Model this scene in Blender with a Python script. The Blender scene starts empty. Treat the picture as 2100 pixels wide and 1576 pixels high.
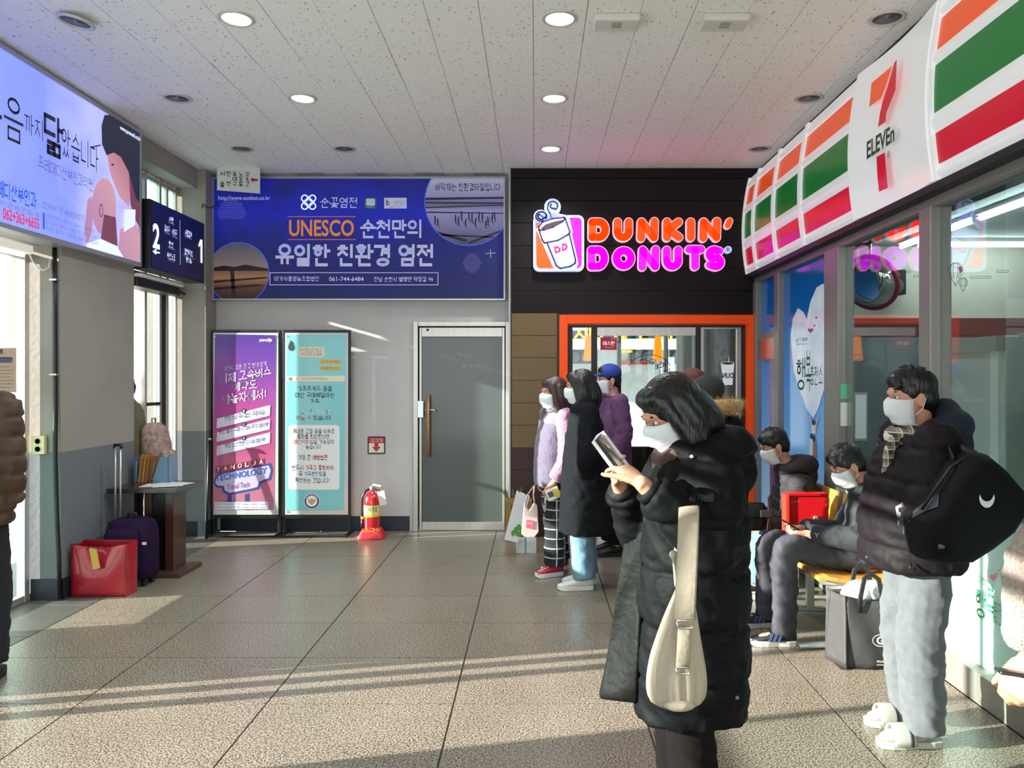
import bpy, bmesh, math, random
from mathutils import Vector, Matrix, Euler
random.seed(7)
V = Vector
SC = bpy.context.scene
COL = SC.collection
# ------------------------------------------------------------------ camera, sky, sun, exposure
FPX, CX, CY, CH = 1577.0, 1097.0, 776.0, 1.6        # focal length in pixels, vanishing point, camera height
cam = bpy.data.cameras.new('camera'); cam.sensor_width = 36.0; cam.lens = FPX * 36.0 / 2100.0
cam.shift_x = (1050.0 - CX) / 2100.0; cam.shift_y = (CY - 788.0) / 2100.0
cam.clip_start = 0.05; cam.clip_end = 200
cam_o = bpy.data.objects.new('camera', cam); COL.objects.link(cam_o)
cam_o.location = (0, 0, CH); cam_o.rotation_euler = (math.pi / 2, 0, 0)
SC.camera = cam_o
wd = bpy.data.worlds.new('world'); SC.world = wd; wd.use_nodes = True
bg = wd.node_tree.nodes['Background']; bg.inputs[0].default_value = (0.90, 0.95, 1.0, 1); bg.inputs[1].default_value = 1.8
SUN_DIR = V((1.0, 0.22, -0.283)).normalized()
sl = bpy.data.lights.new('sun', 'SUN'); sl.energy = 12.0; sl.angle = 0.009; sl.color = (1.0, 0.95, 0.88)
so = bpy.data.objects.new('sun', sl); COL.objects.link(so)
so.rotation_euler = SUN_DIR.to_track_quat('-Z', 'Y').to_euler(); so.location = (-12, -3, 6)
SC.view_settings.view_transform = 'Standard'; SC.view_settings.look = 'None'
SC.view_settings.exposure = 0.88; SC.view_settings.gamma = 1.0; SC.view_settings.use_curve_mapping = False

# ------------------------------------------------------------------ helpers
def lin(h):
    h = h.lstrip('#'); c = [int(h[i:i+2], 16) / 255 for i in (0, 2, 4)]
    return tuple(x / 12.92 if x <= 0.04045 else ((x + 0.055) / 1.055) ** 2.4 for x in c) + (1.0,)
MATS = {}
def mat(name, col='#808080', rough=0.6, metal=0.0, noise=0.0, nscale=8.0, bump=0.0, bscale=60.0, emit=0.0, spec=0.5, sheen=0.0, coat=0.0, col2=None, stretch=(1, 1, 1), world=False):
    if name in MATS: return MATS[name]
    m = bpy.data.materials.new(name); m.use_nodes = True; MATS[name] = m
    nt = m.node_tree; b = nt.nodes['Principled BSDF']; c = lin(col)
    b.inputs['Base Color'].default_value = c; b.inputs['Roughness'].default_value = rough
    b.inputs['Metallic'].default_value = metal; b.inputs['Specular IOR Level'].default_value = spec
    if sheen: b.inputs['Sheen Weight'].default_value = sheen; b.inputs['Sheen Roughness'].default_value = 0.5
    if coat: b.inputs['Coat Weight'].default_value = coat; b.inputs['Coat Roughness'].default_value = 0.08
    if emit: b.inputs['Emission Color'].default_value = c; b.inputs['Emission Strength'].default_value = emit
    if noise or bump or col2:
        if world:
            g = nt.nodes.new('ShaderNodeNewGeometry'); src = g.outputs['Position']
        else:
            g = nt.nodes.new('ShaderNodeTexCoord'); src = g.outputs['Object']
        mp = nt.nodes.new('ShaderNodeMapping'); mp.inputs['Scale'].default_value = stretch
        nt.links.new(src, mp.inputs['Vector'])
        if noise or col2:
            n = nt.nodes.new('ShaderNodeTexNoise'); n.inputs['Scale'].default_value = nscale; n.inputs['Detail'].default_value = 4
            nt.links.new(mp.outputs[0], n.inputs['Vector'])
            r = nt.nodes.new('ShaderNodeValToRGB'); r.color_ramp.elements[0].position = 0.32; r.color_ramp.elements[1].position = 0.68
            if col2: r.color_ramp.elements[0].color = lin(col2); r.color_ramp.elements[1].color = c
            else:
                r.color_ramp.elements[0].color = tuple(x * (1 - noise) for x in c[:3]) + (1,)
                r.color_ramp.elements[1].color = tuple(min(1, x * (1 + noise)) for x in c[:3]) + (1,)
            nt.links.new(n.outputs['Fac'], r.inputs[0]); nt.links.new(r.outputs[0], b.inputs['Base Color'])
        if bump:
            n2 = nt.nodes.new('ShaderNodeTexNoise'); n2.inputs['Scale'].default_value = bscale; n2.inputs['Detail'].default_value = 3
            nt.links.new(mp.outputs[0], n2.inputs['Vector'])
            bp = nt.nodes.new('ShaderNodeBump'); bp.inputs['Strength'].default_value = bump; bp.inputs['Distance'].default_value = 0.02
            nt.links.new(n2.outputs['Fac'], bp.inputs['Height']); nt.links.new(bp.outputs[0], b.inputs['Normal'])
    return m

def glassmat(name, tint='#ffffff', refl=1.0, haze=0.0, hazecol='#ffffff', rough=0.0, trans=1.0):
    """thin pane: transparent + fresnel mirror, optional frosted film"""
    if name in MATS: return MATS[name]
    m = bpy.data.materials.new(name); m.use_nodes = True; MATS[name] = m
    nt = m.node_tree; nt.nodes.clear()
    out = nt.nodes.new('ShaderNodeOutputMaterial')
    t = nt.nodes.new('ShaderNodeBsdfTransparent'); t.inputs[0].default_value = lin(tint)
    g = nt.nodes.new('ShaderNodeBsdfGlossy'); g.inputs['Roughness'].default_value = rough
    lw = nt.nodes.new('ShaderNodeLayerWeight'); lw.inputs['Blend'].default_value = 0.5
    pw = nt.nodes.new('ShaderNodeMath'); pw.operation = 'POWER'; pw.inputs[1].default_value = 5.0; nt.links.new(lw.outputs['Facing'], pw.inputs[0])
    mm = nt.nodes.new('ShaderNodeMath'); mm.operation = 'MULTIPLY_ADD'; mm.inputs[1].default_value = 0.96 * refl; mm.inputs[2].default_value = 0.04 * refl
    nt.links.new(pw.outputs[0], mm.inputs[0])
    base = t.outputs[0]
    if haze:
        d = nt.nodes.new('ShaderNodeBsdfDiffuse'); d.inputs[0].default_value = lin(hazecol)
        tl = nt.nodes.new('ShaderNodeBsdfTranslucent'); tl.inputs[0].default_value = lin(hazecol)
        dm = nt.nodes.new('ShaderNodeMixShader'); dm.inputs[0].default_value = 0.5
        nt.links.new(d.outputs[0], dm.inputs[1]); nt.links.new(tl.outputs[0], dm.inputs[2])
        hm = nt.nodes.new('ShaderNodeMixShader'); hm.inputs[0].default_value = haze
        nt.links.new(t.outputs[0], hm.inputs[1]); nt.links.new(dm.outputs[0], hm.inputs[2]); base = hm.outputs[0]
    mx = nt.nodes.new('ShaderNodeMixShader')
    nt.links.new(mm.outputs[0], mx.inputs[0]); nt.links.new(base, mx.inputs[1]); nt.links.new(g.outputs[0], mx.inputs[2])
    nt.links.new(mx.outputs[0], out.inputs[0])
    return m

def origin_of(o):
    p = V((0, 0, 0))
    while o is not None:
        p = p + V(o.location); o = o.parent
    return p

class MB:
    def __init__(s): s.v = []; s.f = []
    def add(s, vs, fs):
        k = len(s.v); s.v.extend([V(p) for p in vs]); s.f.extend([tuple(i + k for i in f) for f in fs]); return s
    def box(s, x0, x1, y0, y1, z0, z1):
        return s.add([(x0,y0,z0),(x1,y0,z0),(x1,y1,z0),(x0,y1,z0),(x0,y0,z1),(x1,y0,z1),(x1,y1,z1),(x0,y1,z1)],
                     [(0,3,2,1),(4,5,6,7),(0,1,5,4),(1,2,6,5),(2,3,7,6),(3,0,4,7)])
    def obox(s, c, a, b, d):
        c, a, b, d = V(c), V(a), V(b), V(d)
        if a.cross(b).dot(d) < 0: a = -a
        ps = [c + a*i + b*j + d*k for k in (-1, 1) for (i, j) in ((-1,-1),(1,-1),(1,1),(-1,1))]
        return s.add(ps, [(0,3,2,1),(4,5,6,7),(0,1,5,4),(1,2,6,5),(2,3,7,6),(3,0,4,7)])
    def loft(s, secs, n=16, power=2.0):
        """secs: (centre, half axis a, half axis b)"""
        k = len(s.v)
        for c, a, b in secs:
            for i in range(n):
                t = 2 * math.pi * i / n; ct, st = math.cos(t), math.sin(t)
                e = 2.0 / power
                s.v.append(V(c) + V(a) * (math.copysign(abs(ct) ** e, ct)) + V(b) * (math.copysign(abs(st) ** e, st)))
        m = len(secs)
        flip = False
        if m > 1:
            flip = V(secs[0][1]).cross(V(secs[0][2])).dot(V(secs[-1][0]) - V(secs[0][0])) < 0
        for j in range(m - 1):
            for i in range(n):
                i2 = (i + 1) % n; q = (k+j*n+i, k+j*n+i2, k+(j+1)*n+i2, k+(j+1)*n+i)
                s.f.append(q[::-1] if flip else q)
        c0 = tuple(k + i for i in range(n)); c1 = tuple(k + (m-1)*n + i for i in range(n))
        s.f.append(c0 if flip else c0[::-1]); s.f.append(c1[::-1] if flip else c1)
        return s
    def cyl(s, p0, p1, r0, r1=None, n=16):
        r1 = r0 if r1 is None else r1; p0, p1 = V(p0), V(p1); d = (p1 - p0).normalized()
        a = d.orthogonal().normalized(); b = d.cross(a)
        return s.loft([(p0, a*r0, b*r0), (p1, a*r1, b*r1)], n)
    def tube(s, pts, r, n=8, rb=None, up=None):
        """tube along points; r number or list; rb second half axis (flat strap)"""
        pts = [V(p) for p in pts]; m = len(pts); rs = r if isinstance(r, (list, tuple)) else [r] * m
        a = None; secs = []
        for i, p in enumerate(pts):
            d = (pts[min(i+1, m-1)] - pts[max(i-1, 0)]).normalized()
            if a is None:
                a = (V(up) - d * V(up).dot(d)).normalized() if up is not None else d.orthogonal().normalized()
            else:
                a = a - d * a.dot(d); a = a.normalized() if a.length > 1e-5 else d.orthogonal().normalized()
            b = d.cross(a); secs.append((p, a * rs[i], b * (rb if rb is not None else rs[i])))
        return s.loft(secs, n)
    def ell(s, c, r, R=None, n=16, m=10):
        c = V(c); R = R or Matrix.Identity(3); k = len(s.v)
        for j in range(m + 1):
            ph = math.pi * j / m - math.pi / 2
            if j in (0, m): s.v.append(c + R @ V((0, 0, math.copysign(r[2], ph)))); continue
            for i in range(n):
                t = 2 * math.pi * i / n
                s.v.append(c + R @ V((r[0]*math.cos(ph)*math.cos(t), r[1]*math.cos(ph)*math.sin(t), r[2]*math.sin(ph))))
        st = lambda j: k + 1 + (j - 1) * n
        for i in range(n):
            i2 = (i + 1) % n
            s.f.append((k, st(1)+i2, st(1)+i)); s.f.append((k + 1 + (m-1)*n, st(m-1)+i, st(m-1)+i2))
            for j in range(1, m - 1): s.f.append((st(j)+i, st(j)+i2, st(j+1)+i2, st(j+1)+i))
        return s
    def lathe(s, prof, c, n=24, R=None):
        R = R or Matrix.Identity(3); c = V(c); k = len(s.v); m = len(prof)
        for r, z in prof:
            for i in range(n):
                t = 2 * math.pi * i / n; s.v.append(c + R @ V((r*math.cos(t), r*math.sin(t), z)))
        for j in range(m - 1):
            for i in range(n):
                i2 = (i+1) % n; s.f.append((k+j*n+i, k+j*n+i2, k+(j+1)*n+i2, k+(j+1)*n+i))
        s.f.append(tuple(k + i for i in range(n))[::-1]); s.f.append(tuple(k + (m-1)*n + i for i in range(n)))
        return s
    def prism(s, poly, nrm, t):
        """poly: world points (counter clockwise seen from nrm side); extruded backwards by t"""
        poly = [V(p) for p in poly]; nrm = V(nrm).normalized(); n = len(poly)
        area = V((0, 0, 0))
        for i in range(n): area += poly[i].cross(poly[(i+1) % n])
        if area.dot(nrm) < 0: poly = poly[::-1]
        k = len(s.v); s.v.extend(poly); s.v.extend([p - nrm * t for p in poly])
        s.f.append(tuple(range(k, k + n)))
        if t > 0:
            s.f.append(tuple(range(k + 2*n - 1, k + n - 1, -1)))
            for i in range(n): j = (i+1) % n; s.f.append((k+i, k+n+i, k+n+j, k+j))
        return s
    def mesh(s, name, off=V((0, 0, 0))):
        me = bpy.data.meshes.new(name); me.from_pydata([tuple(p - off) for p in s.v], [], s.f); me.update(); return me
    def build(s, name, m, parent=None, smooth=False, bevel=0.0, local=False, seg=2, smooth_angle=None):
        me = s.mesh(name, V((0, 0, 0)) if local else origin_of(parent))
        me.materials.append(m)
        o = bpy.data.objects.new(name, me); COL.objects.link(o)
        if parent is not None: o.parent = parent
        if smooth: me.polygons.foreach_set('use_smooth', [True] * len(me.polygons))
        if bevel:
            md = o.modifiers.new('bevel', 'BEVEL'); md.width = bevel; md.segments = seg; md.limit_method = 'ANGLE'
        return o
def smooth_part(o, ang=40):
    """smooth shading with hard edges kept"""
    me = o.data; me.polygons.foreach_set('use_smooth', [True] * len(me.polygons))
    bm = bmesh.new(); bm.from_mesh(me)
    for e in bm.edges:
        if len(e.link_faces) == 2 and e.calc_face_angle(0) > math.radians(ang): e.smooth = False
    bm.to_mesh(me); bm.free(); return o

def tag(o, label, cat, group=None, kind=None):
    o['label'] = label; o['category'] = cat
    if group: o['group'] = group
    if kind: o['kind'] = kind
    return o
def thing(name, label, cat, loc=(0, 0, 0), rotz=0.0, group=None):
    o = bpy.data.objects.new(name, None); COL.objects.link(o); o.location = loc; o.rotation_euler = (0, 0, rotz)
    o.empty_display_size = 0.1
    return tag(o, label, cat, group)
def struct(name, mb, m, parent=None, bevel=0.0):
    o = mb.build(name, m, parent, bevel=bevel)
    if parent is None: o['kind'] = 'structure'
    return o

def P(px, py, Y): return V(((px - CX) * Y / FPX, Y, CH - (py - CY) * Y / FPX))
class Plane:
    """a real plane of the place; pixel positions of the photograph are only used to read off where on it a mark sits"""
    def __init__(s, kind, c): s.k = kind; s.c = c; s.n = {'F': V((0,-1,0)), 'L': V((1,0,0)), 'R': V((-1,0,0))}[kind]
    def pt(s, px, py, off=0.0):
        Y = s.c if s.k == 'F' else FPX * s.c / (px - CX)
        return P(px, py, Y) + s.n * off
    def rect(s, box):
        if s.k == 'F':
            x0, y0, x1, y1 = box; a = s.pt(x0, y1); return a, s.pt(x1, y1) - a, s.pt(x0, y0) - a
        x0, y0, y1, x1 = box; a = s.pt(x0, y1); t = s.pt(x0, y0); b = s.pt(x1, y1); return a, V((0, b.y - a.y, 0)), t - a
TXT = {}
def text_data(sx, bold=0.0, space=1.0):
    key = (sx, bold, space)
    if key in TXT: return TXT[key]
    if any(ord(ch) > 0x1100 for ch in sx): vs, fs = korean_data(sx, bold, space)
    else:
        c = bpy.data.curves.new('lettering', 'FONT'); c.body = sx; c.offset = bold; c.resolution_u = 3; c.space_character = space; c.align_x = 'CENTER'
        o = bpy.data.objects.new('lettering', c); me = o.to_mesh()
        vs = [v.co.copy() for v in me.vertices]; fs = [tuple(p.vertices) for p in me.polygons]
        o.to_mesh_clear(); bpy.data.objects.remove(o); bpy.data.curves.remove(c)
    x0 = min(v.x for v in vs); x1 = max(v.x for v in vs); y0 = min(v.y for v in vs); y1 = max(v.y for v in vs)
    vs = [((v.x-x0)/(x1-x0), (v.y-y0)/(y1-y0)) for v in vs]
    TXT[key] = (vs, fs, (x1-x0)/(y1-y0)); return TXT[key]
def txt(sx, pl, box, m, parent, off=0.003, bold=0.012, slant=0.0, mirror=False, name='lettering', space=1.0, thick=0.0):
    vs, fs, _ = text_data(sx, bold, space); O, U, W = pl.rect(box) if isinstance(pl, Plane) else pl
    n = pl.n if isinstance(pl, Plane) else U.cross(W).normalized()
    mb = MB()
    pts = [O + U * ((1 - a) if mirror else a) + W * b + W.normalized() * (slant * a * U.length) + n * off for a, b in vs]
    mb.add(pts, [f[::-1] if mirror else f for f in fs])
    return mb.build(name, m, parent)
def flat(pl, pts, m, parent, off=0.002, name='print', t=0.0):
    q = [pl.pt(x, y, off) for x, y in pts]; return MB().prism(q, pl.n, t).build(name, m, parent)
def disc_px(cx, cy, rx, ry, n=40, a0=0, a1=360): return [(cx + rx*math.cos(math.radians(a0+(a1-a0)*i/n)), cy - ry*math.sin(math.radians(a0+(a1-a0)*i/n))) for i in range(n + (0 if a1-a0 == 360 else 1))]
def rrect_px(x0, y0, x1, y1, r, k=6):
    o = []
    for cx, cy, a in ((x1-r, y0+r, 0), (x0+r, y0+r, 90), (x0+r, y1-r, 180), (x1-r, y1-r, 270)):
        for i in range(k+1): t = math.radians(a + 90*i/k); o.append((cx + r*math.cos(t), cy - r*math.sin(t)))
    return o
def strokes(mb, pl, lines, w, off, t, closed=False, n=10):
    """thick round-ended strokes (pixel polylines) as extruded solids"""
    for ln in lines:
        segs = list(zip(ln, ln[1:])) + ([(ln[-1], ln[0])] if closed else [])
        for (x0, y0), (x1, y1) in segs:
            L = math.hypot(x1-x0, y1-y0) or 1e-6; ux, uy = (x1-x0)/L, (y1-y0)/L; a0 = math.atan2(uy, ux); r = w/2
            poly = [(x1 + r*math.cos(a0 - math.pi/2 + math.pi*i/n), y1 + r*math.sin(a0 - math.pi/2 + math.pi*i/n)) for i in range(n+1)]
            poly += [(x0 + r*math.cos(a0 + math.pi/2 + math.pi*i/n), y0 + r*math.sin(a0 + math.pi/2 + math.pi*i/n)) for i in range(n+1)]
            mb.prism([pl.pt(x, y, off) for x, y in poly], pl.n, t)
    return mb
def arc(cx, cy, rx, ry, a0, a1, n=10): return [(cx + rx*math.cos(math.radians(a0+(a1-a0)*i/n)), cy - ry*math.sin(math.radians(a0+(a1-a0)*i/n))) for i in range(n+1)]
def copy_obj(o, parent=None, loc=None):
    c = o.copy(); COL.objects.link(c); c.parent = parent
    if loc is not None: c.location = loc
    return c
# ------------------------------------------------------------------ Korean lettering drawn from its strokes (initial, vowel, final)
CIRC = [(.5 + .5*math.cos(2*math.pi*i/14), .5 + .5*math.sin(2*math.pi*i/14)) for i in range(15)]
def _sub(ls, x0, y0, x1, y1): return [[(x0 + (x1-x0)*x, y0 + (y1-y0)*y) for x, y in l] for l in ls]
def _two(ls): return _sub(ls, 0, 0, .44, 1) + _sub(ls, .56, 0, 1, 1)
J = {'g': [[(0,1),(1,1),(.8,0)]], 'n': [[(0,1),(0,0),(1,0)]], 'd': [[(1,1),(0,1),(0,0),(1,0)]], 'r': [[(0,1),(1,1),(1,.5),(0,.5),(0,0),(1,0)]],
     'm': [[(0,1),(1,1),(1,0),(0,0),(0,1)]], 'b': [[(0,1),(0,0),(1,0),(1,1)], [(0,.5),(1,.5)]], 's': [[(.5,1),(.42,.5),(0,0)], [(.48,.62),(1,0)]], 'o': [CIRC],
     'j': [[(0,1),(1,1)], [(.5,1),(.42,.5),(0,0)], [(.48,.55),(1,0)]], 'c': [[(.3,1),(.7,1)], [(0,.76),(1,.76)], [(.5,.76),(.4,.36),(0,0)], [(.47,.42),(1,0)]],
     'k': [[(0,1),(1,1),(.85,0)], [(0,.5),(.92,.5)]], 't': [[(1,1),(0,1),(0,0),(1,0)], [(0,.5),(1,.5)]], 'p': [[(0,1),(1,1)], [(0,0),(1,0)], [(.28,1),(.28,0)], [(.72,1),(.72,0)]],
     'h': [[(.3,1),(.7,1)], [(0,.78),(1,.78)]] + _sub([CIRC], .2, 0, .8, .6)}
INI = ['g', 'gg', 'n', 'd', 'dd', 'r', 'm', 'b', 'bb', 's', 'ss', 'o', 'j', 'jj', 'c', 'k', 't', 'p', 'h']
FIN = ['', 'g', 'gg', 'gs', 'n', 'nj', 'nh', 'd', 'r', 'rg', 'rm', 'rb', 'rs', 'rt', 'rp', 'rh', 'm', 'b', 'bs', 's', 'ss', 'o', 'j', 'c', 'k', 't', 'p', 'h']
VV = {'a': [[(.35,1),(.35,0)], [(.35,.52),(1,.52)]], 'ae': [[(.2,1),(.2,0)], [(.85,1),(.85,0)], [(.2,.52),(.85,.52)]], 'ya': [[(.35,1),(.35,0)], [(.35,.66),(1,.66)], [(.35,.36),(1,.36)]],
      'yae': [[(.2,1),(.2,0)], [(.85,1),(.85,0)], [(.2,.66),(.85,.66)], [(.2,.36),(.85,.36)]], 'eo': [[(.7,1),(.7,0)], [(0,.52),(.7,.52)]], 'e': [[(.45,1),(.45,0)], [(.95,1),(.95,0)], [(0,.52),(.45,.52)]],
      'yeo': [[(.7,1),(.7,0)], [(0,.66),(.7,.66)], [(0,.36),(.7,.36)]], 'ye': [[(.45,1),(.45,0)], [(.95,1),(.95,0)], [(0,.66),(.45,.66)], [(0,.36),(.45,.36)]], 'i': [[(.6,1),(.6,0)]]}
HV = {'o': [[(0,0),(1,0)], [(.5,0),(.5,1)]], 'yo': [[(0,0),(1,0)], [(.33,0),(.33,1)], [(.67,0),(.67,1)]], 'u': [[(0,1),(1,1)], [(.5,1),(.5,0)]], 'yu': [[(0,1),(1,1)], [(.33,1),(.33,0)], [(.67,1),(.67,0)]], 'eu': [[(0,.5),(1,.5)]]}
VOW = [('a',), ('ae',), ('ya',), ('yae',), ('eo',), ('e',), ('yeo',), ('ye',), (None, 'o'), ('a', 'o'), ('ae', 'o'), ('i', 'o'), (None, 'yo'), (None, 'u'), ('eo', 'u'), ('e', 'u'), ('i', 'u'), (None, 'yu'), (None, 'eu'), ('i', 'eu'), ('i',)]
def cluster(nm): return J[nm] if len(nm) == 1 else _sub(J[nm[0]], 0, 0, .44, 1) + _sub(J[nm[1]], .56, 0, 1, 1)
def syllable(ch):
    k = ord(ch) - 0xAC00; i, v, f = INI[k // 588], VOW[(k % 588) // 28], FIN[k % 28]; ls = []
    vert, hor = v[0], (v[1] if len(v) > 1 else None)
    if vert and not hor:
        ls += _sub(cluster(i), .04, .52 if f else .16, .54, .95 if f else .86); ls += _sub(VV[vert], .62, .42 if f else 0, .97, 1)
    elif hor and not vert:
        ls += _sub(cluster(i), .2, .68 if f else .54, .8, 1); ls += _sub(HV[hor], 0, .40 if f else .10, 1, .56 if f else .40)
    else:
        ls += _sub(cluster(i), .06, .66 if f else .54, .54, .98 if f else .95); ls += _sub(HV[hor], 0, .42 if f else .14, .62, .56 if f else .40); ls += _sub(VV[vert], .66, .36 if f else 0, 1.0, 1)
    if f: ls += _sub(cluster(f), .2, 0, .82, .28)
    return ls
def korean_data(sx, bold=0.0, space=1.0):
    vs, fs = [], []; hw = .035 + bold * 1.3; lines = sx.split('\n'); em = 1.12 * space
    def char_width(c): return em if ord(c) > 0x1100 else (.38 if c in ' .,!|()' else .62) * space
    for r, l in enumerate(lines):
        x = -sum(char_width(c) for c in l) / 2; y = -1.3 * r
        for c in l:
            if ord(c) > 0x1100:
                for st in syllable(c):
                    for (ax, ay), (bx, by) in zip(st, st[1:]):
                        d = V((bx-ax, by-ay)); d = d.normalized() if d.length > 1e-6 else V((1, 0)); q = V((-d.y, d.x)) * hw; e = d * (hw * .85)
                        a, b = V((x + ax, y + ay)) - e, V((x + bx, y + by)) + e; k = len(vs)
                        vs += [a - q, b - q, b + q, a + q]; fs.append((k, k+1, k+2, k+3))
            elif c != ' ':
                g, gf, asp = text_data(c, bold); h = {'.': .12, ',': .2, '-': .08, '~': .15}.get(c, .78); w = min(char_width(c) * .8, h * asp); k = len(vs); yo = .36 if c in '-~' else (-.08 if c == ',' else .1)
                vs += [V((x + char_width(c)*.1 + px*w, y + yo + py*h)) for px, py in g]; fs += [tuple(k + n for n in f) for f in gf]
            x += char_width(c)
    return vs, fs
# ------------------------------------------------------------------ materials of the building
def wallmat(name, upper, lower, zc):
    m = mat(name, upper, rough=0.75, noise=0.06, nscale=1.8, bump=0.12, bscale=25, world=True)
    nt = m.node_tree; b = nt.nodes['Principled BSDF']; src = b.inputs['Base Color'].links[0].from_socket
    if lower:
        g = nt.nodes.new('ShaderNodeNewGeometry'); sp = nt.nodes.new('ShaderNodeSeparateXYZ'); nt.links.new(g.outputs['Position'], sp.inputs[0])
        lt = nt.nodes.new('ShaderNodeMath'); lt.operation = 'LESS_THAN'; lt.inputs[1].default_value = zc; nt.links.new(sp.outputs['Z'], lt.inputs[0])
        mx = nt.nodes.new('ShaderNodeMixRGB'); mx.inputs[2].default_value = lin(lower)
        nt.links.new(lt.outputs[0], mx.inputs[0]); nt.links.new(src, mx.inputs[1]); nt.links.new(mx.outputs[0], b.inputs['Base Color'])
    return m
def floormat():
    m = mat('polished_granite', '#a89c88', rough=0.30, spec=0.5); nt = m.node_tree; b = nt.nodes['Principled BSDF']
    g = nt.nodes.new('ShaderNodeNewGeometry')
    def ramp(src, p0, c0, p1, c1):
        r = nt.nodes.new('ShaderNodeValToRGB'); e = r.color_ramp.elements; e[0].position = p0; e[1].position = p1
        e[0].color = lin(c0) if isinstance(c0, str) else c0; e[1].color = lin(c1) if isinstance(c1, str) else c1
        nt.links.new(src, r.inputs[0]); return r
    vo = nt.nodes.new('ShaderNodeTexNoise'); vo.inputs['Scale'].default_value = 120; vo.inputs['Detail'].default_value = 4; nt.links.new(g.outputs['Position'], vo.inputs['Vector'])
    r1 = ramp(vo.outputs['Fac'], 0.41, '#443d33', 0.58, '#a89d8b')
    big = nt.nodes.new('ShaderNodeTexNoise'); big.inputs['Scale'].default_value = 2.2; big.inputs['Detail'].default_value = 5; nt.links.new(g.outputs['Position'], big.inputs['Vector'])
    r2 = ramp(big.outputs['Fac'], 0.2, (0.80, 0.79, 0.77, 1), 0.8, (1, 1, 1, 1))
    mx = nt.nodes.new('ShaderNodeMixRGB'); mx.blend_type = 'MULTIPLY'; mx.inputs[0].default_value = 1
    nt.links.new(r1.outputs[0], mx.inputs[1]); nt.links.new(r2.outputs[0], mx.inputs[2]); nt.links.new(mx.outputs[0], b.inputs['Base Color'])
    r3 = ramp(big.outputs['Fac'], 0.1, (0.27, 0.27, 0.27, 1), 0.9, (0.33, 0.33, 0.33, 1)); nt.links.new(r3.outputs[0], b.inputs['Roughness'])
    return m
def ceilmat():
    m = mat('pitted_ceiling_board', '#e6e3e0', rough=0.9); nt = m.node_tree; b = nt.nodes['Principled BSDF']
    g = nt.nodes.new('ShaderNodeNewGeometry'); mp = nt.nodes.new('ShaderNodeMapping'); mp.inputs['Scale'].default_value = (70, 32, 1); mp.inputs['Rotation'].default_value = (0, 0, 0.5)
    nt.links.new(g.outputs['Position'], mp.inputs['Vector'])
    n = nt.nodes.new('ShaderNodeTexNoise'); n.inputs['Scale'].default_value = 1; n.inputs['Detail'].default_value = 1; nt.links.new(mp.outputs[0], n.inputs['Vector'])
    r = nt.nodes.new('ShaderNodeValToRGB'); e = r.color_ramp.elements; e[0].position = 0.27; e[0].color = lin('#b2a9a4'); e[1].position = 0.33; e[1].color = lin('#f6f2ee')
    nt.links.new(n.outputs['Fac'], r.inputs[0]); nt.links.new(r.outputs[0], b.inputs['Base Color'])
    bp = nt.nodes.new('ShaderNodeBump'); bp.inputs['Strength'].default_value = 0.3; bp.inputs['Distance'].default_value = 0.004
    nt.links.new(r.outputs[0], bp.inputs['Height']); nt.links.new(bp.outputs[0], b.inputs['Normal'])
    return m
M_floor = floormat(); M_ceil = ceilmat()
M_grout = mat('dark_grout', '#3a352e', 0.9)
M_border = mat('grey_border_stone', '#55524d', 0.45, noise=0.18, nscale=30, world=True)
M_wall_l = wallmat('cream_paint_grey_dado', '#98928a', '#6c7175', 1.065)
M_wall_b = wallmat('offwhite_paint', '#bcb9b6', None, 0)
M_navy = mat('navy_skirting', '#1d2733', 0.5, noise=0.2, nscale=12)
M_steel = mat('brushed_steel', '#b4b0a8', 0.32, metal=0.9, noise=0.06, nscale=30, stretch=(1, 1, 0.05))
M_alu = mat('aluminium', '#c9c7c2', 0.38, metal=0.7)
M_dkfr = mat('dark_frame', '#1a1716', 0.45)
M_glass = glassmat('clear_glass', '#f2fbf8', 1.0)
M_film = glassmat('frosted_film', '#d6f0ea', 0.6, haze=0.93, hazecol='#dff2ee', rough=0.15)
M_black = mat('black_paint', '#0e0e10', 0.4)
M_white = mat('white_plastic', '#e9e7e2', 0.45)
M_stucco = mat('white_stucco', '#f1efea', 0.9, bump=1.0, bscale=14, world=True)
M_asph = mat('asphalt', '#a5a097', 0.9, noise=0.15, nscale=40)

ZC = 3.72          # ceiling height
XL, XG = -3.42, 2.25     # left wall face, storefront glass
YB, YD = 8.05, 7.75      # back wall face, donut shop front
# ------------------------------------------------------------------ floor: base with single slabs
floor = struct('floor', MB().box(-3.8, 2.25, -5, 8.05, -0.2, -0.006), M_grout)
xs = [-0.4 + 0.92 * k for k in range(-3, 4)]; ys = [3.777 - 0.625 * 4 + 0.625 * k for k in range(0, 12)]
xs = [max(-3.13, xs[0])] + xs[1:-1] + [min(2.17, xs[-1])]
shared = {}
for i in range(len(xs) - 1):
    for j in range(len(ys) - 1):
        y1 = min(ys[j+1], 8.05); w, d = xs[i+1] - xs[i], y1 - ys[j]
        if d < 0.05 or w < 0.05: continue
        k = (round(w, 3), round(d, 3))
        cxx, cyy = (xs[i] + xs[i+1]) / 2, (ys[j] + y1) / 2
        dz = random.uniform(-0.0008, 0.0)
        if k not in shared:
            t = MB().box(-w/2 + 0.0042, w/2 - 0.0042, -d/2 + 0.0022, d/2 - 0.0022, -0.02, 0).build('floor_slab', M_floor, floor)
            shared[k] = t; t.location = (cxx, cyy, dz)
        else: copy_obj(shared[k], floor, (cxx, cyy, dz))
MB().box(-3.13, 2.17, -5, ys[0], -0.02, 0).build('floor_field', M_floor, floor)
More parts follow.
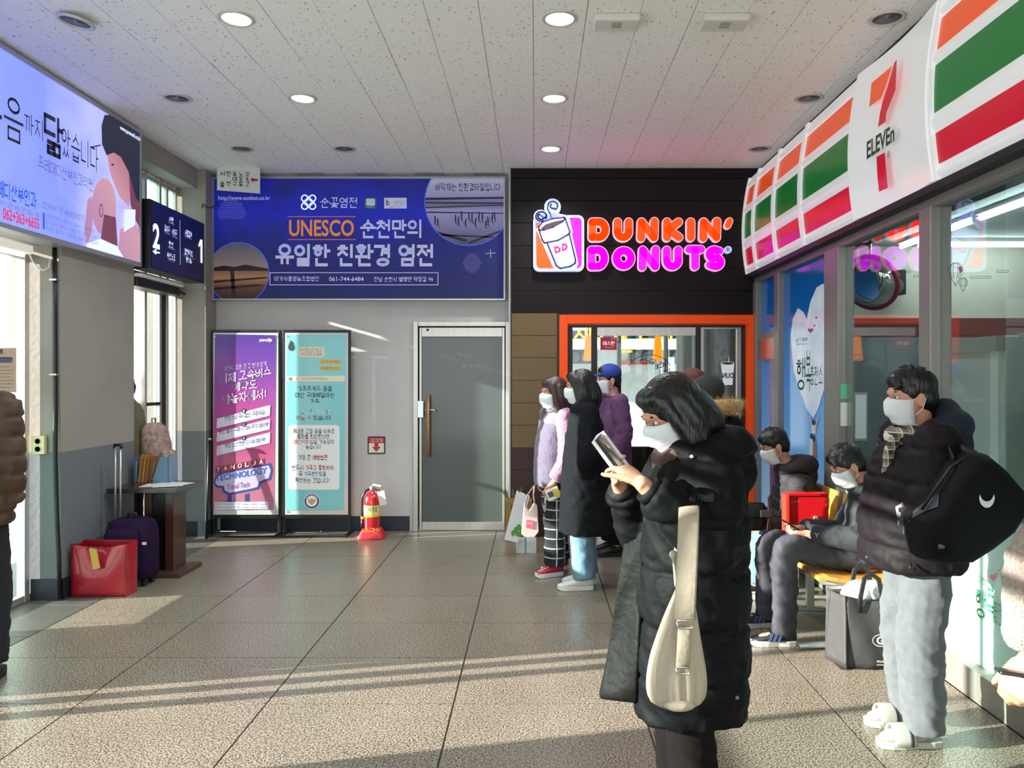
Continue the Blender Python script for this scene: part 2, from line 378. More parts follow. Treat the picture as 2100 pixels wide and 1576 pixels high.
for j in range(11):
    y0 = 0.8 + j * 0.66
    MB().box(-3.78, -3.136, y0 + 0.002, min(8.03, y0 + 0.658), -0.02, -0.001).build('border_slab', M_border, floor, bevel=0.002, seg=1)
MB().box(-3.78, -3.136, -5, 0.8, -0.02, -0.001).build('border_strip', M_border, floor)

# ------------------------------------------------------------------ ceiling boards
ceiling = struct('ceiling', MB().box(-3.9, 6.0, -5, 12.6, ZC + 0.012, ZC + 0.3), M_white)
bm_ = MB().box(-0.153, 0.153, -0.303, 0.303, ZC, ZC + 0.011).mesh('ceiling_board'); bm_.materials.append(M_ceil)
for i in range(19):
    for j in range(9):
        x = -3.42 + 0.155 + i * 0.31; y = 3.05 + j * 0.61 + (0.305 if i % 2 else 0.0)
        if y > 8.0: continue
        o = bpy.data.objects.new('ceiling_board', bm_); COL.objects.link(o); o.parent = ceiling; o.location = (x + random.uniform(-.001, .001), y, random.uniform(-0.0015, 0.001))
MB().box(-3.5, 2.6, -5, 2.74, ZC, ZC + 0.011).build('ceiling_field', M_ceil, ceiling)

# ------------------------------------------------------------------ left wall, pillars, glazing
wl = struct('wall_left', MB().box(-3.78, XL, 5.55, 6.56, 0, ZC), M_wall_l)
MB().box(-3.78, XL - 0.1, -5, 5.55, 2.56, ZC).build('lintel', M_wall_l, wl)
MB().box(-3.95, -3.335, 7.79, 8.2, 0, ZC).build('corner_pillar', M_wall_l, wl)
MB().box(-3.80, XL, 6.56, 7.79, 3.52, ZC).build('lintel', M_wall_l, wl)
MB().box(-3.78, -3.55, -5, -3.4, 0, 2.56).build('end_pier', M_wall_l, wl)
bl = struct('baseboard_left', MB().box(XL, XL + 0.012, 5.54, 6.56, 0, 0.15), M_navy)
MB().box(-3.63, XL + 0.012, 5.535, 5.55, 0, 0.15).build('skirting_return', M_navy, bl)
MB().box(-3.60, -3.323, 7.775, 7.79, 0, 0.15).build('skirting_return', M_navy, bl)
MB().box(-3.335, -3.323, 7.79, 8.05, 0, 0.15).build('skirting_return', M_navy, bl)

def glazed(name, x, y0, y1, z0, z1, posts, rails, mat_frame, panes, w=0.05, d=0.06):
    """frame along Y at x; posts: list of y; rails: list of z; panes: (y0,y1,z0,z1,mat)"""
    o = bpy.data.objects.new(name, None); COL.objects.link(o); o.location = (x, (y0+y1)/2, z0); o['kind'] = 'structure'
    for y in posts: MB().box(x-d/2, x+d/2, y-w/2, y+w/2, z0, z1).build('mullion', mat_frame, o, bevel=0.004)
    for z in rails: MB().box(x-d/2+.004, x+d/2-.004, y0, y1, z-w/2, z+w/2).build('transom', mat_frame, o, bevel=0.004)
    for a, b, c, e, m in panes: MB().box(x-0.004, x+0.004, a, b, c, e).build('pane', m, o)
    return o
# entrance doors with a frosted band (the band stops the low sun on the far part of the floor)
def film_panes(a, b, z1=2.45): return [(a, b, 0.03, 0.30, M_glass), (a, b, 0.30, 1.28, M_film), (a, b, 1.28, z1, M_glass)]
glazed('door_1', -3.66, 3.78, 5.55, 0, 2.50, [3.80, 4.65, 4.70, 4.75, 5.50], [0.025, 2.475], M_alu, [(3.83, 4.62, .03, 1.28, M_film), (3.83, 4.62, 1.28, 2.45, M_glass)] + film_panes(4.78, 5.47))
glazed('door_2', -3.66, -3.4, 2.60, 0, 2.50, [-3.37, -2.2, -1.0, 0.2, 1.4, 2.57], [0.025, 2.475], M_alu, film_panes(-3.34, -2.23) + film_panes(-2.17, -1.03) + film_panes(-0.97, 0.17) + film_panes(0.23, 1.37) + film_panes(1.43, 2.54))
# open leaf of the entrance: two slim stiles stand in the sun
op = glazed('door_3', -3.70, 3.30, 3.78, 0, 2.50, [3.37, 3.53, 3.68], [2.475], M_alu, [], w=0.075)
# far window beside the notice table
wn = glazed('window_1', -3.64, 6.56, 7.79, 0, 3.52, [6.60, 7.14, 7.42, 7.56, 7.75], [0.04, 2.44, 2.48, 2.52, 2.56, 2.64, 3.48], M_alu,
            [(7.16, 7.40, 0.06, 2.40, M_glass), (7.58, 7.73, 0.06, 2.40, M_glass), (6.62, 7.12, 2.66, 3.46, M_film), (7.16, 7.40, 2.66, 3.46, M_film), (7.44, 7.54, 2.66, 3.46, M_film), (7.58, 7.73, 2.66, 3.46, M_film)], w=0.04)
MB().box(-3.67, -3.61, 7.14, 7.42, 1.34, 1.37).build('push_bar', M_dkfr, wn)
MB().box(-3.66, -3.62, 7.42, 7.56, 0.0, 2.42).build('side_panel', M_dkfr, wn)

# outdoors: paving and the white rendered wing wall beyond the glass
ext = struct('ground_outside', MB().box(-30, -3.8, -25, 40, -0.25, -0.03), M_asph)
struct('wall_outside', MB().box(-9.5, -3.95, 8.2, 8.5, -0.03, 5.0), M_stucco)

struct('sun_blocker_outside', MB().box(-5.2, -4.9, 6.2, 6.78, -0.03, 5.0), M_stucco)  # unseen block added outside to keep sun off the shop's side boards

# ------------------------------------------------------------------ back wall and door
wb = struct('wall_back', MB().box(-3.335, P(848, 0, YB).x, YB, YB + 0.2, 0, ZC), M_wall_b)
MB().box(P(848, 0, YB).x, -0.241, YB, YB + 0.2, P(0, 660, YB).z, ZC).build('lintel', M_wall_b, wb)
MB().box(-0.262, -0.241, YD, YB + 0.2, 0, ZC).build('wall_return', M_wall_b, wb)
bb = struct('baseboard_back', MB().box(-3.288, P(840, 0, YB).x, YB - 0.012, YB, 0, 0.155), M_navy)
def back_door():
    o = bpy.data.objects.new('door_4', None); COL.objects.link(o); o.location = (P(948, 0, YB).x, YB, 0); o['kind'] = 'structure'
    X = lambda p: P(p, 0, YB).x; Z = lambda p: P(0, p, YB).z
    y0, y1 = YB - 0.03, YB + 0.12
    MB().box(X(848), X(858), y0, y1, 0, Z(660)).build('jamb', M_steel, o, bevel=.004)
    MB().box(X(1037), X(1046), y0, y1, 0, Z(660)).build('jamb', M_steel, o, bevel=.004)
    MB().box(X(858), X(1037), y0, y1, Z(670), Z(660)).build('head_jamb', M_steel, o, bevel=.004)
    y0, y1 = YB - 0.005, YB + 0.045
    lf = MB().box(X(860), X(865), y0, y1, 0.01, Z(672)).build('door_stile', M_steel, o, bevel=.003)
    MB().box(X(1030), X(1035), y0, y1, 0.01, Z(672)).build('door_stile', M_steel, o, bevel=.003)
    MB().box(X(865), X(1030), y0, y1, Z(691), Z(672)).build('top_rail', M_steel, o, bevel=.003)
    MB().box(X(865), X(1030), y0, y1, 0.012, Z(1071)).build('bottom_rail', M_steel, o, bevel=.003)
    MB().box(X(865), X(1030), YB + .015, YB + .023, Z(1071), Z(691)).build('pane', glassmat('grey_frost_glass', '#8a918c', 1.2, haze=0.62, hazecol='#7d857f', rough=0.12), o)
    h = MB().tube([P(878, 811, YB-.07), P(878, 940, YB-.07)], .014, 12).build('pull_handle', mat('copper_wood_bar', '#b5763f', 0.3, metal=0.35), o, smooth=True)
    for p in (833, 918): MB().cyl(P(878, p, YB-.07), P(878, p, YB+.01), .009).build('handle_stud', M_steel, h)
    lk = MB().box(X(857), X(870), YB-.05, YB-.005, Z(857), Z(823)).build('lock_box', mat('satin_chrome', '#c8c8c8', .25, metal=.8), o, bevel=.006)
    MB().tube([P(870, 841, YB-.05), P(890, 841, YB-.05), P(893, 846, YB-.05)], .008, 8).build('lever', mat('satin_chrome'), lk, smooth=True)
    fr_ = Plane('F', YB + .014)
    for sx_, bx_ in (('강의실 : 3층', (936, 724, 984, 732)), ('승객 대기실', (948, 747, 994, 755))): txt(sx_, fr_, bx_, mat('etched_letters', '#9a9f99', .6), o, .001, 0, mirror=True)
    MB().cyl(P(877, 677, YB-.012), P(877, 677, YB), .014).build('door_viewer', M_dkfr, o)
    return o
back_door()
struct('wall_closet', MB().box(-1.4, -0.2, 9.0, 9.1, 0, 3).box(-1.45, -1.35, 8.25, 9.1, 0, 3).box(-0.26, -0.2, 8.25, 9.1, 0, 3).box(-1.4, -.2, 8.25, 9.1, -.1, 0), mat('store_room_wall', '#6b6a64', .8))

# ------------------------------------------------------------------ recessed ceiling lamps
M_lamp_on = mat('lit_lamp_face', '#f4fdff', 0.4, emit=9.0)
M_lamp_off = mat('unlit_lamp_reflector', '#8d8f91', 0.35, metal=0.6)
M_ring = mat('lamp_trim_ring', '#cfcac2', 0.4, metal=0.3)
cols = {-2.70: 'beside the left wall', -1.755: 'second column from the left wall', 0.145: 'in the middle column', 2.07: 'beside the striped shop sign'}
rows = {4.52: 'nearest row', 5.81: 'middle row', 7.09: 'row by the back wall'}
lit = {(-1.755, 4.52), (-1.755, 5.81), (0.145, 4.52), (0.145, 5.81), (0.145, 7.09)}
for x, cn in cols.items():
    for y, rn in rows.items():
        on = (x, y) in lit
        o = thing('ceiling_lamp', ('lit' if on else 'unlit') + ' round recessed ceiling lamp, ' + rn + ', ' + cn, 'ceiling lamp', (x, y, ZC), 0, 'recessed ceiling lamps')
        tilt = Matrix.Rotation(0.16, 3, 'Y') if (x == -2.70 and y == 4.52) else Matrix.Identity(3)
        dz = -0.02 if (x == -2.70 and y == 4.52) else 0.0
        MB().lathe([(.085, .004), (.098, .004), (.105, -.006), (.098, -.012), (.084, -.012), (.080, .002)], (x, y, ZC + dz), 32, tilt).build('trim_ring', M_ring, o, smooth=True)
        MB().lathe([(.083, -.002), (.05, -.0075), (.004, -.009)] if on else [(.083, -.003), (.05, .0005), (.004, .0018)], (x, y, ZC + dz), 32, tilt).build('lamp_face', M_lamp_on if on else M_lamp_off, o, smooth=True)
        if on:
            l = bpy.data.lights.new('lamp_light', 'SPOT'); l.energy = 60; l.spot_size = 2.4; l.spot_blend = 0.8; l.shadow_soft_size = 0.08; l.color = (.93, .98, 1)
            lo = bpy.data.objects.new('lamp_light', l); COL.objects.link(lo); lo.parent = o; lo.location = (0, 0, -0.03)
M_unit = mat('light_box_plastic', '#d8d4cd', .5)  # ceiling boxes below are emergency exit lights, built without any glow
for px, lb in ((1264, 'white rectangular detector box on the ceiling next to the middle lamp'), (1485, 'white rectangular detector box on the ceiling nearer the shop sign')):
    c = P(px, 38, 3345/(776-38)); o = thing('emergency_light_box', lb, 'detector', (c.x, c.y, ZC), 0, 'detector boxes on the ceiling')
    MB().box(c.x-.135, c.x+.135, c.y-.08, c.y+.08, ZC-.045, ZC).build('housing', M_unit, o, bevel=.012)
    for k in range(4): MB().box(c.x-.03, c.x+.03, c.y-.05+k*.02, c.y-.042+k*.02, ZC-.048, ZC-.044).build('vent_slot', mat('slot_grey', '#9a968f', .6), o)
# ------------------------------------------------------------------ print helpers
def gradmat(name, p0, p1, stops, rough=0.5, emit=0.0, noise=0.0):
    if name in MATS: return MATS[name]
    m = mat(name, '#808080', rough); nt = m.node_tree; b = nt.nodes['Principled BSDF']; p0, p1 = V(p0), V(p1)
    g = nt.nodes.new('ShaderNodeNewGeometry'); d = nt.nodes.new('ShaderNodeVectorMath'); d.operation = 'SUBTRACT'; d.inputs[1].default_value = p0
    nt.links.new(g.outputs['Position'], d.inputs[0]); e = nt.nodes.new('ShaderNodeVectorMath'); e.operation = 'DOT_PRODUCT'
    ax = p1 - p0; e.inputs[1].default_value = ax / ax.length_squared; nt.links.new(d.outputs[0], e.inputs[0])
    r = nt.nodes.new('ShaderNodeValToRGB'); el = r.color_ramp.elements
    el[0].position = stops[0][0]; el[0].color = lin(stops[0][1]); el[1].position = stops[-1][0]; el[1].color = lin(stops[-1][1])
    for p, c in stops[1:-1]: q = el.new(p); q.color = lin(c)
    src = e.outputs['Value']
    if noise:
        n = nt.nodes.new('ShaderNodeTexNoise'); n.inputs['Scale'].default_value = 3.0; nt.links.new(g.outputs['Position'], n.inputs['Vector'])
        a = nt.nodes.new('ShaderNodeMath'); a.operation = 'MULTIPLY_ADD'; a.inputs[1].default_value = noise; a.inputs[2].default_value = -noise/2; nt.links.new(n.outputs['Fac'], a.inputs[0])
        a2 = nt.nodes.new('ShaderNodeMath'); a2.operation = 'ADD'; nt.links.new(src, a2.inputs[0]); nt.links.new(a.outputs[0], a2.inputs[1]); src = a2.outputs[0]
    nt.links.new(src, r.inputs[0])
    dm = nt.nodes.new('ShaderNodeMixRGB'); dm.blend_type = 'MULTIPLY'; dm.inputs[0].default_value = 1; dm.inputs[2].default_value = (.45, .45, .45, 1) if emit > .15 else (1, 1, 1, 1)   # backlit film reflects little
    nt.links.new(r.outputs[0], dm.inputs[1]); nt.links.new(dm.outputs[0], b.inputs['Base Color'])
    if emit: nt.links.new(r.outputs[0], b.inputs['Emission Color']); b.inputs['Emission Strength'].default_value = emit
    return m
def clip(poly, x0, y0, x1, y1):
    def cut(ps, ins, isec):
        out = []
        for i, p in enumerate(ps):
            q = ps[i-1]
            if ins(p):
                if not ins(q): out.append(isec(q, p))
                out.append(p)
            elif ins(q): out.append(isec(q, p))
        return out
    ix = lambda c: lambda a, b: (c, a[1] + (b[1]-a[1])*(c-a[0])/(b[0]-a[0])); iy = lambda c: lambda a, b: (a[0] + (b[0]-a[0])*(c-a[1])/(b[1]-a[1]), c)
    for ins, f in ((lambda p: p[0] >= x0, ix(x0)), (lambda p: p[0] <= x1, ix(x1)), (lambda p: p[1] >= y0, iy(y0)), (lambda p: p[1] <= y1, iy(y1))):
        poly = cut(poly, ins, f)
        if not poly: return []
    return poly
def cliprc(poly, cx, cy, r, n=40):
    """clip a pixel polygon to a circle (convex)"""
    circ = disc_px(cx, cy, r, r, n)[::-1]
    for i in range(n):
        (ax, ay), (bx, by) = circ[i-1], circ[i]; out = []
        f = lambda p: (bx-ax)*(p[1]-ay) - (by-ay)*(p[0]-ax)
        for j, p in enumerate(poly):
            q = poly[j-1]; fp, fq = f(p), f(q)
            if (fp >= 0) != (fq >= 0): t = fq/(fq-fp); out.append((q[0]+(p[0]-q[0])*t, q[1]+(p[1]-q[1])*t))
            if fp >= 0: out.append(p)
        poly = out
        if len(poly) < 3: return []
    return poly
def ink(name, c='#808080', emit=0.0, rough=0.5): return mat(name, c, rough, emit=emit)
M_frame_s = mat('silver_frame', '#b9bcc0', .35, metal=.6)

# ------------------------------------------------------------------ lit advertisement over the doors on the left wall
def left_ad():
    pl = Plane('L', -3.345); E_ = 0.55
    o = thing('advertisement_lightbox', 'large lavender backlit clinic advertisement high on the left wall', 'lightbox', (-3.42, 4.6, 2.55))
    MB().box(-3.52, -3.36, 3.05, 6.53, 2.545, 3.70).build('case', M_frame_s, o, bevel=.006)
    MB().box(-3.362, -3.35, 3.08, 6.51, 2.575, 3.675).build('lit_panel', gradmat('lavender_panel', (0, 3.4, 2.6), (0, 6.6, 3.3), [(0, '#6f80f0'), (.35, '#8d9df8'), (.6, '#7f90f6'), (.8, '#aeb4fa'), (1, '#a99fe6')], emit=0.60, noise=.35), o)
    for z0, z1 in ((2.545, 2.578), (3.67, 3.70)): MB().box(-3.36, -3.335, 3.05, 6.53, z0, z1).build('frame_rail', M_frame_s, o, bevel=.003)
    for y0, y1 in ((3.05, 3.085), (6.50, 6.53)): MB().box(-3.36, -3.335, y0, y1, 2.578, 3.67).build('frame_stile', M_frame_s, o, bevel=.003)
    dk = ink('ad_dark_ink', '#2c2f45', .12); gr = ink('ad_grey_ink', '#5a62a0', .3); bl = ink('ad_blue_ink', '#2a5ac8', .4); rd = ink('ad_red_ink', '#c83058', .45)
    T = lambda s, b, m, bold=.01, off=.006, slant=0: txt(s, pl, b, m, o, off, bold, slant)
    T('마', (-48, 150, 290, 2), dk, .0); T('음', (6, 190, 282, 46), dk, .0); T('까지', (48, 228, 272, 86), dk, .0)
    T('닮', (88, 226, 312, 128), dk, .02); T('았습니다', (124, 258, 318, 200), dk, .0, slant=-.02)
    strokes_ = MB(); strokes(strokes_, pl, [[(186, 302), (204, 298)]], 2.5, .006, 0); strokes_.build('brush_stroke', dk, o)
    T('프레메디산부인과의원', (76, 318, 346, 189), gr, .0)
    T('프레메디산부인과', (-38, 355, 392, 73), bl, .02)
    T('서구 무진대로 932 평안빌딩 4층', (-20, 404, 416, 79), gr, .0); T('062+363+6655', (4, 425, 449, 79), rd, .025)
    T('보건복지부 지정 배아생성의료기관', (85, 412, 426, 173), gr, .0)
    flat(pl, [(86, 436), (90, 437), (90, 471), (86, 470)], bl, o, .006)
    for k, sx in enumerate(('난임치료센터 | 배아이식 클리닉 | 가임력 보존', '습관성유산 클리닉 | 시험관아기 클리닉 | 남성', '착상전 클리닉 | 고령임신 클리닉 | 자궁내막')):
        T(sx, (92, 437 + k*13, 446 + k*13, 192 + k*4), gr, .0)
    hair = ink('ad_hair_print', '#2b3145', .25); skin = gradmat('ad_skin_print', (0, 6.0, 2.6), (0, 6.5, 3.3), [(0, '#b98ab0'), (.5, '#d6a0b0'), (1, '#b56f80')], emit=.45)
    pale = ink('ad_pale_print', '#b9c2fb', .75); red = ink('ad_brown_print', '#7a4458', .35)
    flat(pl, [(207, 258), (213, 236), (228, 236), (287, 272), (287, 420), (276, 405), (262, 352), (246, 322), (232, 315), (218, 320), (208, 296)], hair, o, .005)
    flat(pl, [(218, 318), (232, 313), (246, 322), (262, 352), (270, 396), (262, 424), (244, 404), (230, 372), (222, 346)], skin, o, .0065)
    MB().prism([pl.pt(x, y, .0075) for x, y in disc_px(229, 338, 3, 2, 10)], pl.n, 0).build('print', hair, o)
    flat(pl, disc_px(212, 424, 25, 58, 36), skin, o, .0045)
    flat(pl, [(262, 352), (276, 405), (287, 420), (287, 470), (276, 452), (266, 420)], red, o, .008)
    flat(pl, disc_px(206, 432, 4, 14, 20), red, o, .006); flat(pl, disc_px(206, 432, 2.5, 11, 20), skin, o, .007)
    flat(pl, [(212, 440), (236, 446), (240, 505), (205, 492)], red, o, .0052)
    flat(pl, [(178, 410), (186, 402), (190, 440), (186, 480), (176, 505), (172, 470)], skin, o, .005)
    flat(pl, [(176, 500), (205, 490), (238, 505), (252, 528), (176, 508)], pale, o, .0058)
    flat(pl, [(245, 470), (276, 458), (286, 480), (286, 540), (240, 528)], skin, o, .0055)
    flat(pl, [(254, 430), (276, 430), (275, 462), (252, 476)], pale, o, .0082)
    T('www.premedi.co.kr', (244, 256, 268, 286), ink('ad_white_ink', '#d9dcff', .8), .01, .009)
    return o
left_ad()

# ------------------------------------------------------------------ boarding direction box
def direction_box():
    pl = Plane('L', -3.28); o = thing('boarding_sign', 'dark navy box sign with white numbers 2 and 1 above the side door', 'sign', (-3.37, 7.1, 2.54))
    MB().box(-3.46, -3.284, 6.565, 7.64, 2.54, 3.135).build('case', mat('sign_black_case', '#0b0d14', .35), o, bevel=.006)
    MB().box(-3.286, -3.28, 6.58, 7.625, 2.55, 3.125).build('face', gradmat('navy_face', (0, 6.56, 0), (0, 7.64, 0), [(0, '#191d4e'), (.5, '#1c2055'), (1, '#15193f')], .35, emit=.12), o)
    w = ink('sign_white_ink', '#d5dcff', .75); g = ink('sign_pale_ink', '#8c93c0', .35)
    T = lambda s, b, m=w, bold=.0: txt(s, pl, b, m, o, .003, bold)
    T('2', (313, 456, 508, 327), bold=.03); flat(pl, [(406.5, 502), (410.5, 491), (414.5, 492.5), (414.5, 540), (410.8, 539), (410.8, 503), (407, 507)], w, o, .003, 'numeral')
    a = MB(); strokes(a, pl, [[(315, 516), (326, 519)], [(315, 516), (319, 512.5)], [(315, 516), (319, 520.5)]], 3.0, .003, 0, n=4); a.build('arrow', w, o)
    flat(pl, [(367.6, 451), (369, 451.5), (370, 544), (368.6, 543.5)], g, o, .003)
    for s, b in (('수원', (346, 443, 455, 355)), ('동대구', (337, 461, 474, 348)), ('서대구', (352, 468, 481, 363)), ('안산', (346, 494, 506, 355)), ('부산노포', (342, 517, 530, 359)), ('서울경부', (379, 470, 484, 393)), ('정안휴게소', (378, 509, 522, 395)), ('환승', (381, 527, 537, 393))): T(s, b)
    for s, b in (('Suwon', (344, 453.5, 457, 357)), ('Dongdaegu', (337, 474, 479, 348)), ('Seodaegu', (352, 481, 487, 363)), ('Ansan', (344, 505, 509, 358)), ('Busan Nopo', (344, 530, 535, 358)), ('Seoul Gyeongbu', (378, 483, 487, 393)), ('Jeongan Rest Area', (375, 522, 526, 398))): T(s, b, g, .0)
    return o
direction_box()
o = thing('door_closer', 'pale metal door rail and dark closer under the navy box sign', 'door closer', (-3.45, 7.0, 2.4))
MB().box(-3.60, -3.36, 6.57, 7.36, 2.47, 2.50).build('white_rail', M_white, o, bevel=.004)
MB().box(-3.58, -3.40, 6.57, 7.36, 2.39, 2.468).build('closer_body', M_dkfr, o, bevel=.008)
MB().tube([V((-3.42, 7.36, 2.43)), V((-3.40, 7.46, 2.42)), V((-3.47, 7.53, 2.40))], .012, 8).build('closer_arm', M_dkfr, o, smooth=True)

# ------------------------------------------------------------------ hanging destination plate
def hanging_plate():
    Y = 7.72; pl = Plane('F', Y); o = thing('hanging_plate', 'white hanging plate with vertical black place names and a red arrow', 'sign', (P(488, 0, Y).x, Y, P(0, 393, Y).z))
    MB().prism([pl.pt(*p) for p in ((445, 338), (533, 344), (533, 397), (445, 390))], pl.n, .012).build('plate', mat('plate_white', '#dcdad6', .5), o, bevel=.002)
    k = ink('plate_black', '#1d1b1c'); r = ink('plate_red', '#a3202c')
    T = lambda s, b, m=k: txt(s, pl, b, m, o, .002, .02)
    T('서', (451, 351, 461, 361)); T('울', (451, 373, 461, 384)); T('인', (464, 351, 473, 362)); T('천', (464, 372, 473, 381)); T('동', (477, 352, 486, 362)); T('대', (477, 363, 486, 372)); T('구', (477, 374, 486, 382))
    T('노', (489, 353, 499, 362)); T('포', (489, 364, 499, 373)); T('동', (489, 374, 499, 383))
    for i, s in enumerate('정안휴게소'): T(s, (503, 353 + 6.2*i, 511, 358.4 + 6.2*i))
    flat(pl, [(513, 369), (520, 364), (520, 367), (529, 367.5), (529, 371.5), (520, 371.5), (520, 374.5)], r, o, .002)
    for x in (455, 523): MB().cyl(pl.pt(x, 344, -.006), V((pl.pt(x, 344).x, Y + .006, ZC)), .003, n=6).build('hanger', M_alu, o)
hanging_plate()

# ------------------------------------------------------------------ blue banner lightbox on the back wall
def blue_banner():
    Y = 7.95; pl = Plane('F', Y); o = thing('banner_lightbox', 'wide royal blue salt farm banner with large white lettering on back wall', 'lightbox', (P(735, 0, Y).x, YB, P(0, 612, Y).z))
    x0, y0, x1, y1 = 439, 367, 1033, 613
    MB().prism([pl.pt(x, y, -.012) for x, y in ((x0-3, y0-3), (x1+3, y0-3), (x1+3, y1+3), (x0-3, y1+3))], pl.n, .085).build('case', M_frame_s, o, bevel=.004)
    a, b = pl.pt(x0, y0), pl.pt(x1, y1)
    MB().prism([pl.pt(x, y) for x, y in ((x0, y0), (x1, y0), (x1, y1), (x0, y1))], pl.n, .01).build('lit_panel', gradmat('blue_panel', (0, 0, b.z), (0, 0, a.z), [(0, '#12164e'), (.45, '#15186a'), (.72, '#0e1aa0'), (1, '#14176e')], .6, emit=.42, noise=.5), o)
    for q in (((x0-3, y0-3), (x1+3, y0-3), (x1+3, y0), (x0-3, y0)), ((x0-3, y1), (x1+3, y1), (x1+3, y1+3), (x0-3, y1+3)), ((x0-3, y0), (x0, y0), (x0, y1), (x0-3, y1)), ((x1, y0), (x1+3, y0), (x1+3, y1), (x1, y1))):
        MB().prism([pl.pt(x, y, .012) for x, y in q], pl.n, .03).build('frame_bar', M_frame_s, o)
    w = ink('banner_white', '#a9acc8', .26); og = ink('banner_orange', '#c87a26', .28); bk = ink('banner_black', '#15152a', .1); pw = ink('banner_grey_white', '#a9acd0', .3)
    T = lambda s, b, m=w, bold=.012, off=.003, sp=1.0: txt(s, pl, b, m, o, off, bold, space=sp)
    # round pictures
    cx, cy, r = 489, 560, 62
    flat(pl, clip(disc_px(cx, cy, r+1.5, r+1.5), x0, y0, x1, y1), ink('banner_rim_blue', '#2a50b8', .4), o, .0015)
    flat(pl, clip(disc_px(cx, cy, r, r), x0, y0, x1, y1), gradmat('sunset_print', pl.pt(0, 613), pl.pt(0, 498), [(0, '#241a1c'), (.2, '#5a3a30'), (.38, '#a8744f'), (.5, '#7a5850'), (.56, '#8c7a78'), (1, '#55556c')], emit=.25), o, .002)
    flat(pl, cliprc(clip([(438, 549), (460, 545), (480, 548), (505, 543), (525, 547), (560, 553), (560, 556), (438, 556)], x0, y0, x1, y1), cx, cy, r), ink('sunset_hill', '#2c1f24', .05), o, .003)
    for q in ([(438, 576), (545, 568), (552, 571), (438, 581)], [(438, 590), (530, 583), (548, 586), (438, 596)], [(472, 552), (480, 552), (484, 612), (476, 612)]): 
        c = cliprc(clip(q, x0, y0, x1, y1), cx, cy, r)
        if len(c) > 2: flat(pl, c, ink('sunset_hill'), o, .0035)
    cx, cy, r = 961, 414, 89
    flat(pl, clip(disc_px(cx, cy, r+2, r+2), x0, y0, x1, y1), ink('banner_rim_blue'), o, .0015)
    flat(pl, clip(disc_px(cx, cy, r, r), x0, y0, x1, y1), gradmat('saltfield_print', pl.pt(0, 503), pl.pt(0, 367), [(0, '#44415e'), (.3, '#7b78a4'), (.52, '#8f8cc0'), (.62, '#5d5a80'), (.72, '#8a87b4'), (1, '#a9a7c6')], emit=.30), o, .002)
    dkp = ink('saltfield_dark', '#24223a', .05)
    for q in ([(860, 406), (1033, 404), (1033, 408), (860, 411)], [(860, 414), (1033, 416), (1033, 418.5), (860, 417)], [(860, 425), (1033, 420), (1033, 422), (860, 428)], [(880, 470), (960, 492), (955, 497), (876, 474)], [(960, 497), (1033, 470), (1033, 474), (962, 501)], [(873, 434), (1033, 437), (1033, 439), (873, 437)], [(895, 480), (1033, 486), (1033, 489), (897, 484)]):
        c = cliprc(clip(q, x0, y0, x1, y1), cx, cy, r)
        if len(c) > 2: flat(pl, c, dkp, o, .003)
    rr = random.Random(3); ws = MB()
    for i in range(15):
        x = 893 + (i if i < 2 else i + 4) * 6.8 + rr.uniform(-1.5, 1.5); y = 455 + rr.uniform(-5, 10); h = rr.uniform(12, 17)
        if x > 1028: continue
        strokes(ws, pl, [[(x, y), (x + rr.uniform(-1, 1), y - h)]], 2.6, .0035, 0, n=5); strokes(ws, pl, [[(x, y), (x + rr.uniform(2, 4), y + 5)]], 1.2, .0035, 0, n=4); strokes(ws, pl, [[(x, y - h*.7), (x - rr.uniform(-4, 5), y - h*.3)]], 1.0, .0035, 0, n=4)
    wo = ws.build('worker_silhouettes', dkp, o); wo['kind'] = 'stuff'
    T('바닥재는 친환경타일입니다', (893, 376, 1027, 392), bk, .012, .004)
    # emblem and small headings
    em = ink('emblem_pale', '#b8c4ea', .5); e = MB()
    for c in ((625, 407), (641, 407), (625, 423), (641, 423)): strokes(e, pl, [arc(c[0], c[1], 6.5, 6.5, 0, 360, 16)], 2.6, .003, 0, n=4)
    strokes(e, pl, [[(633, 404), (644, 415), (633, 426), (622, 415), (633, 404)]], 2.4, .0031, 0, n=4); e.build('emblem', em, o)
    T('순꽃염전', (657, 405, 732, 427)); T('http://www.sunkot.co.kr', (448, 402, 554, 413), pw, .004)
    flat(pl, rrect_px(748, 406, 772, 428, 2), ink('badge_green', '#1c5a3c', .3), o, .003); flat(pl, rrect_px(751, 408, 769, 422, 3), w, o, .004); T('유기가공식품', (752, 412, 768, 416), ink('badge_green'), 0, .005); T('농림축산', (753, 423.5, 767, 426.5), w, 0, .0045)
    flat(pl, rrect_px(788, 406, 834, 428, 1), w, o, .003); T('b', (792, 409, 800, 422), ink('badge_blue', '#27488c', .2), .03, .004); flat(pl, disc_px(797.5, 418, 3.2, 3.2, 16), ink('banner_orange'), o, .0045)
    T('농촌융복합산업\n인증 사업자', (806, 412, 831, 421), bk, .0, .004); T('농림축산식품부', (799, 423, 822, 426), bk, .0, .004)
    for y in (444, 491): flat(pl, [(590, y), (730, y), (730, y+1.2), (590, y+1.2)], og, o, .003)
    T('UNESCO', (593, 451, 726, 485), og, .02); T('순천만의', (739, 450, 864, 489), w, .028); T('유일한 친환경 염전', (565, 500, 888, 547), w, .034)
    for q in ((553, 559, 899, 560.3), (553, 584, 899, 585.3), (553, 559, 554.3, 585), (897.7, 559, 899, 585)): flat(pl, [(q[0], q[1]), (q[2], q[1]), (q[2], q[3]), (q[0], q[3])], pw, o, .003)
    T('미가식품영농조합법인', (563, 567, 654, 577), pw, .014); T('061-744-6484', (675, 568, 746, 577), pw, .006); T('전남 순천시 별량면 덕정길 96', (767, 568, 888, 578), pw, .014)
    d = MB()
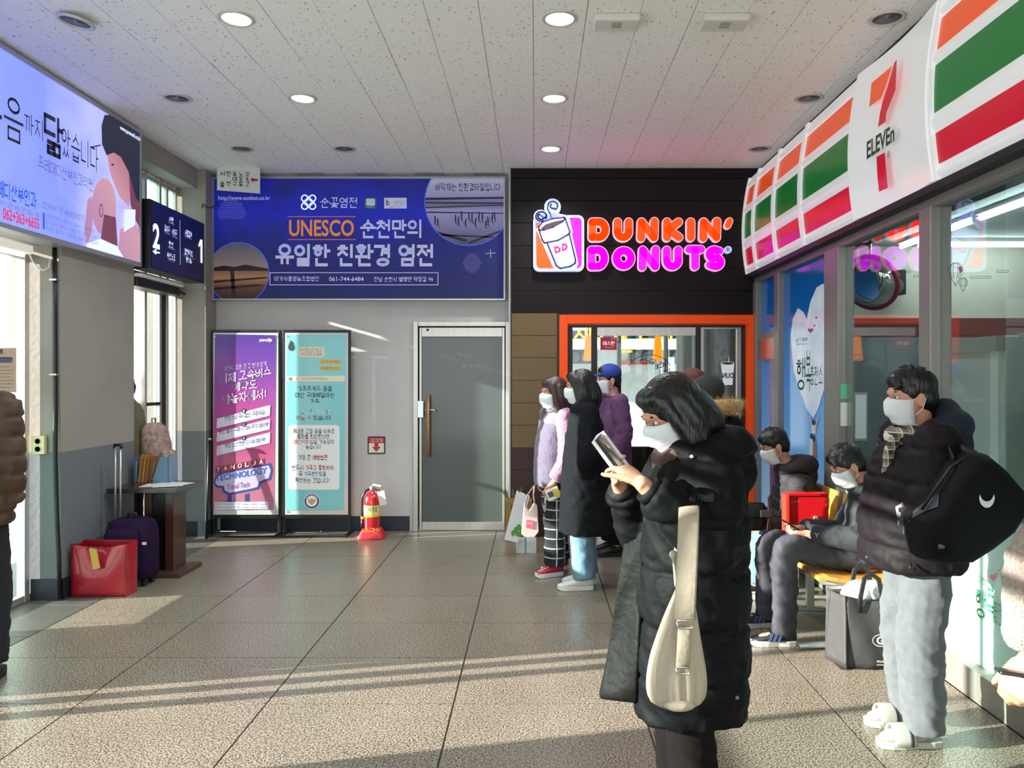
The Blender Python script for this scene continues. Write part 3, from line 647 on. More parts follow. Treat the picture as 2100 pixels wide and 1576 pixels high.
    for cx_, cy_, R_ in ((475, 437, 29), (968, 540, 19)):
        for i in range(-12, 13):
            for j in range(-12, 13):
                x, y = i*3.6 + (1.8 if j % 2 else 0), j*3.6
                if x*x + y*y < R_*R_ and not (cx_ == 475 and y > 12): d.prism([pl.pt(cx_ + x + q[0], cy_ + y + q[1], .003) for q in disc_px(0, 0, .7, .7, 5)], pl.n, 0)
    do = d.build('dot_pattern', pw, o); do['kind'] = 'stuff'
    s = MB(); strokes(s, pl, [[(996, 521), (1016, 519)], [(1006, 512), (1006.5, 529)]], 1.0, .003, 0, n=4); s.build('sparkle', w, o)
blue_banner()

# ------------------------------------------------------------------ two poster stands
def poster_stand(x0, x1, label, Y=7.86):
    pl = Plane('F', Y); o = thing('poster_stand', label, 'poster stand', (P((x0+x1)/2, 0, Y).x, Y, 0), 0, 'poster stands at the back wall')
    X = lambda p: P(p, 0, Y).x; Z = lambda p: P(0, p, Y).z
    for p in (x0, x1 - 6): MB().box(X(p), X(p+6), Y, Y+.025, .02, Z(677)).build('post', M_black, o, bevel=.003)
    for a, b in ((677, 683), (1056, 1064)): MB().box(X(x0+6), X(x1-6), Y+.001, Y+.024, Z(b), Z(a)).build('crossbar', M_black, o)
    for p in (x0, x1 - 6): MB().box(X(p), X(p+6), Y-.16, Y+.16, 0, .02).build('foot', M_black, o, bevel=.003)
    MB().box(X(x0+6), X(x1-6), Y-.15, Y-.13, .0, .016).build('foot_bar', M_black, o)
    MB().box(X(x0+5), X(x1-5), Y-.006, Y-.001, Z(1056), Z(683)).build('clear_cover', mat('poster_backing', '#c4c2c0', .25, coat=.4), o)
    for px in (x0+10, x1-10):
        for py in (690, 1050): MB().cyl(pl.pt(px, py, .004), pl.pt(px, py, .012), .006, n=10).build('stud', M_steel, o)
    return o, pl
o, pl = poster_stand(433, 576, 'poster stand with purple and pink travel booking poster by left corner')
pa, pb = pl.pt(440, 1046), pl.pt(568, 686)
flat(pl, [(441, 686), (567, 688), (562, 1046), (437, 1046)], gradmat('purple_poster', (pa.x, 0, pa.z), (pb.x - .25, 0, pb.z + .12), [(0, '#4a3a78'), (.07, '#b87888'), (.2, '#b86a86'), (.42, '#b2487e'), (.62, '#9c4496'), (.8, '#6a3c98'), (1, '#43308a')], .3, noise=.25), o, .008, 'poster')
w = ink('poster_white', '#dcd6e2'); nv = ink('poster_navy', '#27265e')
T = lambda s, b, m=w, bold=.012, off=.011, sl=0, **k: txt(s, pl, b, m, o, off, bold, slant=sl, **k)
T('yanolja', (532, 694, 559, 703), w, .03)
T('여행의 모든 것 한 번에 쉽게', (461, 752, 547, 762), w, .0, sl=.13); T('이제 고속버스', (452, 768, 557, 788), w, .018, sl=.16); T('예약도', (477, 786, 528, 804), w, .018, sl=.13); T('야놀자에서!', (457, 810, 546, 831), w, .018, sl=.15)
for k, (yy, s) in enumerate(((845, '런칭기념 즉시할인 쿠폰제공!'), (873, '숙소 동시 구매 시 20% 추가 페이백!'), (901, '특정 노선 한번 더 10% 페이백!'))):
    flat(pl, [(446, yy+14), (555, yy-14), (554, yy+8), (445, yy+34)], ink('poster_card', '#cfcbdc'), o, .011)
    T(s, (462 if k != 1 else 450, yy+9, 545 if k != 1 else 552, yy+19), nv, .006, .0135, .165)
    flat(pl, disc_px(501, yy-2, 4.6, 4.6, 20), nv, o, .0125); T(str(k+1), (499.6, yy-4.2, 502.4, yy+.4), w, .02, .015)
for k, c in enumerate('YANOLJA'):
    x = 443 + k*14.6; y = 958 - k*2.6
    flat(pl, [(x, y), (x+12.5, y-2.2), (x+12, y+11), (x-.5, y+13.2)], ink('poster_brick_red', '#8e2c48'), o, .0105); T(c, (x+2, y+1, x+10, y+10), ink('poster_cream', '#e8d6b4'), .02, .0135, .12)
flat(pl, [(438, 990), (444, 974), (455, 968), (556, 950), (560, 964), (556, 984), (546, 988), (536, 992), (532, 1003), (520, 1006), (470, 1016), (458, 1010), (456, 1001), (444, 1000)], ink('poster_sign_rim', '#3a3f92'), o, .0095)
flat(pl, [(442, 989), (447, 977), (457, 972), (552, 955), (556, 965), (552, 980), (543, 984), (533, 988), (528, 999), (518, 1002), (472, 1011), (462, 1006), (460, 997), (447, 996)], ink('poster_sign_face', '#bfb2d8'), o, .0105)
T('TECHNOLOGY', (443, 975, 548, 988), ink('poster_tech_blue', '#3c62b8'), .02, .0125, .16); T('Travel Tech', (466, 994, 512, 1005), ink('poster_script', '#8e4a78'), .01, .0125, .14)
for x in (467, 503): flat(pl, [(x, 1014), (x+9, 1012), (x+9, 1046), (x, 1046)], ink('poster_post_blue', '#3a3880'), o, .0092)
flat(pl, [(441, 1030), (551, 1029), (551, 1044), (441, 1046)], ink('poster_card'), o, .0105)
for r_ in range(2):
    for c in range(6): T(('partner', 'travel', 'express', 'transit', 'terminal', 'ticket')[c], (445 + c*17.6, 1032.5 + r_*6.5, 458 + c*17.6, 1035.5 + r_*6.5), ink('poster_small_grey', '#8a86a8'), 0, .0125)

o, pl = poster_stand(580, 719, 'poster stand with turquoise phone fraud warning poster next to extinguisher')
flat(pl, [(589, 687), (711, 686), (705, 1046), (586, 1047)], mat('turquoise_poster', '#7fc4c6', .25, coat=.3), o, .008, 'poster')
k_ = ink('poster_black', '#26282e'); r_ = ink('poster_red', '#d0404a'); b_ = ink('poster_blue', '#3a8ac8'); cr = ink('poster_card_cream', '#e4dcc0'); og = ink('poster_orange', '#e0b04a')
w = ink('poster_white2', '#e6eaea')
T = lambda s, b, m=k_, bold=.012, off=.011, sl=0, **kk: txt(s, pl, b, m, o, off, bold, slant=sl, **kk)
flat(pl, disc_px(598, 713, 6.5, 7, 20), ink('poster_drop', '#3a3a40'), o, .0105); flat(pl, [(592, 709), (604, 706), (597, 698)], ink('poster_drop'), o, .0104)
flat(pl, rrect_px(613, 712, 666, 733, 5), cr, o, .0105); T('엄마, 뭐해? 나 핸드폰 고장\n나서 수리 맡겼어.. 문자로..\n이쪽으로 답장 좀 해줄래?', (615, 715, 663, 730), k_, 0, .0125)
for y in (738, 751.5): flat(pl, [(656, y), (700, y+.5), (700, y+8), (656, y+7.5)], og, o, .0105)
T('응, 그래. 어디 고장났어?', (661, 740, 697, 744), k_, 0, .0125); T('(카드번호) 잘 안 보여..', (659, 753.5, 697, 757.5), k_, 0, .0125)
flat(pl, [(588, 772), (708, 771), (708, 783), (588, 783)], cr, o, .0105); flat(pl, [(593, 774.5), (599, 774.5), (599, 780.5), (593, 780.5)], ink('poster_grey', '#7a7a70'), o, .0125); T('아... 나도 폰으로 밖에 못받는데', (608, 774.5, 672, 780), ink('poster_grey'), 0, .0125)
T('기프트카드 등을', (611, 792, 682, 803)); T('대신 구매해달라는', (606, 805, 687, 816)); T('가족,', (636, 818, 658, 828))
T('당신의 가족이', (616, 840, 676, 850), w); T('아닐 수', (608, 852, 639, 862), r_); T('있습니다.', (643, 852, 682, 862))
flat(pl, rrect_px(592, 872, 697, 1005, 7), ink('poster_panel_white', '#e2e4e2'), o, .0105)
T('휴대폰 고장 등을 이유로', (601, 880, 687, 890), k_, .012, .0125); T('통화를 회피한다면,', (610, 891, 678, 901), k_, .012, .0125); T('메신저피싱', (602, 901.5, 643, 911), r_, .015, .0125); T('일 가능성이', (644, 901.5, 685, 911), k_, .01, .0125); T('높습니다.', (627, 912, 661, 921), k_, .01, .0125)
T('가장 큰', (612, 933, 638, 944), k_, .012, .0125); T('예방법은', (642, 933, 673, 944), r_, .02, .0125)
T('반드시', (599, 954, 623, 965), k_, .012, .0125); T('가족과 통화하여', (627, 954, 684, 965), r_, .015, .0125); T('꼭', (613, 967, 621, 977), k_, .012, .0125); T('가족본인임을', (624, 967, 670, 977), b_, .02, .0125); T('확인', (606, 980, 622, 990), b_, .02, .0125); T('하는 것입니다!', (623, 980, 676, 991), k_, .01, .0125)
flat(pl, disc_px(640, 1028, 16, 16, 32), ink('crest_white', '#e8e8ea'), o, .0105); flat(pl, disc_px(640, 1028, 14.8, 14.8, 32), ink('crest_navy', '#2b3a7c'), o, .0115); flat(pl, disc_px(640, 1028, 11.5, 11.5, 32), ink('crest_white'), o, .0125)
flat(pl, [(631, 1022), (637, 1025), (640, 1021), (643, 1025), (649, 1022), (646, 1031), (640, 1036), (634, 1031)], ink('crest_gold', '#c9a24a'), o, .0135)
for i in range(9):
    a = math.radians(30 + i*15); T('국', (640 - 13.2*math.cos(a) - 1.2, 1028 - 13.2*math.sin(a) - 1.2, 640 - 13.2*math.cos(a) + 1.2, 1028 - 13.2*math.sin(a) + 1.2), w, .02, .0135)

# ------------------------------------------------------------------ extinguisher sign, extinguisher
pl = Plane('F', YB - .006)
o = thing('extinguisher_sign', 'small square red and cream extinguisher sign with down arrow on wall', 'sign', (P(772, 0, YB).x, YB, P(0, 931, YB).z))
flat(pl, rrect_px(754, 895.5, 790, 931.5, 2), M_black, o, 0, 'plate', .006); flat(pl, [(756.5, 898), (787.5, 898), (787.5, 909.5), (756.5, 909.5)], ink('sign_red', '#b3242f'), o, .001); flat(pl, [(756.5, 909.5), (787.5, 909.5), (787.5, 929), (756.5, 929)], ink('sign_cream', '#d8d2c0'), o, .001)
txt('소화기', pl, (760, 900, 784, 907.5), ink('sign_cream'), o, .002, .02); flat(pl, [(768, 909.5), (776, 909.5), (776, 917), (781, 917), (772, 927), (763, 917), (768, 917)], ink('sign_red'), o, .002)
def extinguisher():
    Y = 7.72; c = P(763, 1097, Y); x, y = c.x, Y; s = Y/FPX
    o = thing('fire_extinguisher', 'red fire extinguisher with yellow label standing in a red base', 'extinguisher', (x, y, 0))
    red = mat('extinguisher_red', '#c4161f', .25, coat=.6); 
    MB().loft([((x, y, 0), (.135, 0, 0), (0, .12, 0)), ((x, y, .03), (.125, 0, 0), (0, .11, 0)), ((x, y, .10), (.085, 0, 0), (0, .08, 0))], 20, 6).build('base', mat('base_red_plastic', '#c8202a', .4), o, bevel=.01)
    MB().lathe([(.078, .05), (.080, .07), (.080, .36), (.074, .40), (.055, .435), (.025, .45), (.025, .47)], (x, y, 0), 28).build('cylinder', red, o, smooth=True)
    MB().lathe([(.081, .225), (.081, .33)], (x, y, 0), 28).build('label_band', mat('label_yellow', '#d8d080', .4), o)
    MB().lathe([(.082, .215), (.082, .235)], (x, y, 0), 28).build('label_stripe', mat('stripe_yellow', '#e0b82c', .4), o)
    MB().lathe([(.022, .465), (.026, .47), (.026, .51), (.016, .52)], (x, y, 0), 16).build('valve', M_steel, o, smooth=True)
    MB().tube([(x-.02, y, .50), (x+.02, y, .53), (x+.09, y, .515)], .012, 8, .006).build('squeeze_lever', mat('lever_white', '#d8d4cc', .4), o)
    MB().tube([(x-.02, y, .49), (x+.03, y, .485), (x+.08, y, .47)], .011, 8, .006).build('carry_handle', mat('lever_red', '#9c1a20', .4), o)
    MB().tube([(x-.02, y, .49), (x-.06, y-.02, .47), (x-.095, y-.02, .40), (x-.098, y-.02, .28), (x-.092, y-.02, .19)], .011, 8).build('hose', M_black, o, smooth=True)
    MB().cyl((x-.092, y-.02, .20), (x-.09, y-.02, .09), .015, .020, 12).build('nozzle', M_black, o, smooth=True)
    MB().cyl((x-.092, y-.02, .215), (x-.092, y-.02, .19), .017, .017, 12).build('nozzle_band', mat('stripe_yellow'), o)
    MB().obox((x+.105, y-.03, .40), (.035, 0, .008), (0, .001, 0), (-.015, 0, .07)).build('check_tag', mat('tag_paper', '#d8d2c8', .7), o)
    p2 = Plane('F', Y-.10); txt('소화기', p2, (746, 1083, 779, 1092), mat('stripe_yellow'), o, 0.002, .02)
    txt('ABC 분말', Plane('F', Y-.082), (752, 1040, 774, 1050), k_, o, .002, .01)
extinguisher()
# ------------------------------------------------------------------ donut shop front
M_brown = mat('dark_brown_board', '#150b0d', .6, spec=.25, noise=.1, nscale=6, stretch=(1, 1, 20))
M_tan = mat('tan_board', '#6b5433', .6, noise=.12, nscale=60, world=True)
M_brown2 = mat('chocolate_board', '#38211a', .6, noise=.1, nscale=60, world=True)
M_orange = mat('orange_frame_paint', '#e24806', .45, emit=.12, spec=.3)
def donut_front():
    pl = Plane('F', YD); X = lambda p: P(p, 0, YD).x; Z = lambda p: P(0, p, YD).z
    o = struct('wall_donut_shop', MB().box(-.241, 2.30, YD + .02, YD + .2, Z(644), ZC).box(-.241, X(1149), YD + .02, YD + .2, 0, Z(644)), M_black)
    edges = [345, 366, 412, 457.5, 504, 551, 597, 642.5]
    for a, b in zip(edges, edges[1:]): MB().box(-.241, 2.27, YD, YD + .02, Z(b) + .002, min(ZC, Z(a) - .002)).build('fascia_board', M_brown, o, bevel=.002, seg=1)
    e2 = [642.5, 689, 734.5, 781, 827, 873, 919, 965, 1011, 1057, 1101]
    for i, (a, b) in enumerate(zip(e2, e2[1:])): MB().box(-.236, X(1142), YD, YD + .02, max(0, Z(b) + .0025), Z(a) - .0025).build('side_board', M_tan if i < 6 else M_brown2, o, bevel=.002, seg=1)
    MB().box(-.246, -.236, YD - .006, YD + .02, 0, ZC).build('edge_trim', M_black, o)
    # orange portal
    d = bpy.data.objects.new('door_5', None); COL.objects.link(d); d.location = (X(1350), YD, 0); d['kind'] = 'structure'
    MB().box(X(1147), X(1164), YD - .05, YD + .22, 0, Z(647)).build('portal_post', M_orange, d, bevel=.004)
    MB().box(X(1533), X(1553), YD - .05, YD + .22, 0, Z(647)).build('portal_post', M_orange, d, bevel=.004)
    MB().box(X(1164), X(1533), YD - .049, YD + .22, Z(665), Z(647)).build('portal_head', M_orange, d, bevel=.004)
    y0, y1 = YD + .06, YD + .12
    for a, b in ((1165, 1175), (1214, 1226), (1429, 1440), (1523, 1532)): MB().box(X(a), X(b), y0, y1, 0, Z(666)).build('door_post', M_dkfr, d, bevel=.003)
    MB().box(X(1226), X(1429), y0, y1, Z(688), Z(671)).build('door_header', M_steel, d)
    MB().box(X(1165), X(1532), y0 + .002, y1 - .002, Z(671), Z(666)).build('head_rail', M_dkfr, d)
    MB().box(X(1440), X(1523), y0 + .01, y1 - .01, Z(674), Z(671)).build('side_rail', M_steel, d)
    MB().box(X(1440), X(1446), y0 + .005, y1 - .005, 0, Z(674)).build('side_stile', M_steel, d)
    MB().box(X(1515), X(1523), y0 + .005, y1 - .005, 0, Z(674)).build('side_stile', M_steel, d)
    for a, b, t in ((1175, 1214, 671), (1226, 1429, 688), (1440, 1523, 674)): MB().box(X(a), X(b), YD + .085, YD + .093, 0.02, Z(t)).build('pane', M_glass, d)
    p2 = Plane('F', YD + .083)
    s = thing('security_sticker', 'small red security sticker with white letters on the shop door glass', 'sticker', (p2.pt(1248, 718).x, YD + .083, p2.pt(0, 718).z))
    flat(p2, [(1231, 692), (1265, 692), (1265, 718), (1231, 718)], ink('sticker_red', '#b01838', .1), s, .002, 'sheet'); txt('에스원', p2, (1236, 700, 1260, 709), ink('sticker_white', '#efe6e8', .2), s, .004, .02); txt('S1 security', p2, (1241, 711.5, 1256, 714), ink('sticker_white'), s, .004, 0); txt('SECURITY', p2, (1253, 694, 1263, 696), ink('sticker_white'), s, .004, 0)
    c = thing('cup_decal', 'white paper cup decal with mirrored dark letters on right shop door pane', 'decal', (p2.pt(1491, 790).x, YD + .083, p2.pt(0, 790).z))
    flat(p2, [(1478, 745), (1506, 745), (1502, 790), (1483, 790)], ink('decal_white', '#dfe6e6', .15), c, .002, 'cup'); flat(p2, disc_px(1492, 745, 14, 3.5, 24), ink('decal_lid', '#b8c4c4', .05), c, .003); flat(p2, disc_px(1492, 745.5, 11.5, 2.4, 24), ink('decal_drink', '#2f3a34'), c, .004)
    txt('DUN', p2, (1481, 765, 1504, 776), ink('decal_dark', '#2a2f30'), c, .004, .03, mirror=True)
    st = MB(); strokes(st, p2, [[(1494, 744), (1495, 738), (1493, 731)]], 1.2, .004, 0, n=4); st.build('straw', ink('decal_white'), c)
    st = MB(); strokes(st, p2, [arc(1332, 762, 45, 34, 20, 160, 20), arc(1320, 742, 7, 5, 0, 330, 14), arc(1338, 742, 7, 5, 0, 330, 14)], 1.3, .002, 0, n=4)
    dd = thing('round_logo_decal', 'dark line drawn round cafe decal on the middle shop door pane', 'decal', (p2.pt(1335, 770).x, YD + .083, p2.pt(0, 770).z)); st.build('line_art', ink('decal_dark'), dd)
    txt('ICE', p2, (1343, 742, 1366, 752), ink('decal_dark'), dd, .003, .02, slant=-.3, mirror=True); txt('PEACE', p2, (1352, 754, 1374, 764), ink('decal_dark'), dd, .003, .02, slant=-.4, mirror=True)
    # behind the glass
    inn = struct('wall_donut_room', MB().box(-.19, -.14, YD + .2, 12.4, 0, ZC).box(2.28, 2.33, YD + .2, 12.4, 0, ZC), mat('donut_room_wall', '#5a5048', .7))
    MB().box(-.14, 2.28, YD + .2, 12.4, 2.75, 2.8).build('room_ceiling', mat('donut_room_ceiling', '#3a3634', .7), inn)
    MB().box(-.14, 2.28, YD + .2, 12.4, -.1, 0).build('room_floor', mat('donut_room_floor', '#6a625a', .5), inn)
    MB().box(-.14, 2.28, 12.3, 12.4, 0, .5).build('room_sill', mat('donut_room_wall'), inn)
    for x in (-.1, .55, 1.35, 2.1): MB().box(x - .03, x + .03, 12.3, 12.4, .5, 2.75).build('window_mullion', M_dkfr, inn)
    for px in (1207, 1349):
        q = P(px, 692, 9.2); g = thing('pendant_lamp', 'orange glass pendant lamp behind the ' + ('narrow left' if px < 1300 else 'middle') + ' shop door pane', 'lamp', (q.x, 9.2, q.z - .28), 0, 'pendant lamps in the shop')
        MB().lathe([(.065, -.28), (.062, -.25), (.038, 0), (.02, .02), (.012, .03)], (q.x, 9.2, q.z), 24).build('shade', mat('pendant_orange', '#e07010', .3, emit=1.4), g, smooth=True)
        MB().cyl((q.x, 9.2, q.z + .02), (q.x, 9.2, 2.75), .006, n=6).build('cord', M_black, g)
    return pl
donut_front()
# street seen through the shop
struct('road_outside', MB().box(-6, 14, 12.6, 24, -.2, -.04), M_asph)
def street():
    Y = 16.5; pl = Plane('F', Y); X = lambda p: P(p, 0, Y).x; Z = lambda p: P(0, p, Y).z
    o = thing('street_shop', 'pale street shop with teal awning and round windows seen through door glass', 'building', (2.4, Y, 0))
    MB().box(-3, 8, Y, Y + 1, -.04, 6).build('wall', mat('street_wall', '#c2c4c6', .7, noise=.1), o)
    aw = MB().prism([V((-2, Y-1.1, Z(718))), V((8, Y-1.1, Z(718))), V((8, Y, Z(690))), V((-2, Y, Z(690)))], (0, -.6, .8), .03).build('awning', mat('awning_teal', '#9fcfcb', .6), o)
    for k in range(60): MB().cyl((-2 + k*.17, Y-1.1, Z(718)+.0), (-2 + k*.17, Y-1.1, Z(721)), .085, .085, 8).build('scallop', mat('awning_white', '#dfe8e6', .6), aw)
    MB().box(-2, 8, Y-.3, Y, Z(690), Z(680)).build('sign_board', mat('street_sign', '#23243a', .5), o)
    txt('새고을 순대 국밥', Plane('F', Y-.3), (1176, 672, 1470, 698), ink('street_yellow', '#e8c02c', .3), o, .02, .03)
    for px in (1190, 1315, 1400, 1470):
        fr = MB().box(X(px-26), X(px+26), Y-.06, Y, Z(746), Z(718)).build('window', mat('street_window_frame', '#4a3a3c', .5), o)
        for k in (-12, 12): MB().lathe([(.105, 0), (.11, .03), (.09, .035)], P(px+k, 733, Y-.06), 20, Matrix.Rotation(math.pi/2, 3, 'X')).build('round_pane', mat('street_pane', '#6a7076', .2), fr)
    MB().box(X(1270), X(1330), Y-.08, Y, Z(748), Z(741)).build('red_board', ink('street_red', '#c0402c'), o)
    MB().box(X(1342), X(1368), Y-.9, Y-.85, Z(800), Z(735)).build('white_banner', ink('street_white', '#e8e6ea'), o); txt('순\n대', Plane('F', Y-.91), (1351, 739, 1362, 762), ink('street_violet', '#5a3a90'), o, .01, .02)
    MB().box(X(1268), X(1296), Y-.09, Y-.01, Z(724), Z(719)).build('yellow_strip', ink('street_yellow'), o)
street()

# ------------------------------------------------------------------ illuminated cup sign and letters
def zp(x, y): return (1030 + x/3.889, 330 + y/3.889)
def shop_sign():
    pl = Plane('F', YD); E1 = 1.15
    wht = mat('sign_white_lit', '#aebcf4', .5, emit=.40); org = mat('sign_orange_lit', '#fb4a06', .5, emit=.50); mag = mat('sign_magenta_lit', '#d808e4', .5, emit=.48); side = mat('sign_side', '#9aa0b0', .4)
    pur = ink('sign_purple_line', '#3a1e66', .1); cof = ink('sign_coffee', '#4a2a24', .05); pinkd = ink('sign_pink', '#e02c78', .5)
    outl = mat('letter_rim_lit', '#e8b8cc', .5, emit=.40)
    o = thing('cup_logo_sign', 'illuminated sign of a steaming coffee cup on an orange and magenta square', 'sign', (pl.pt(1145, 557).x, YD, pl.pt(0, 557).z))
    def fl(pts, m, off, t=0.0, name='print'): return flat(pl, [zp(x, y) for x, y in pts], m, o, off, name, t)
    rr = lambda x0, y0, x1, y1, r: rrect_px(x0, y0, x1, y1, r, 8)
    fl(rr(247, 443, 650, 888, 48), wht, .06, .06, 'case')
    for c in ((305, 455, 55), (400, 378, 66)): fl(disc_px(c[0], c[1], c[2], c[2], 36), wht, .06, .06, 'steam_case')
    fl([(258, 470), (350, 420), (440, 430), (520, 445), (520, 520), (258, 560)], wht, .06, .06, 'steam_case')
    fl([(268, 505), (300, 500), (350, 660), (420, 864), (300, 864), (280, 855), (272, 835)], org, .064); fl([(520, 464), (605, 464), (622, 472), (630, 490), (630, 835), (615, 858), (580, 864), (600, 800), (555, 600), (545, 560)], mag, .064)
    fl([(268, 560), (300, 520), (480, 445), (535, 470), (560, 580), (545, 610), (605, 830), (580, 880), (440, 890), (400, 850), (330, 690), (285, 590)], wht, .066)
    L = MB(); S = lambda ln, w=12, cl=False, off=.070: strokes(L, pl, [[zp(x, y) for x, y in l] for l in ln], w/3.889, off, 0, cl, 5)
    S([[(289, 540), (320, 500), (400, 472), (490, 463), (500, 470), (480, 495), (400, 540), (330, 562), (295, 565), (289, 540)], [(500, 470), (538, 580), (520, 600), (440, 645), (335, 665), (318, 640), (292, 560)], [(358, 668), (430, 845), (460, 866), (540, 850), (578, 825), (582, 800), (533, 598)]])
    S([arc(310, 455, 42, 38, 300, -20, 14) + arc(310, 455, 26, 24, -20, -230, 14) + [(322, 460)], [(345, 475), (352, 440)]], 12); S([[(390, 465), (380, 430), (360, 395), (365, 360)] + arc(402, 370, 38, 34, 170, -60, 12) + arc(402, 374, 20, 18, -60, -240, 8)], 10)
    L.build('line_art', pur, o)
    fl([(310, 548), (345, 518), (420, 495), (488, 482), (470, 500), (400, 538), (335, 560), (312, 560)], cof, .069)
    p = MB(); DD = lambda x, y: [(x, y), (x+5, y-52), (x+28, y-50), (x+42, y-32), (x+38, y-12), (x+22, y-2), (x, y)]
    strokes(p, pl, [[zp(420 + (a-420)*1.0, b) for a, b in l] for l in ([(425, 740), (418, 700), (440, 697), (458, 712), (455, 730), (425, 740)], [(480, 722), (480, 676), (500, 676), (512, 690), (508, 708), (480, 722)])], 13/3.889, .071, 0, False, 6); p.build('initials', pinkd, o)
    # letters
    g = thing('illuminated_shop_letters', 'orange and magenta illuminated shop name in fat round letters above door', 'sign', (pl.pt(1350, 557).x, YD, pl.pt(0, 557).z))
    h = 37
    def D(x0, x1, y0, y1): return [[(x0+h, y0+h), ((x0+x1)/2, y0+h)] + arc((x0+x1)/2 + 2, (y0+y1)/2, (x1-x0)/2 - h, (y1-y0)/2 - h, 90, -90, 12) + [(x0+h, y1-h), (x0+h, y0+h)]]
    def U(x0, x1, y0, y1): r = (x1-x0)/2 - h; return [[(x0+h, y0+h)] + arc((x0+x1)/2, y1-h-r, r, r, 180, 360, 10) + [(x1-h, y0+h)]]
    def N(x0, x1, y0, y1): return [[(x0+h-4, y1-h+4), (x0+h, y0+h), (x1-h, y1-h+2), (x1-h+4, y0+h-4)]]
    def K(x0, x1, y0, y1): m = (y0+y1)/2; return [[(x0+h, y0+h), (x0+h, y1-h)], [(x1-h, y0+h), (x0+h+10, m), (x1-h+3, y1-h)]]
    def I(x0, x1, y0, y1): return [[(x0+h, y0+h), (x0+h, y1-h)]]
    def O(x0, x1, y0, y1): return [arc((x0+x1)/2, (y0+y1)/2, (x1-x0)/2-h-4, (y1-y0)/2-h-4, 0, 360, 24)]
    def Tt(x0, x1, y0, y1): return [[(x0+h-4, y0+h-6), (x1-h+4, y0+h-6)], [((x0+x1)/2, y0+h), ((x0+x1)/2, y1-h)]]
    def Sx(x0, x1, y0, y1): return [[(x1-h-4, y0+h+8)] + arc((x0+x1)/2 - 6, y0+h+32, (x1-x0)/2-h, 34, 60, 250, 8)[0:] + [((x0+x1)/2, (y0+y1)/2)] + arc((x0+x1)/2 + 6, y1-h-32, (x1-x0)/2-h, 34, 70, -120, 8) + [(x0+h-2, y1-h-12)]]
    def Ap(x0, x1, y0, y1): return [[(1803, 488), (1788, 525)]]
    r1 = [(D, 678, 852), (U, 878, 1040), (N, 1068, 1240), (K, 1270, 1435), (I, 1458, 1531), (N, 1560, 1735), (Ap, 1765, 1828)]
    r2 = [(D, 672, 845), (O, 866, 1062), (N, 1078, 1250), (U, 1268, 1432), (Tt, 1450, 1608), (Sx, 1612, 1762)]
    for row, y0, y1, m in ((r1, 460, 655, org), (r2, 683, 885, mag)):
        for f, a, b in row:
            ln = [[zp(x, y) for x, y in l] for l in f(a, b, y0, y1)]; w = (58 if f is Ap else 74)/3.889
            L = MB(); strokes(L, pl, ln, w, .055, .055, False, 8); lo = L.build('letter', outl, g)
            L = MB(); strokes(L, pl, ln, w - 3.4, .059, .004, False, 8); L.build('letter_face', m, lo)
    L = MB(); L.prism([pl.pt(*zp(x, y), .05) for x, y in disc_px(1793, 715, 29, 29, 28)], pl.n, .05); ro = L.build('registered_disc', wht, g); txt('R', pl, zp(1781, 700) + zp(1806, 730), pur, ro, .052, .01)
shop_sign()

# ------------------------------------------------------------------ striped convenience store sign (curved, backlit)
def Xs(z):
    t = (z - 2.64) / (3.60 - 2.64); return 2.19 - 0.10 * math.sin(math.pi * (0.18 + 0.74 * t)) ** 0.8
M_sw = mat('sign_white_acrylic', '#e2e3e4', .3, emit=.17, coat=.2); M_so = mat('sign_orange_acrylic', '#e2501a', .3, emit=.24, coat=.2); M_sg = mat('sign_green_acrylic', '#00682a', .3, emit=.24, coat=.2); M_sr = mat('sign_red_acrylic', '#c00420', .3, emit=.24, coat=.2)
def shell(y0, y1, z0, z1, off, n=24, m=1, ydish=0.0, back=None):
    mb = MB(); k = 0
    for j in range(m + 1):
        y = y0 + (y1 - y0) * j / m; dish = ydish * math.sin(math.pi * j / m)
        for i in range(n + 1):
            z = z0 + (z1 - z0) * i / n; mb.v.append(V((Xs(z) - off + dish, y, z)))
    for j in range(m):
        for i in range(n): a = j*(n+1)+i; mb.f.append((a, a+1, a+n+2, a+n+1))
    if back is not None:      # close the body: ends and top/bottom
        b0 = len(mb.v)
        for y in (y0, y1): mb.v += [V((back, y, z0)), V((back, y, z1))]
        mb.f.append(tuple(range(n, -1, -1)) + (b0, b0+1)); mb.f.append(tuple(m*(n+1)+i for i in range(n+1)) + (b0+3, b0+2))
        mb.f.append(tuple(j*(n+1) for j in range(m+1)) + (b0+2, b0)); mb.f.append(tuple(j*(n+1)+n for j in range(m, -1, -1)) + (b0+1, b0+3)); mb.f.append((b0, b0+2, b0+3, b0+1))
    return mb
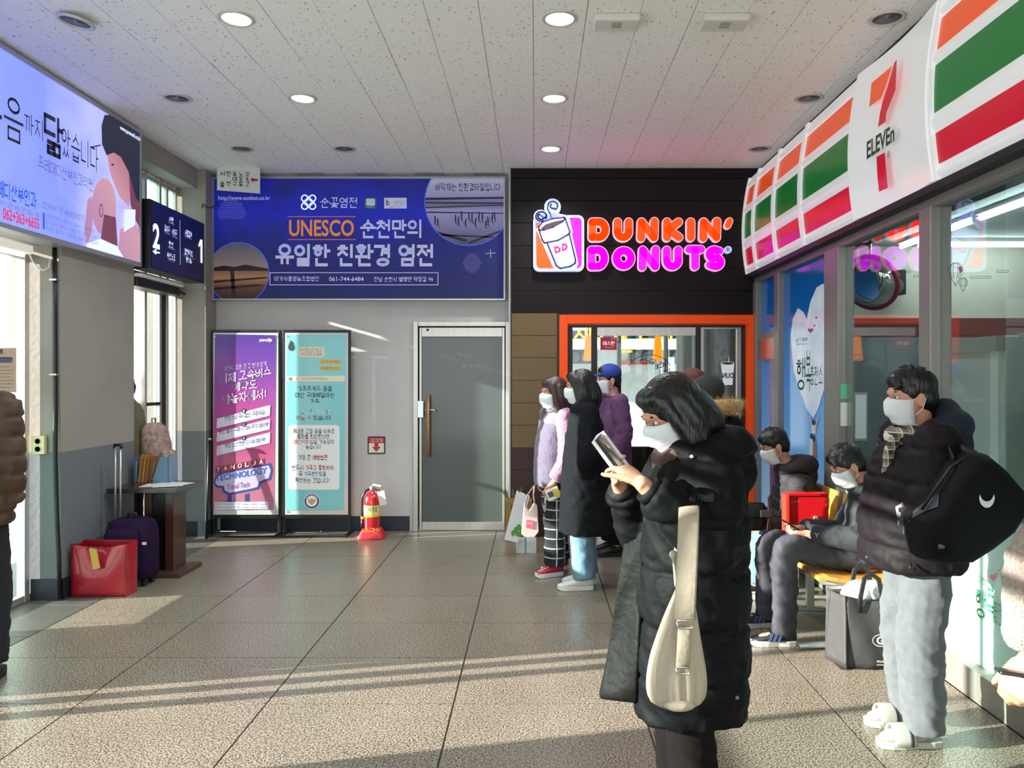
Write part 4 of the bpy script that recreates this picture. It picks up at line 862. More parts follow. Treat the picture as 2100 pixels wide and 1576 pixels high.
def store_sign():
    o = thing('store_fascia_sign', 'curved orange green and red striped backlit sign along right shop front', 'sign', (2.2, 5.0, 2.64))
    stripes = ((3.315, 3.485, M_so, 'orange_stripe'), (2.985, 3.235, M_sg, 'green_stripe'), (2.72, 2.88, M_sr, 'red_stripe'))
    for y0, y1 in ((7.34, 7.70), (6.72, 7.34), (6.04, 6.72), (5.06, 6.04), (1.6, 4.06)):
        s = shell(y0 + .003, y1 - .003, 2.64, 3.60, 0, 28, back=2.36).build('sign_section', M_sw, o, smooth=False)
        for z0, z1, m, nm in stripes: 
            q = shell(y0 + .04, y1 - .04, z0, z1, .004, 8, back=None).build(nm, m, s, smooth=True)
        for z0, z1 in ((3.235, 3.315), (2.88, 2.985), (3.50, 3.56), (2.645, 2.705)):
            mb = MB(); n = 10
            for y in (y0 + .02, y1 - .02):
                for i in range(n + 1): z = z0 + (z1-z0)*i/n; mb.v.append(V((Xs(z) - .003 - .016*math.sin(math.pi*i/n), y, z)))
            for i in range(n): mb.f.append((i, i+1, n+2+i, n+1+i))
            mb.f += [tuple(range(n, -1, -1)), tuple(range(n+1, 2*n+2))]; mb.build('white_rib', M_sw, s, smooth=False)
        for y in (y0 + .003, y1 - .028): shell(y, y + .025, 2.64, 3.60, .022, 28, back=2.3).build('upright_rib', M_sw, s, smooth=False)
    s = shell(4.065, 5.055, 2.64, 3.60, .03, 28, 10, ydish=.035, back=2.36).build('numeral_section', M_sw, o, smooth=False)
    def on(x, y, off=.036):      # a spot of the figure, read off in the picture, laid on the curved face
        px, py = 1500 + x/2.815, y/2.815; z = 3.1
        for _ in range(8): X = Xs(z) - off; Y = FPX*X/(px - CX); z = CH - (py - CY)*Y/FPX
        return V((Xs(z) - off, Y, z))
    def rows(L, R, m, name):
        mb = MB(); k = 5; n = len(L)
        for i in range(n-1):
            for j in range(k + (1 if i == n-2 else 0)):
                t = j/k; mb.v += [on(L[i][0] + (L[i+1][0]-L[i][0])*t, L[i][1] + (L[i+1][1]-L[i][1])*t), on(R[i][0] + (R[i+1][0]-R[i][0])*t, R[i][1] + (R[i+1][1]-R[i][1])*t)]
        for i in range(len(mb.v)//2 - 1): mb.f.append((2*i, 2*i+2, 2*i+3, 2*i+1))
        return mb.build(name, m, s)
    rows([(808, 480), (802, 548), (795, 618)], [(930, 378), (893, 490), (862, 568)], M_so, 'numeral_bar')
    rows([(940, 362), (905, 490), (872, 590), (856, 660), (846, 735)], [(955, 345), (947, 520), (915, 600), (895, 650), (890, 702)], M_sr, 'numeral_leg')
    rows([(837, 907), (842, 1010), (852, 1108)], [(885, 880), (893, 985), (903, 1085)], M_sr, 'numeral_leg')
    vs, fs, _ = text_data('ELEVEn', .03); MB().add([on(781 + 159*a, (922 - 102*b) + (-107)*a) for a, b in vs], fs).build('lettering', mat('sign_dark_green', '#06462a', .3, emit=.05), s)
    vs, fs, _ = text_data('®', .0); MB().add([on(898 + 18*a, 915 - 40*b - 8*a) for a, b in vs], fs).build('lettering', mat('sign_dark_green'), s)
store_sign()
struct('trim_1', MB().box(2.27, 2.5, -5, 7.75, 2.60, ZC), mat('sign_soffit_black', '#17171a', .5))
struct('trim_2', MB().box(2.12, 2.27, 1.6, 7.72, 2.60, 2.64), mat('sign_soffit_black'))

# ------------------------------------------------------------------ storefront glazing
ST = mat('storefront_steel', '#8f8b84', .42, metal=.5, noise=.06, nscale=40, stretch=(1, 1, .05))
def storefront():
    o = bpy.data.objects.new('window_2', None); COL.objects.link(o); o.location = (XG, 4.5, 0); o['kind'] = 'structure'
    MB().box(2.17, 2.32, -5, 7.72, 0, .15).build('sill', ST, o, bevel=.006)
    MB().box(2.20, 2.30, -5, 7.72, 2.55, 2.60).build('head_rail', ST, o)
    posts = [(7.62, 7.73), (6.93, 7.05), (5.56, 5.83), (4.26, 4.39), (2.95, 3.05), (1.6, 1.7), (-.1, 0), (-2, -1.9)]
    for a, b in posts: MB().box(2.19, 2.31, a, b, .15, 2.56).build('mullion', ST, o, bevel=.005)
    G = glassmat('store_glass', '#eef3f1', 1.7); bl = gradmat('sky_film', (0, 0, .2), (0, 0, 2.6), [(0, '#a9cdea'), (.3, '#6aa6de'), (.6, '#2b7cc6'), (.8, '#0a5aa0'), (1, '#004a86')], .12, emit=.10)
    mint = glassmat('mint_film', '#d2efe6', .8, haze=.93, hazecol='#d9f2ea', rough=.05)
    MB().box(XG-.004, XG+.004, 7.05, 7.62, .15, 2.55).build('pane', bl, o)
    MB().box(XG-.004, XG+.004, 5.83, 6.93, .15, 2.55).build('pane', bl, o)
    MB().box(XG-.02, XG+.02, 7.05, 7.62, 1.98, 2.04).build('door_head', ST, o)
    MB().box(XG-.03, XG-.01, 7.10, 7.56, 1.78, 1.98).build('orange_strip', mat('painted_reflection', '#c8481c', .2), o)  # orange reflection in the door glass, built as a coloured slab
    MB().box(XG-.02, XG-.008, 7.10, 7.30, .2, 1.78).build('violet_film', mat('violet_film', '#7a5a86', .2), o)
    for a, b in ((4.39, 5.56), (3.05, 4.26), (1.7, 2.95), (0, 1.6), (-1.9, -.1)):
        MB().box(XG-.004, XG+.004, a, b, .95, 2.55).build('pane', G, o); MB().box(XG-.004, XG+.004, a, b, .15, .95).build('pane', mint, o)
        MB().box(XG-.012, XG+.012, a, b, .935, .965).build('glazing_bar', ST, o)
    # heart cloud print
    pl = Plane('R', XG - .006)
    def pf(pts, m, off, name='print'): return MB().prism([pl.pt(x, y, off) for x, y in pts], pl.n, 0).build(name, m, o)
    cl = mat('cloud_film', '#dfe6ee', .15, col2='#b9cfe6', nscale=6, emit=.05)
    pf([(1622, 690), (1626, 655), (1637, 632), (1648, 640), (1655, 655), (1662, 620), (1675, 590), (1688, 582), (1700, 592), (1702, 690), (1700, 760), (1690, 800), (1678, 840), (1668, 858), (1655, 840), (1640, 800), (1628, 760)], cl, .002)
    gd = ink('film_green', '#1f6a4a'); rd = ink('film_heart_red', '#cf3a50'); gy = ink('film_grey', '#4a5660')
    def tx(s, px0, py0, py1, px1, m, bold=.02, sl=0.0):
        a = pl.pt(px0, py1); b = pl.pt(px1, py1); t = pl.pt(px0, py0)
        return txt(s, (a, V((0, b.y - a.y, 0)), t - a), None, m, o, .004, bold, sl)
    tx('가깝고 편안한', 1632, 695, 709, 1657, gy, .0); tx('행', 1634, 736, 800, 1652, gd, .0); tx('복', 1653, 720, 806, 1664, gd, .0); tx('충전소', 1662, 752, 790, 1688, gd, .0)
    def heart(cx, cy, r, m): return [(cx + r*(16*math.sin(t)**3)/16, cy - r*(13*math.cos(t)-5*math.cos(2*t)-2*math.cos(3*t)-math.cos(4*t))/16) for t in [2*math.pi*i/28 for i in range(28)]]
    for c in ((1663, 678, 5.5), (1671, 668, 2.2), (1675, 652, 2.8)): pf(heart(*c, rd), rd, .004, 'heart')
    # children print
    sk = ink('film_skin', '#d8b0a0'); hr = ink('film_hair', '#1c1c22'); wh = ink('film_shirt', '#d8d8e0')
    pf(disc_px(1669, 867, 3.2, 6, 16), hr, .004); pf([(1665, 872), (1673, 872), (1674, 890), (1664, 890)], wh, .003); pf([(1665, 875), (1660, 853), (1662, 852), (1668, 870)], sk, .0035); pf([(1672, 875), (1678, 855), (1680, 856), (1675, 880)], sk, .0035)
    pf(disc_px(1665, 895, 2.6, 6, 16), hr, .004); pf(disc_px(1670, 900, 2.8, 6.5, 16), hr, .004); pf([(1661, 900), (1668, 900), (1667, 945), (1660, 945)], wh, .003); pf([(1668, 905), (1675, 905), (1676, 940), (1667, 945)], ink('film_dress', '#8a7078'), .003)
    # green wording on the mint panel
    tx('가깝고 편안한', 1998, 1176, 1191, 2027, gy, .0, 0); tx('행', 2001, 1205, 1262, 2022, ink('mint_green', '#2f9a66'), .0); tx('복', 2025, 1192, 1275, 2040, ink('mint_green'), .0); tx('충전소', 2039, 1232, 1276, 2066, ink('mint_green'), .0)
    for c in ((2037, 1184, 6.5), (2045, 1177, 2.6), (2050, 1170, 2.4)): pf(heart(*c, rd), ink('mint_heart', '#e06a84'), .004, 'heart')
    pf([(2073, 1212), (2085, 1214), (2085, 1218), (2076, 1217), (2076, 1240), (2073, 1240)], ink('mint_green'), .004)
    # balloon drawings on the upper glass
    def ln(lines, w=.9): 
        L = MB(); strokes(L, pl, lines, w, .004, 0, n=4); L.build('line_art', ink('film_line', '#39424a'), o)
    for cx, cy, rx, ry in ((1961, 556, 15, 17), (1977, 580, 9, 10)):
        ln([arc(cx, cy, rx, ry, -50, 230, 18)] + [[(cx + rx*.64*s, cy + ry*.77), (cx + 2*s, cy + ry*1.5)] for s in (-1, 1)] + [arc(cx, cy, rx*f, ry, -60, 240, 14) for f in (.35, .7)] + [[(cx-2, cy+ry*1.5), (cx+2, cy+ry*1.5), (cx+1.5, cy+ry*1.8), (cx-1.5, cy+ry*1.8), (cx-2, cy+ry*1.5)]])
        if rx > 12: pf([(1966, 548), (1973, 546), (1975, 556), (1969, 562)], ink('film_balloon_pink', '#c85a90'), .003)
    for x0, x1, y in ((1990, 2034, 569), (1875, 1900, 567), (1845, 1868, 558), (2046, 2070, 557)): ln([rrect_px(x0, y-2, x1, y+2, 1.9, 4)])
    return o
storefront()
# inside of the store
def store_room():
    w = mat('store_wall_beige', '#d2cabc', .8); s = struct('wall_store', MB().box(2.35, 6.0, 7.95, 8.05, 0, ZC), w)
    MB().box(5.6, 5.7, -3, 7.95, 0, ZC).build('side_wall', w, s); MB().box(2.3, 5.7, -3, 7.95, 2.96, 3.0).build('room_ceiling', mat('store_ceiling', '#bcc4bd', .8), s); MB().box(2.3, 5.7, -3, 7.95, -.1, 0).build('room_floor', mat('store_floor', '#a8a8a4', .4), s)
    MB().box(2.36, 5.6, 7.93, 7.95, 2.02, 2.22).build('maroon_band', mat('store_maroon', '#6a2430', .5), s)
    MB().box(2.36, 5.6, 7.92, 7.95, 0.0, 2.02).build('grey_panel', mat('store_grey_panel', '#7c8486', .6), s)
    tube = mat('store_tube_lit', '#e4fbff', .3, emit=16.0)
    for i, (a, b) in enumerate((((3.62, 7.6, 2.9), (3.62, 6.35, 2.9)), ((3.62, 6.25, 2.9), (3.62, 5.0, 2.9)), ((3.62, 4.9, 2.9), (3.62, 3.65, 2.9)), ((3.75, 7.5, 2.9), (5.0, 7.5, 2.9)))):
        a, b = V(a), V(b); t = thing('tube_lamp', ('far', 'middle', 'near', 'crosswise')[i] + ' lit white tube lamp on the ceiling inside the store', 'tube lamp', (a + b)/2, 0, 'tube lamps in the store')
        MB().cyl(a, b, .02, n=10).build('tube', tube, t, smooth=True)
        d = (b-a).normalized(); c = (a+b)/2; MB().obox(c + V((0, 0, .045)), (b-a)/2*1.02, d.cross(V((0, 0, 1)))*.035, (0, 0, .018)).build('batten', M_white, t)
        for q in (a, b): MB().obox(q + V((0, 0, .015)), d*.012, d.cross(V((0, 0, 1)))*.014, (0, 0, .035)).build('end_holder', M_white, t)
    m = P(1785, 580, 6.6); R = Matrix.Rotation(-.5, 3, 'Z') @ Matrix.Rotation(math.pi/2 + .25, 3, 'X')
    o = thing('convex_mirror', 'round convex safety mirror with red rim near the store ceiling', 'mirror', m)
    R = V((-.72, -.55, -.42)).to_track_quat('Z', 'Y').to_matrix()
    MB().lathe([(.235, -.02), (.225, .02), (.18, .065), (.12, .095), (.05, .108), (.002, .11)], m, 32, R).build('mirror_dome', mat('mirror_chrome', '#e8e8e6', .03, metal=1.0), o, smooth=True)
    MB().lathe([(.236, -.035), (.25, -.02), (.25, .015), (.236, .022)], m, 32, R).build('rim', mat('mirror_rim_red', '#a82432', .4), o)
    MB().cyl(m, (m.x, m.y, 2.96), .012).build('bracket', M_alu, o)
    c = P(1829, 581, 7.8); o = thing('loudspeaker', 'small black wall loudspeaker next to the convex mirror', 'speaker', (c.x, 7.8, c.z - .12))
    MB().box(c.x-.10, c.x+.10, 7.7, 7.93, c.z-.125, c.z+.125).build('cabinet', mat('speaker_black', '#1e2226', .5), o, bevel=.01)
    RX = Matrix.Rotation(math.pi/2, 3, 'X')
    for dz, r in ((-.04, .07), (.07, .032)):
        MB().lathe([(r, 0), (r*1.05, .008), (r*.9, .01), (r*.45, -.0), (r*.4, .012), (.002, .014)], (c.x, 7.7, c.z + dz), 24, RX).build('cone', mat('speaker_cone', '#5b6064', .35), o, smooth=True)
    # tall white fridge units, blue carton on top
    for i, (y0, y1) in enumerate(((4.5, 5.45), (3.2, 4.3))):
        o = thing('store_cabinet', ('white tall store cabinet behind the glass at the standing man' if i == 0 else 'white tall store cabinet behind the glass nearest the camera'), 'cabinet', (3.2, (y0+y1)/2, 0), 0, 'white store cabinets')
        MB().box(2.75, 3.5, y0, y1, 0, 1.85).build('body', mat('cabinet_white', '#c9cdca', .45), o, bevel=.01)
        MB().box(2.735, 2.75, y0 + .04, y0 + .12, .1, 1.8).build('bright_edge', mat('cabinet_trim', '#e8ebe8', .3), o)
        MB().box(2.735, 2.75, y1 - .12, y1 - .04, .1, 1.8).build('bright_edge', mat('cabinet_trim'), o)
        MB().box(2.70, 2.752, y0, y1, 1.76, 1.85).build('top_rim', mat('cabinet_rim', '#a8adaa', .4), o)
    o = thing('blue_carton', 'blue grey carton on top of the tall store cabinet', 'carton', (3.1, 3.9, 1.85)); MB().box(2.8, 3.4, 3.5, 4.25, 1.85, 2.15).build('box', mat('carton_blue', '#6f92aa', .6), o, bevel=.008); MB().box(2.799, 3.401, 3.86, 3.90, 1.86, 2.152).build('tape', mat('carton_tape', '#b8b0a0', .4), o)
    o = thing('notice_frame', 'slim white framed notice hanging inside the store window', 'notice', (2.5, 5.3, 1.2)); q = P(1765, 855, 5.35*1.12)
    MB().box(q.x-.055, q.x+.055, q.y, q.y+.02, q.z-.19, q.z+.19).build('frame', M_white, o, bevel=.004); MB().box(q.x-.04, q.x+.04, q.y-.003, q.y, q.z-.17, q.z+.17).build('sheet', mat('notice_sheet', '#e8f2f0', .5, emit=.2), o)
    o = thing('exit_label', 'small green and white label stuck on the store window post', 'label', (2.19, 5.6, 1.0)); pl = Plane('F', 5.555); MB().prism([pl.pt(*p) for p in ((1724, 788), (1738, 788), (1738, 818), (1724, 818))], pl.n, .003).build('green_part', mat('label_green', '#69c79a', .4), o); MB().prism([pl.pt(*p) for p in ((1724, 826), (1738, 826), (1738, 874), (1724, 874))], pl.n, .003).build('white_part', M_white, o)
store_room()
# ------------------------------------------------------------------ left wall fittings
o = thing('power_outlet', 'cream double wall socket on the narrow pillar beside the glass door', 'socket', (-3.56, 5.53, 1.0))
q = P(82, 913, 5.54); MB().box(q.x-.047, q.x+.047, 5.515, 5.55, q.z-.066, q.z+.066).build('plate', mat('socket_cream', '#d8cf9c', .4), o, bevel=.006)
for dz in (-.028, .028): MB().lathe([(.022, 0), (.022, .004), (.019, .005), (.018, -.004), (.002, -.004)], (q.x, 5.515, q.z + dz), 20, Matrix.Rotation(math.pi/2, 3, 'X')).build('socket_face', mat('socket_grey', '#b0a888', .5), o)
o = thing('cable_conduit', 'black cable running down the pillar edge to the floor', 'cable', (-3.44, 5.53, 0))
pts = [(-3.455, 5.530, 2.54), (-3.452, 5.530, 2.0), (-3.448, 5.530, 1.4), (-3.44, 5.515, 1.05), (-3.425, 5.51, .6), (-3.41, 5.508, .3), (-3.405, 5.505, .02)]
MB().tube(pts, .016, 8).build('sheath', M_black, o, smooth=True)
for z in (2.3, 1.62): MB().box(-3.475, -3.425, 5.50, 5.55, z, z + .012).build('clip', M_steel, o)
o = thing('white_cable', 'thin white cable looping below the lit clinic advertisement', 'cable', (-3.6, 5.4, 2.4))
MB().tube([(-3.56, 5.41, 2.49), (-3.56, 5.44, 2.44), (-3.55, 5.47, 2.40), (-3.52, 5.50, 2.37), (-3.49, 5.52, 2.39), (-3.482, 5.53, 2.46)], .006, 6).build('wire', M_white, o, smooth=True)
o = thing('tube_light_left', 'white tube light batten above the glass entrance door', 'tube light', (-3.5, 4.9, 2.5)); o.name = 'batten_light'
MB().box(-3.60, -3.52, 4.2, 5.40, 2.47, 2.53).build('batten', mat('batten_white', '#eeeae0', .4, emit=.25), o, bevel=.006); MB().cyl((-3.56, 4.25, 2.455), (-3.56, 5.35, 2.455), .014, n=10).build('tube', mat('batten_tube', '#fff6e8', .3, emit=.6), o, smooth=True)
o = thing('door_notice', 'beige printed notice taped to the glass entrance door', 'notice', (-3.65, 5.32, 1.5)); pl = Plane('L', -3.652)
flat(pl, [(-14, 714), (33, 714), (33, 805), (-14, 805)], mat('notice_beige', '#cdb9a2', .7), o, .001, 'sheet')
kk = ink('notice_ink', '#3a3a4a'); txt('NEWS', pl, (-12, 716, 726, 5), kk, o, .003, .03); flat(pl, rrect_px(-12, 733, 25, 744, 3), ink('notice_navy', '#39446a'), o, .002); txt('버스 운전자료 모집', pl, (-10, 735, 742, 23), ink('notice_light', '#e8e4dc'), o, .003, .0)
for i in range(7): flat(pl, [(-10, 752+i*7), (20 + (i*7) % 10, 752+i*7), (20 + (i*7) % 10, 753+i*7), (-10, 753+i*7)], ink('notice_line', '#9a8a78'), o, .003, 'print_line')

o = thing('black_pole', 'thin black pole leaning beside the purple poster stand', 'pole', (-3.28, 7.70, 0))
MB().tube([(-3.275, 7.66, .0), (-3.285, 7.72, .45), (-3.29, 7.76, .95)], .011, 8).build('shaft', M_black, o, True)
MB().tube([(-3.29, 7.76, .94), (-3.285, 7.765, .985), (-3.265, 7.755, .99), (-3.255, 7.75, .965)], .013, 8).build('crook', M_black, o, True)
o = thing('corner_cable', 'short dark cable loop beside the blue banner at the corner pillar', 'cable', (-3.33, 7.78, 3.3))
MB().tube([P(414, 428, 7.775), P(416, 418, 7.77), P(422, 424, 7.765), P(432, 427, 7.765), P(443, 422, 7.77), P(446, 412, 7.79)], .006, 6).build('wire', M_black, o, True)

# ------------------------------------------------------------------ notice table
def table():
    wood = mat('dark_walnut', '#3f2419', .35, noise=.25, nscale=5, stretch=(1, 1, .1), coat=.3); dk = mat('dark_veneer', '#16100e', .35)
    o = thing('pedestal_table', 'dark walnut pedestal table with square foot below the side door', 'table', (-3.1, 6.35, 0))
    MB().box(-3.40, -2.84, 6.10, 6.62, .685, .722).build('tabletop', mat('table_top_dark', '#33231c', .25, coat=.4), o, bevel=.004)
    MB().box(-3.17, -3.115, 6.24, 6.46, .03, .685).build('leg_panel', wood, o, bevel=.003); MB().box(-3.0, -2.93, 6.24, 6.46, .03, .685).build('leg_panel', wood, o, bevel=.003)
    MB().box(-3.115, -3.0, 6.27, 6.43, .03, .685).build('leg_core', dk, o); MB().box(-3.30, -2.84, 6.14, 6.56, 0, .035).build('foot_plate', mat('foot_veneer', '#4a3426', .35), o, bevel=.004)
    M_p = mat('paper', '#d5d6d2', .7)
    for i, (x, y, a, w, d) in enumerate(((-3.05, 6.30, .1, .15, .10), (-3.0, 6.36, -.25, .14, .10), (-2.98, 6.24, .45, .11, .07))):
        p = thing('paper_sheet', ('thick pile sheet of white paper lying across the table middle', 'white paper sheet tilted toward the table front', 'small white slip on the table edge')[i], 'paper', (x, y, .722), a, 'papers on the table')
        MB().box(-w, w, -d, d, 0.0005 + i*.002, .003 + i*.002).build('sheet', M_p, p, local=True)
    cols = ['#4a6a86', '#b8782c', '#c08a3a', '#b06a24', '#8a5a2a']
    for i, c in enumerate(cols):
        x = -3.35 + i*.030; b = thing('file_folder', ('slate blue', 'amber', 'pale tan', 'orange', 'brown')[i] + ' upright file folder leaning on the table against the wall', 'folder', (x, 6.5, .722), 0, 'folders on the table')
        l = .0 if i == 0 else .03
        MB().prism([V((x, 6.45, .722)), V((x, 6.60, .722)), V((x + l, 6.60, .722 + .20 + .015*(i % 3))), V((x + l, 6.45, .722 + .22 + .02*(i % 2)))], (1, 0, 0), .012).build('cover', mat('folder_' + str(i) + '_card', c, .6), b)
        MB().prism([V((x + .001, 6.46, .73)), V((x + .001, 6.47, .73)), V((x + l + .001, 6.47, .90)), V((x + l + .001, 6.46, .90))], (1, 0, 0), .0).build('spine_label', M_p, b)
    b = thing('magazine_holder', 'light blue plastic document holder at the end of the folders', 'document holder', (-3.2, 6.5, .722))
    MB().prism([V((-3.19, 6.42, .723)), V((-3.06, 6.42, .723)), V((-3.06, 6.42, .94)), V((-3.13, 6.42, .94)), V((-3.19, 6.42, .76))], (0, -1, 0), .008).build('side', mat('holder_blue', '#6d8ea8', .4), b)
    MB().prism([V((-3.21, 6.58, .723)), V((-3.06, 6.58, .723)), V((-3.06, 6.58, .94)), V((-3.13, 6.58, .94)), V((-3.21, 6.58, .76))], (0, -1, 0), .008).build('side', mat('holder_blue'), b)
    MB().box(-3.064, -3.056, 6.42, 6.58, .723, .94).build('back', mat('holder_blue'), b); MB().box(-3.21, -3.06, 6.43, 6.57, .723, .729).build('base', mat('holder_blue'), b)
table()
def suitcase():
    x, y = -3.13, 5.98; pu = mat('purple_fabric', '#221030', .8, noise=.25, nscale=120, spec=.15); dk = mat('suitcase_dark', '#171019', .6)
    o = thing('carry_on_suitcase', 'small purple fabric suitcase with raised handle behind the red bag', 'suitcase', (x, y, 0))
    MB().loft([((x, y, .06), (.165, 0, 0), (0, .11, 0)), ((x, y, .10), (.175, 0, 0), (0, .12, 0)), ((x, y, .42), (.172, 0, 0), (0, .118, 0)), ((x, y, .49), (.15, 0, 0), (0, .10, 0)), ((x, y, .515), (.10, 0, 0), (0, .07, 0))], 32, 5).build('body', pu, o, smooth=True)
    MB().loft([((x-.015, y-.125, .12), (.13, 0, 0), (0, .02, 0)), ((x-.015, y-.135, .16), (.135, 0, 0), (0, .025, 0)), ((x-.015, y-.135, .40), (.13, 0, 0), (0, .025, 0)), ((x-.015, y-.12, .45), (.11, 0, 0), (0, .015, 0))], 24, 5).build('front_pocket', pu, o, smooth=True)
    MB().tube([(x-.03, y, .51), (x-.03, y, .545), (x+.03, y, .545), (x+.03, y, .51)], .012, 8).build('top_grip', dk, o, smooth=True)
    for dx in (-.165, -.125): MB().cyl((x+dx, y+.06, .45), (x+dx, y+.06, 1.06), .008, n=10).build('telescopic_rod', M_alu, o, smooth=True)
    MB().tube([(x-.172, y+.06, 1.05), (x-.170, y+.06, 1.075), (x-.12, y+.06, 1.075), (x-.118, y+.06, 1.05)], .013, 8).build('grip_bar', M_black, o, smooth=True)
    for dx in (-.12, .12):
        for dy in (-.06, .06): MB().cyl((x+dx-.012, y+dy, .03), (x+dx+.012, y+dy, .03), .03, n=16).build('wheel', M_black, o)
    MB().box(x+.14, x+.17, y-.13, y-.12, .33, .35).build('white_tag', M_white, o)
suitcase()
def paper_bag():
    Y0, Y1 = 5.62, 5.78; a, b = P(145, 0, Y0).x, P(258, 0, Y0).x; top = .385
    red = mat('red_paper', '#a5182a', .3, noise=.12, nscale=6, coat=.4); o = thing('red_paper_bag', 'glossy red paper shopping bag with gold tape on the floor', 'paper bag', ((a+b)/2, 5.7, 0))
    nx, nz = 16, 12; mb = MB()
    for j in range(nz + 1):
        for i in range(nx + 1):
            u, w = i/nx, j/nz; bulge = .03*math.sin(math.pi*u)*math.sin(math.pi*min(1, w*1.1)); pinch = -.05*math.exp(-((u-.5)/.2)**2)*max(0, w-.35)/.65*-1
            mb.v.append(V((a + (b-a)*u, Y0 - bulge + pinch*1.2, top*w - (.035*math.exp(-((u-.5)/.3)**2) if j == nz else 0))))
    for j in range(nz):
        for i in range(nx): k = j*(nx+1)+i; mb.f.append((k, k+1, k+nx+2, k+nx+1))
    f = mb.build('front_sheet', red, o, smooth=True); md = f.modifiers.new('thickness', 'SOLIDIFY'); md.thickness = .002
    MB().prism([V((a, Y1, 0)), V((b, Y1, 0)), V((b, Y1, top)), V((a, Y1, top))], (0, -1, 0), .002).build('back_sheet', red, o)
    for x, s in ((b, 1), (a, -1)):
        ym = (Y0+Y1)/2; g = MB()
        g.add([V((x, Y0, 0)), V((x, ym, 0)), V((x, Y1, 0)), V((x, Y0, top)), V((x - s*.03, ym, top-.01)), V((x, Y1, top)), V((x - s*.012, ym, top*.5))], [(0, 1, 6, 3), (3, 6, 4), (1, 2, 5, 6), (6, 5, 4)])
        sd = g.build('gusset', red, o); md = sd.modifiers.new('thickness', 'SOLIDIFY'); md.thickness = .002
    MB().box(a, b, Y0, Y1, .0, .003).build('bottom', red, o)
    c = (a+b)/2 - .01; MB().obox((c, Y0-.028, .29), (.026, 0, .006), (0, .0015, .0), (-.022, .012, .075)).build('gold_tape', mat('gold_tape', '#b08a2c', .3, metal=.2), o)
    MB().tube([(c-.06, Y0-.02, .355), (c-.03, Y0-.03, .375), (c+.01, Y0-.035, .362), (c+.05, Y0-.03, .372), (c+.08, Y0-.02, .36)], .005, 6).build('cord_handle', mat('bag_cord', '#5a0e18', .6), o, smooth=True)
paper_bag()

# ------------------------------------------------------------------ benches along the storefront
M_bw = mat('bench_beech', '#d59a45', .4, noise=.15, nscale=4, stretch=(6, 1, 6)); M_bg = mat('bench_grey_metal', '#a9a9a4', .4, metal=.5); M_bwht = mat('bench_white_metal', '#d4d6cc', .4)
def bench(y0, y1, label):
    o = thing('waiting_bench', label, 'bench', (1.93, (y0+y1)/2, 0), 0, 'waiting benches')
    n = 2
    for i in range(n):
        a = y0 + (y1-y0)*i/n + .02; b = y0 + (y1-y0)*(i+1)/n - .02; p = [(1.64, .425), (1.65, .446), (1.70, .452), (1.80, .437), (1.95, .425), (2.07, .432), (2.11, .44), (2.11, .425), (1.95, .405), (1.80, .415), (1.69, .43)]
        MB().prism([V((x, a, z)) for x, z in p], (0, -1, 0), -(b-a)).build('seat', M_bw, o, bevel=.003) if False else MB().prism([V((x, a, z)) for x, z in p], (0, -1, 0), (b-a)).build('seat', M_bw, o)
        q = [(2.09, .45), (2.13, .60), (2.155, .80), (2.14, .80), (2.115, .60), (2.075, .455)]
        MB().prism([V((x, a, z)) for x, z in q], (0, -1, 0), (b-a)).build('backrest', M_bw, o)
    MB().box(1.84, 1.90, y0, y1, .35, .40).build('beam', M_bwht, o, bevel=.004)
    for y in (y0 + .12, y1 - .12):
        MB().box(1.68, 2.06, y - .02, y + .02, .385, .405).build('seat_bracket', M_bwht, o); MB().box(1.72, 1.96, y - .012, y + .012, .33, .39).build('gusset_plate', M_bwht, o)
        MB().box(1.845, 1.895, y - .02, y + .02, .03, .36).build('leg', M_bg, o, bevel=.004); MB().tube([(1.56, y, .02), (1.80, y, .035), (2.10, y, .02)], .022, 8, .016).build('floor_bar', M_bg, o, smooth=True)
    return o
bench(4.42, 5.35, 'nearer beech waiting bench carrying the seated person with the phone'); bench(5.42, 6.35, 'farther beech waiting bench in front of the blue cloud window')
def red_box():
    o = thing('red_display_box', 'upright flat red box standing on the bench between two seated people', 'box', (1.86, 5.32, .44)); red = mat('box_red', '#c8141e', .35)
    a = P(1609, 0, 5.38).x; MB().box(a + .025, a + .30, 5.37, 5.43, .455, .78).build('panel', red, o, bevel=.004); MB().box(a, a + .028, 5.355, 5.445, .455, .785).build('edge_rail', mat('box_orange_red', '#d83a2a', .35), o, bevel=.004)
    MB().box(a + .025, a + .30, 5.36, 5.44, .78, .795).build('top_rail', red, o); pl = Plane('F', 5.37); txt('GIFT', pl, (1621, 1028, 1640, 1032), mat('box_gold', '#c88a5a', .4), o, .002, 0); MB().box(a + .20, a + .225, 5.355, 5.372, .60, .635).build('latch', M_white, o)
red_box()

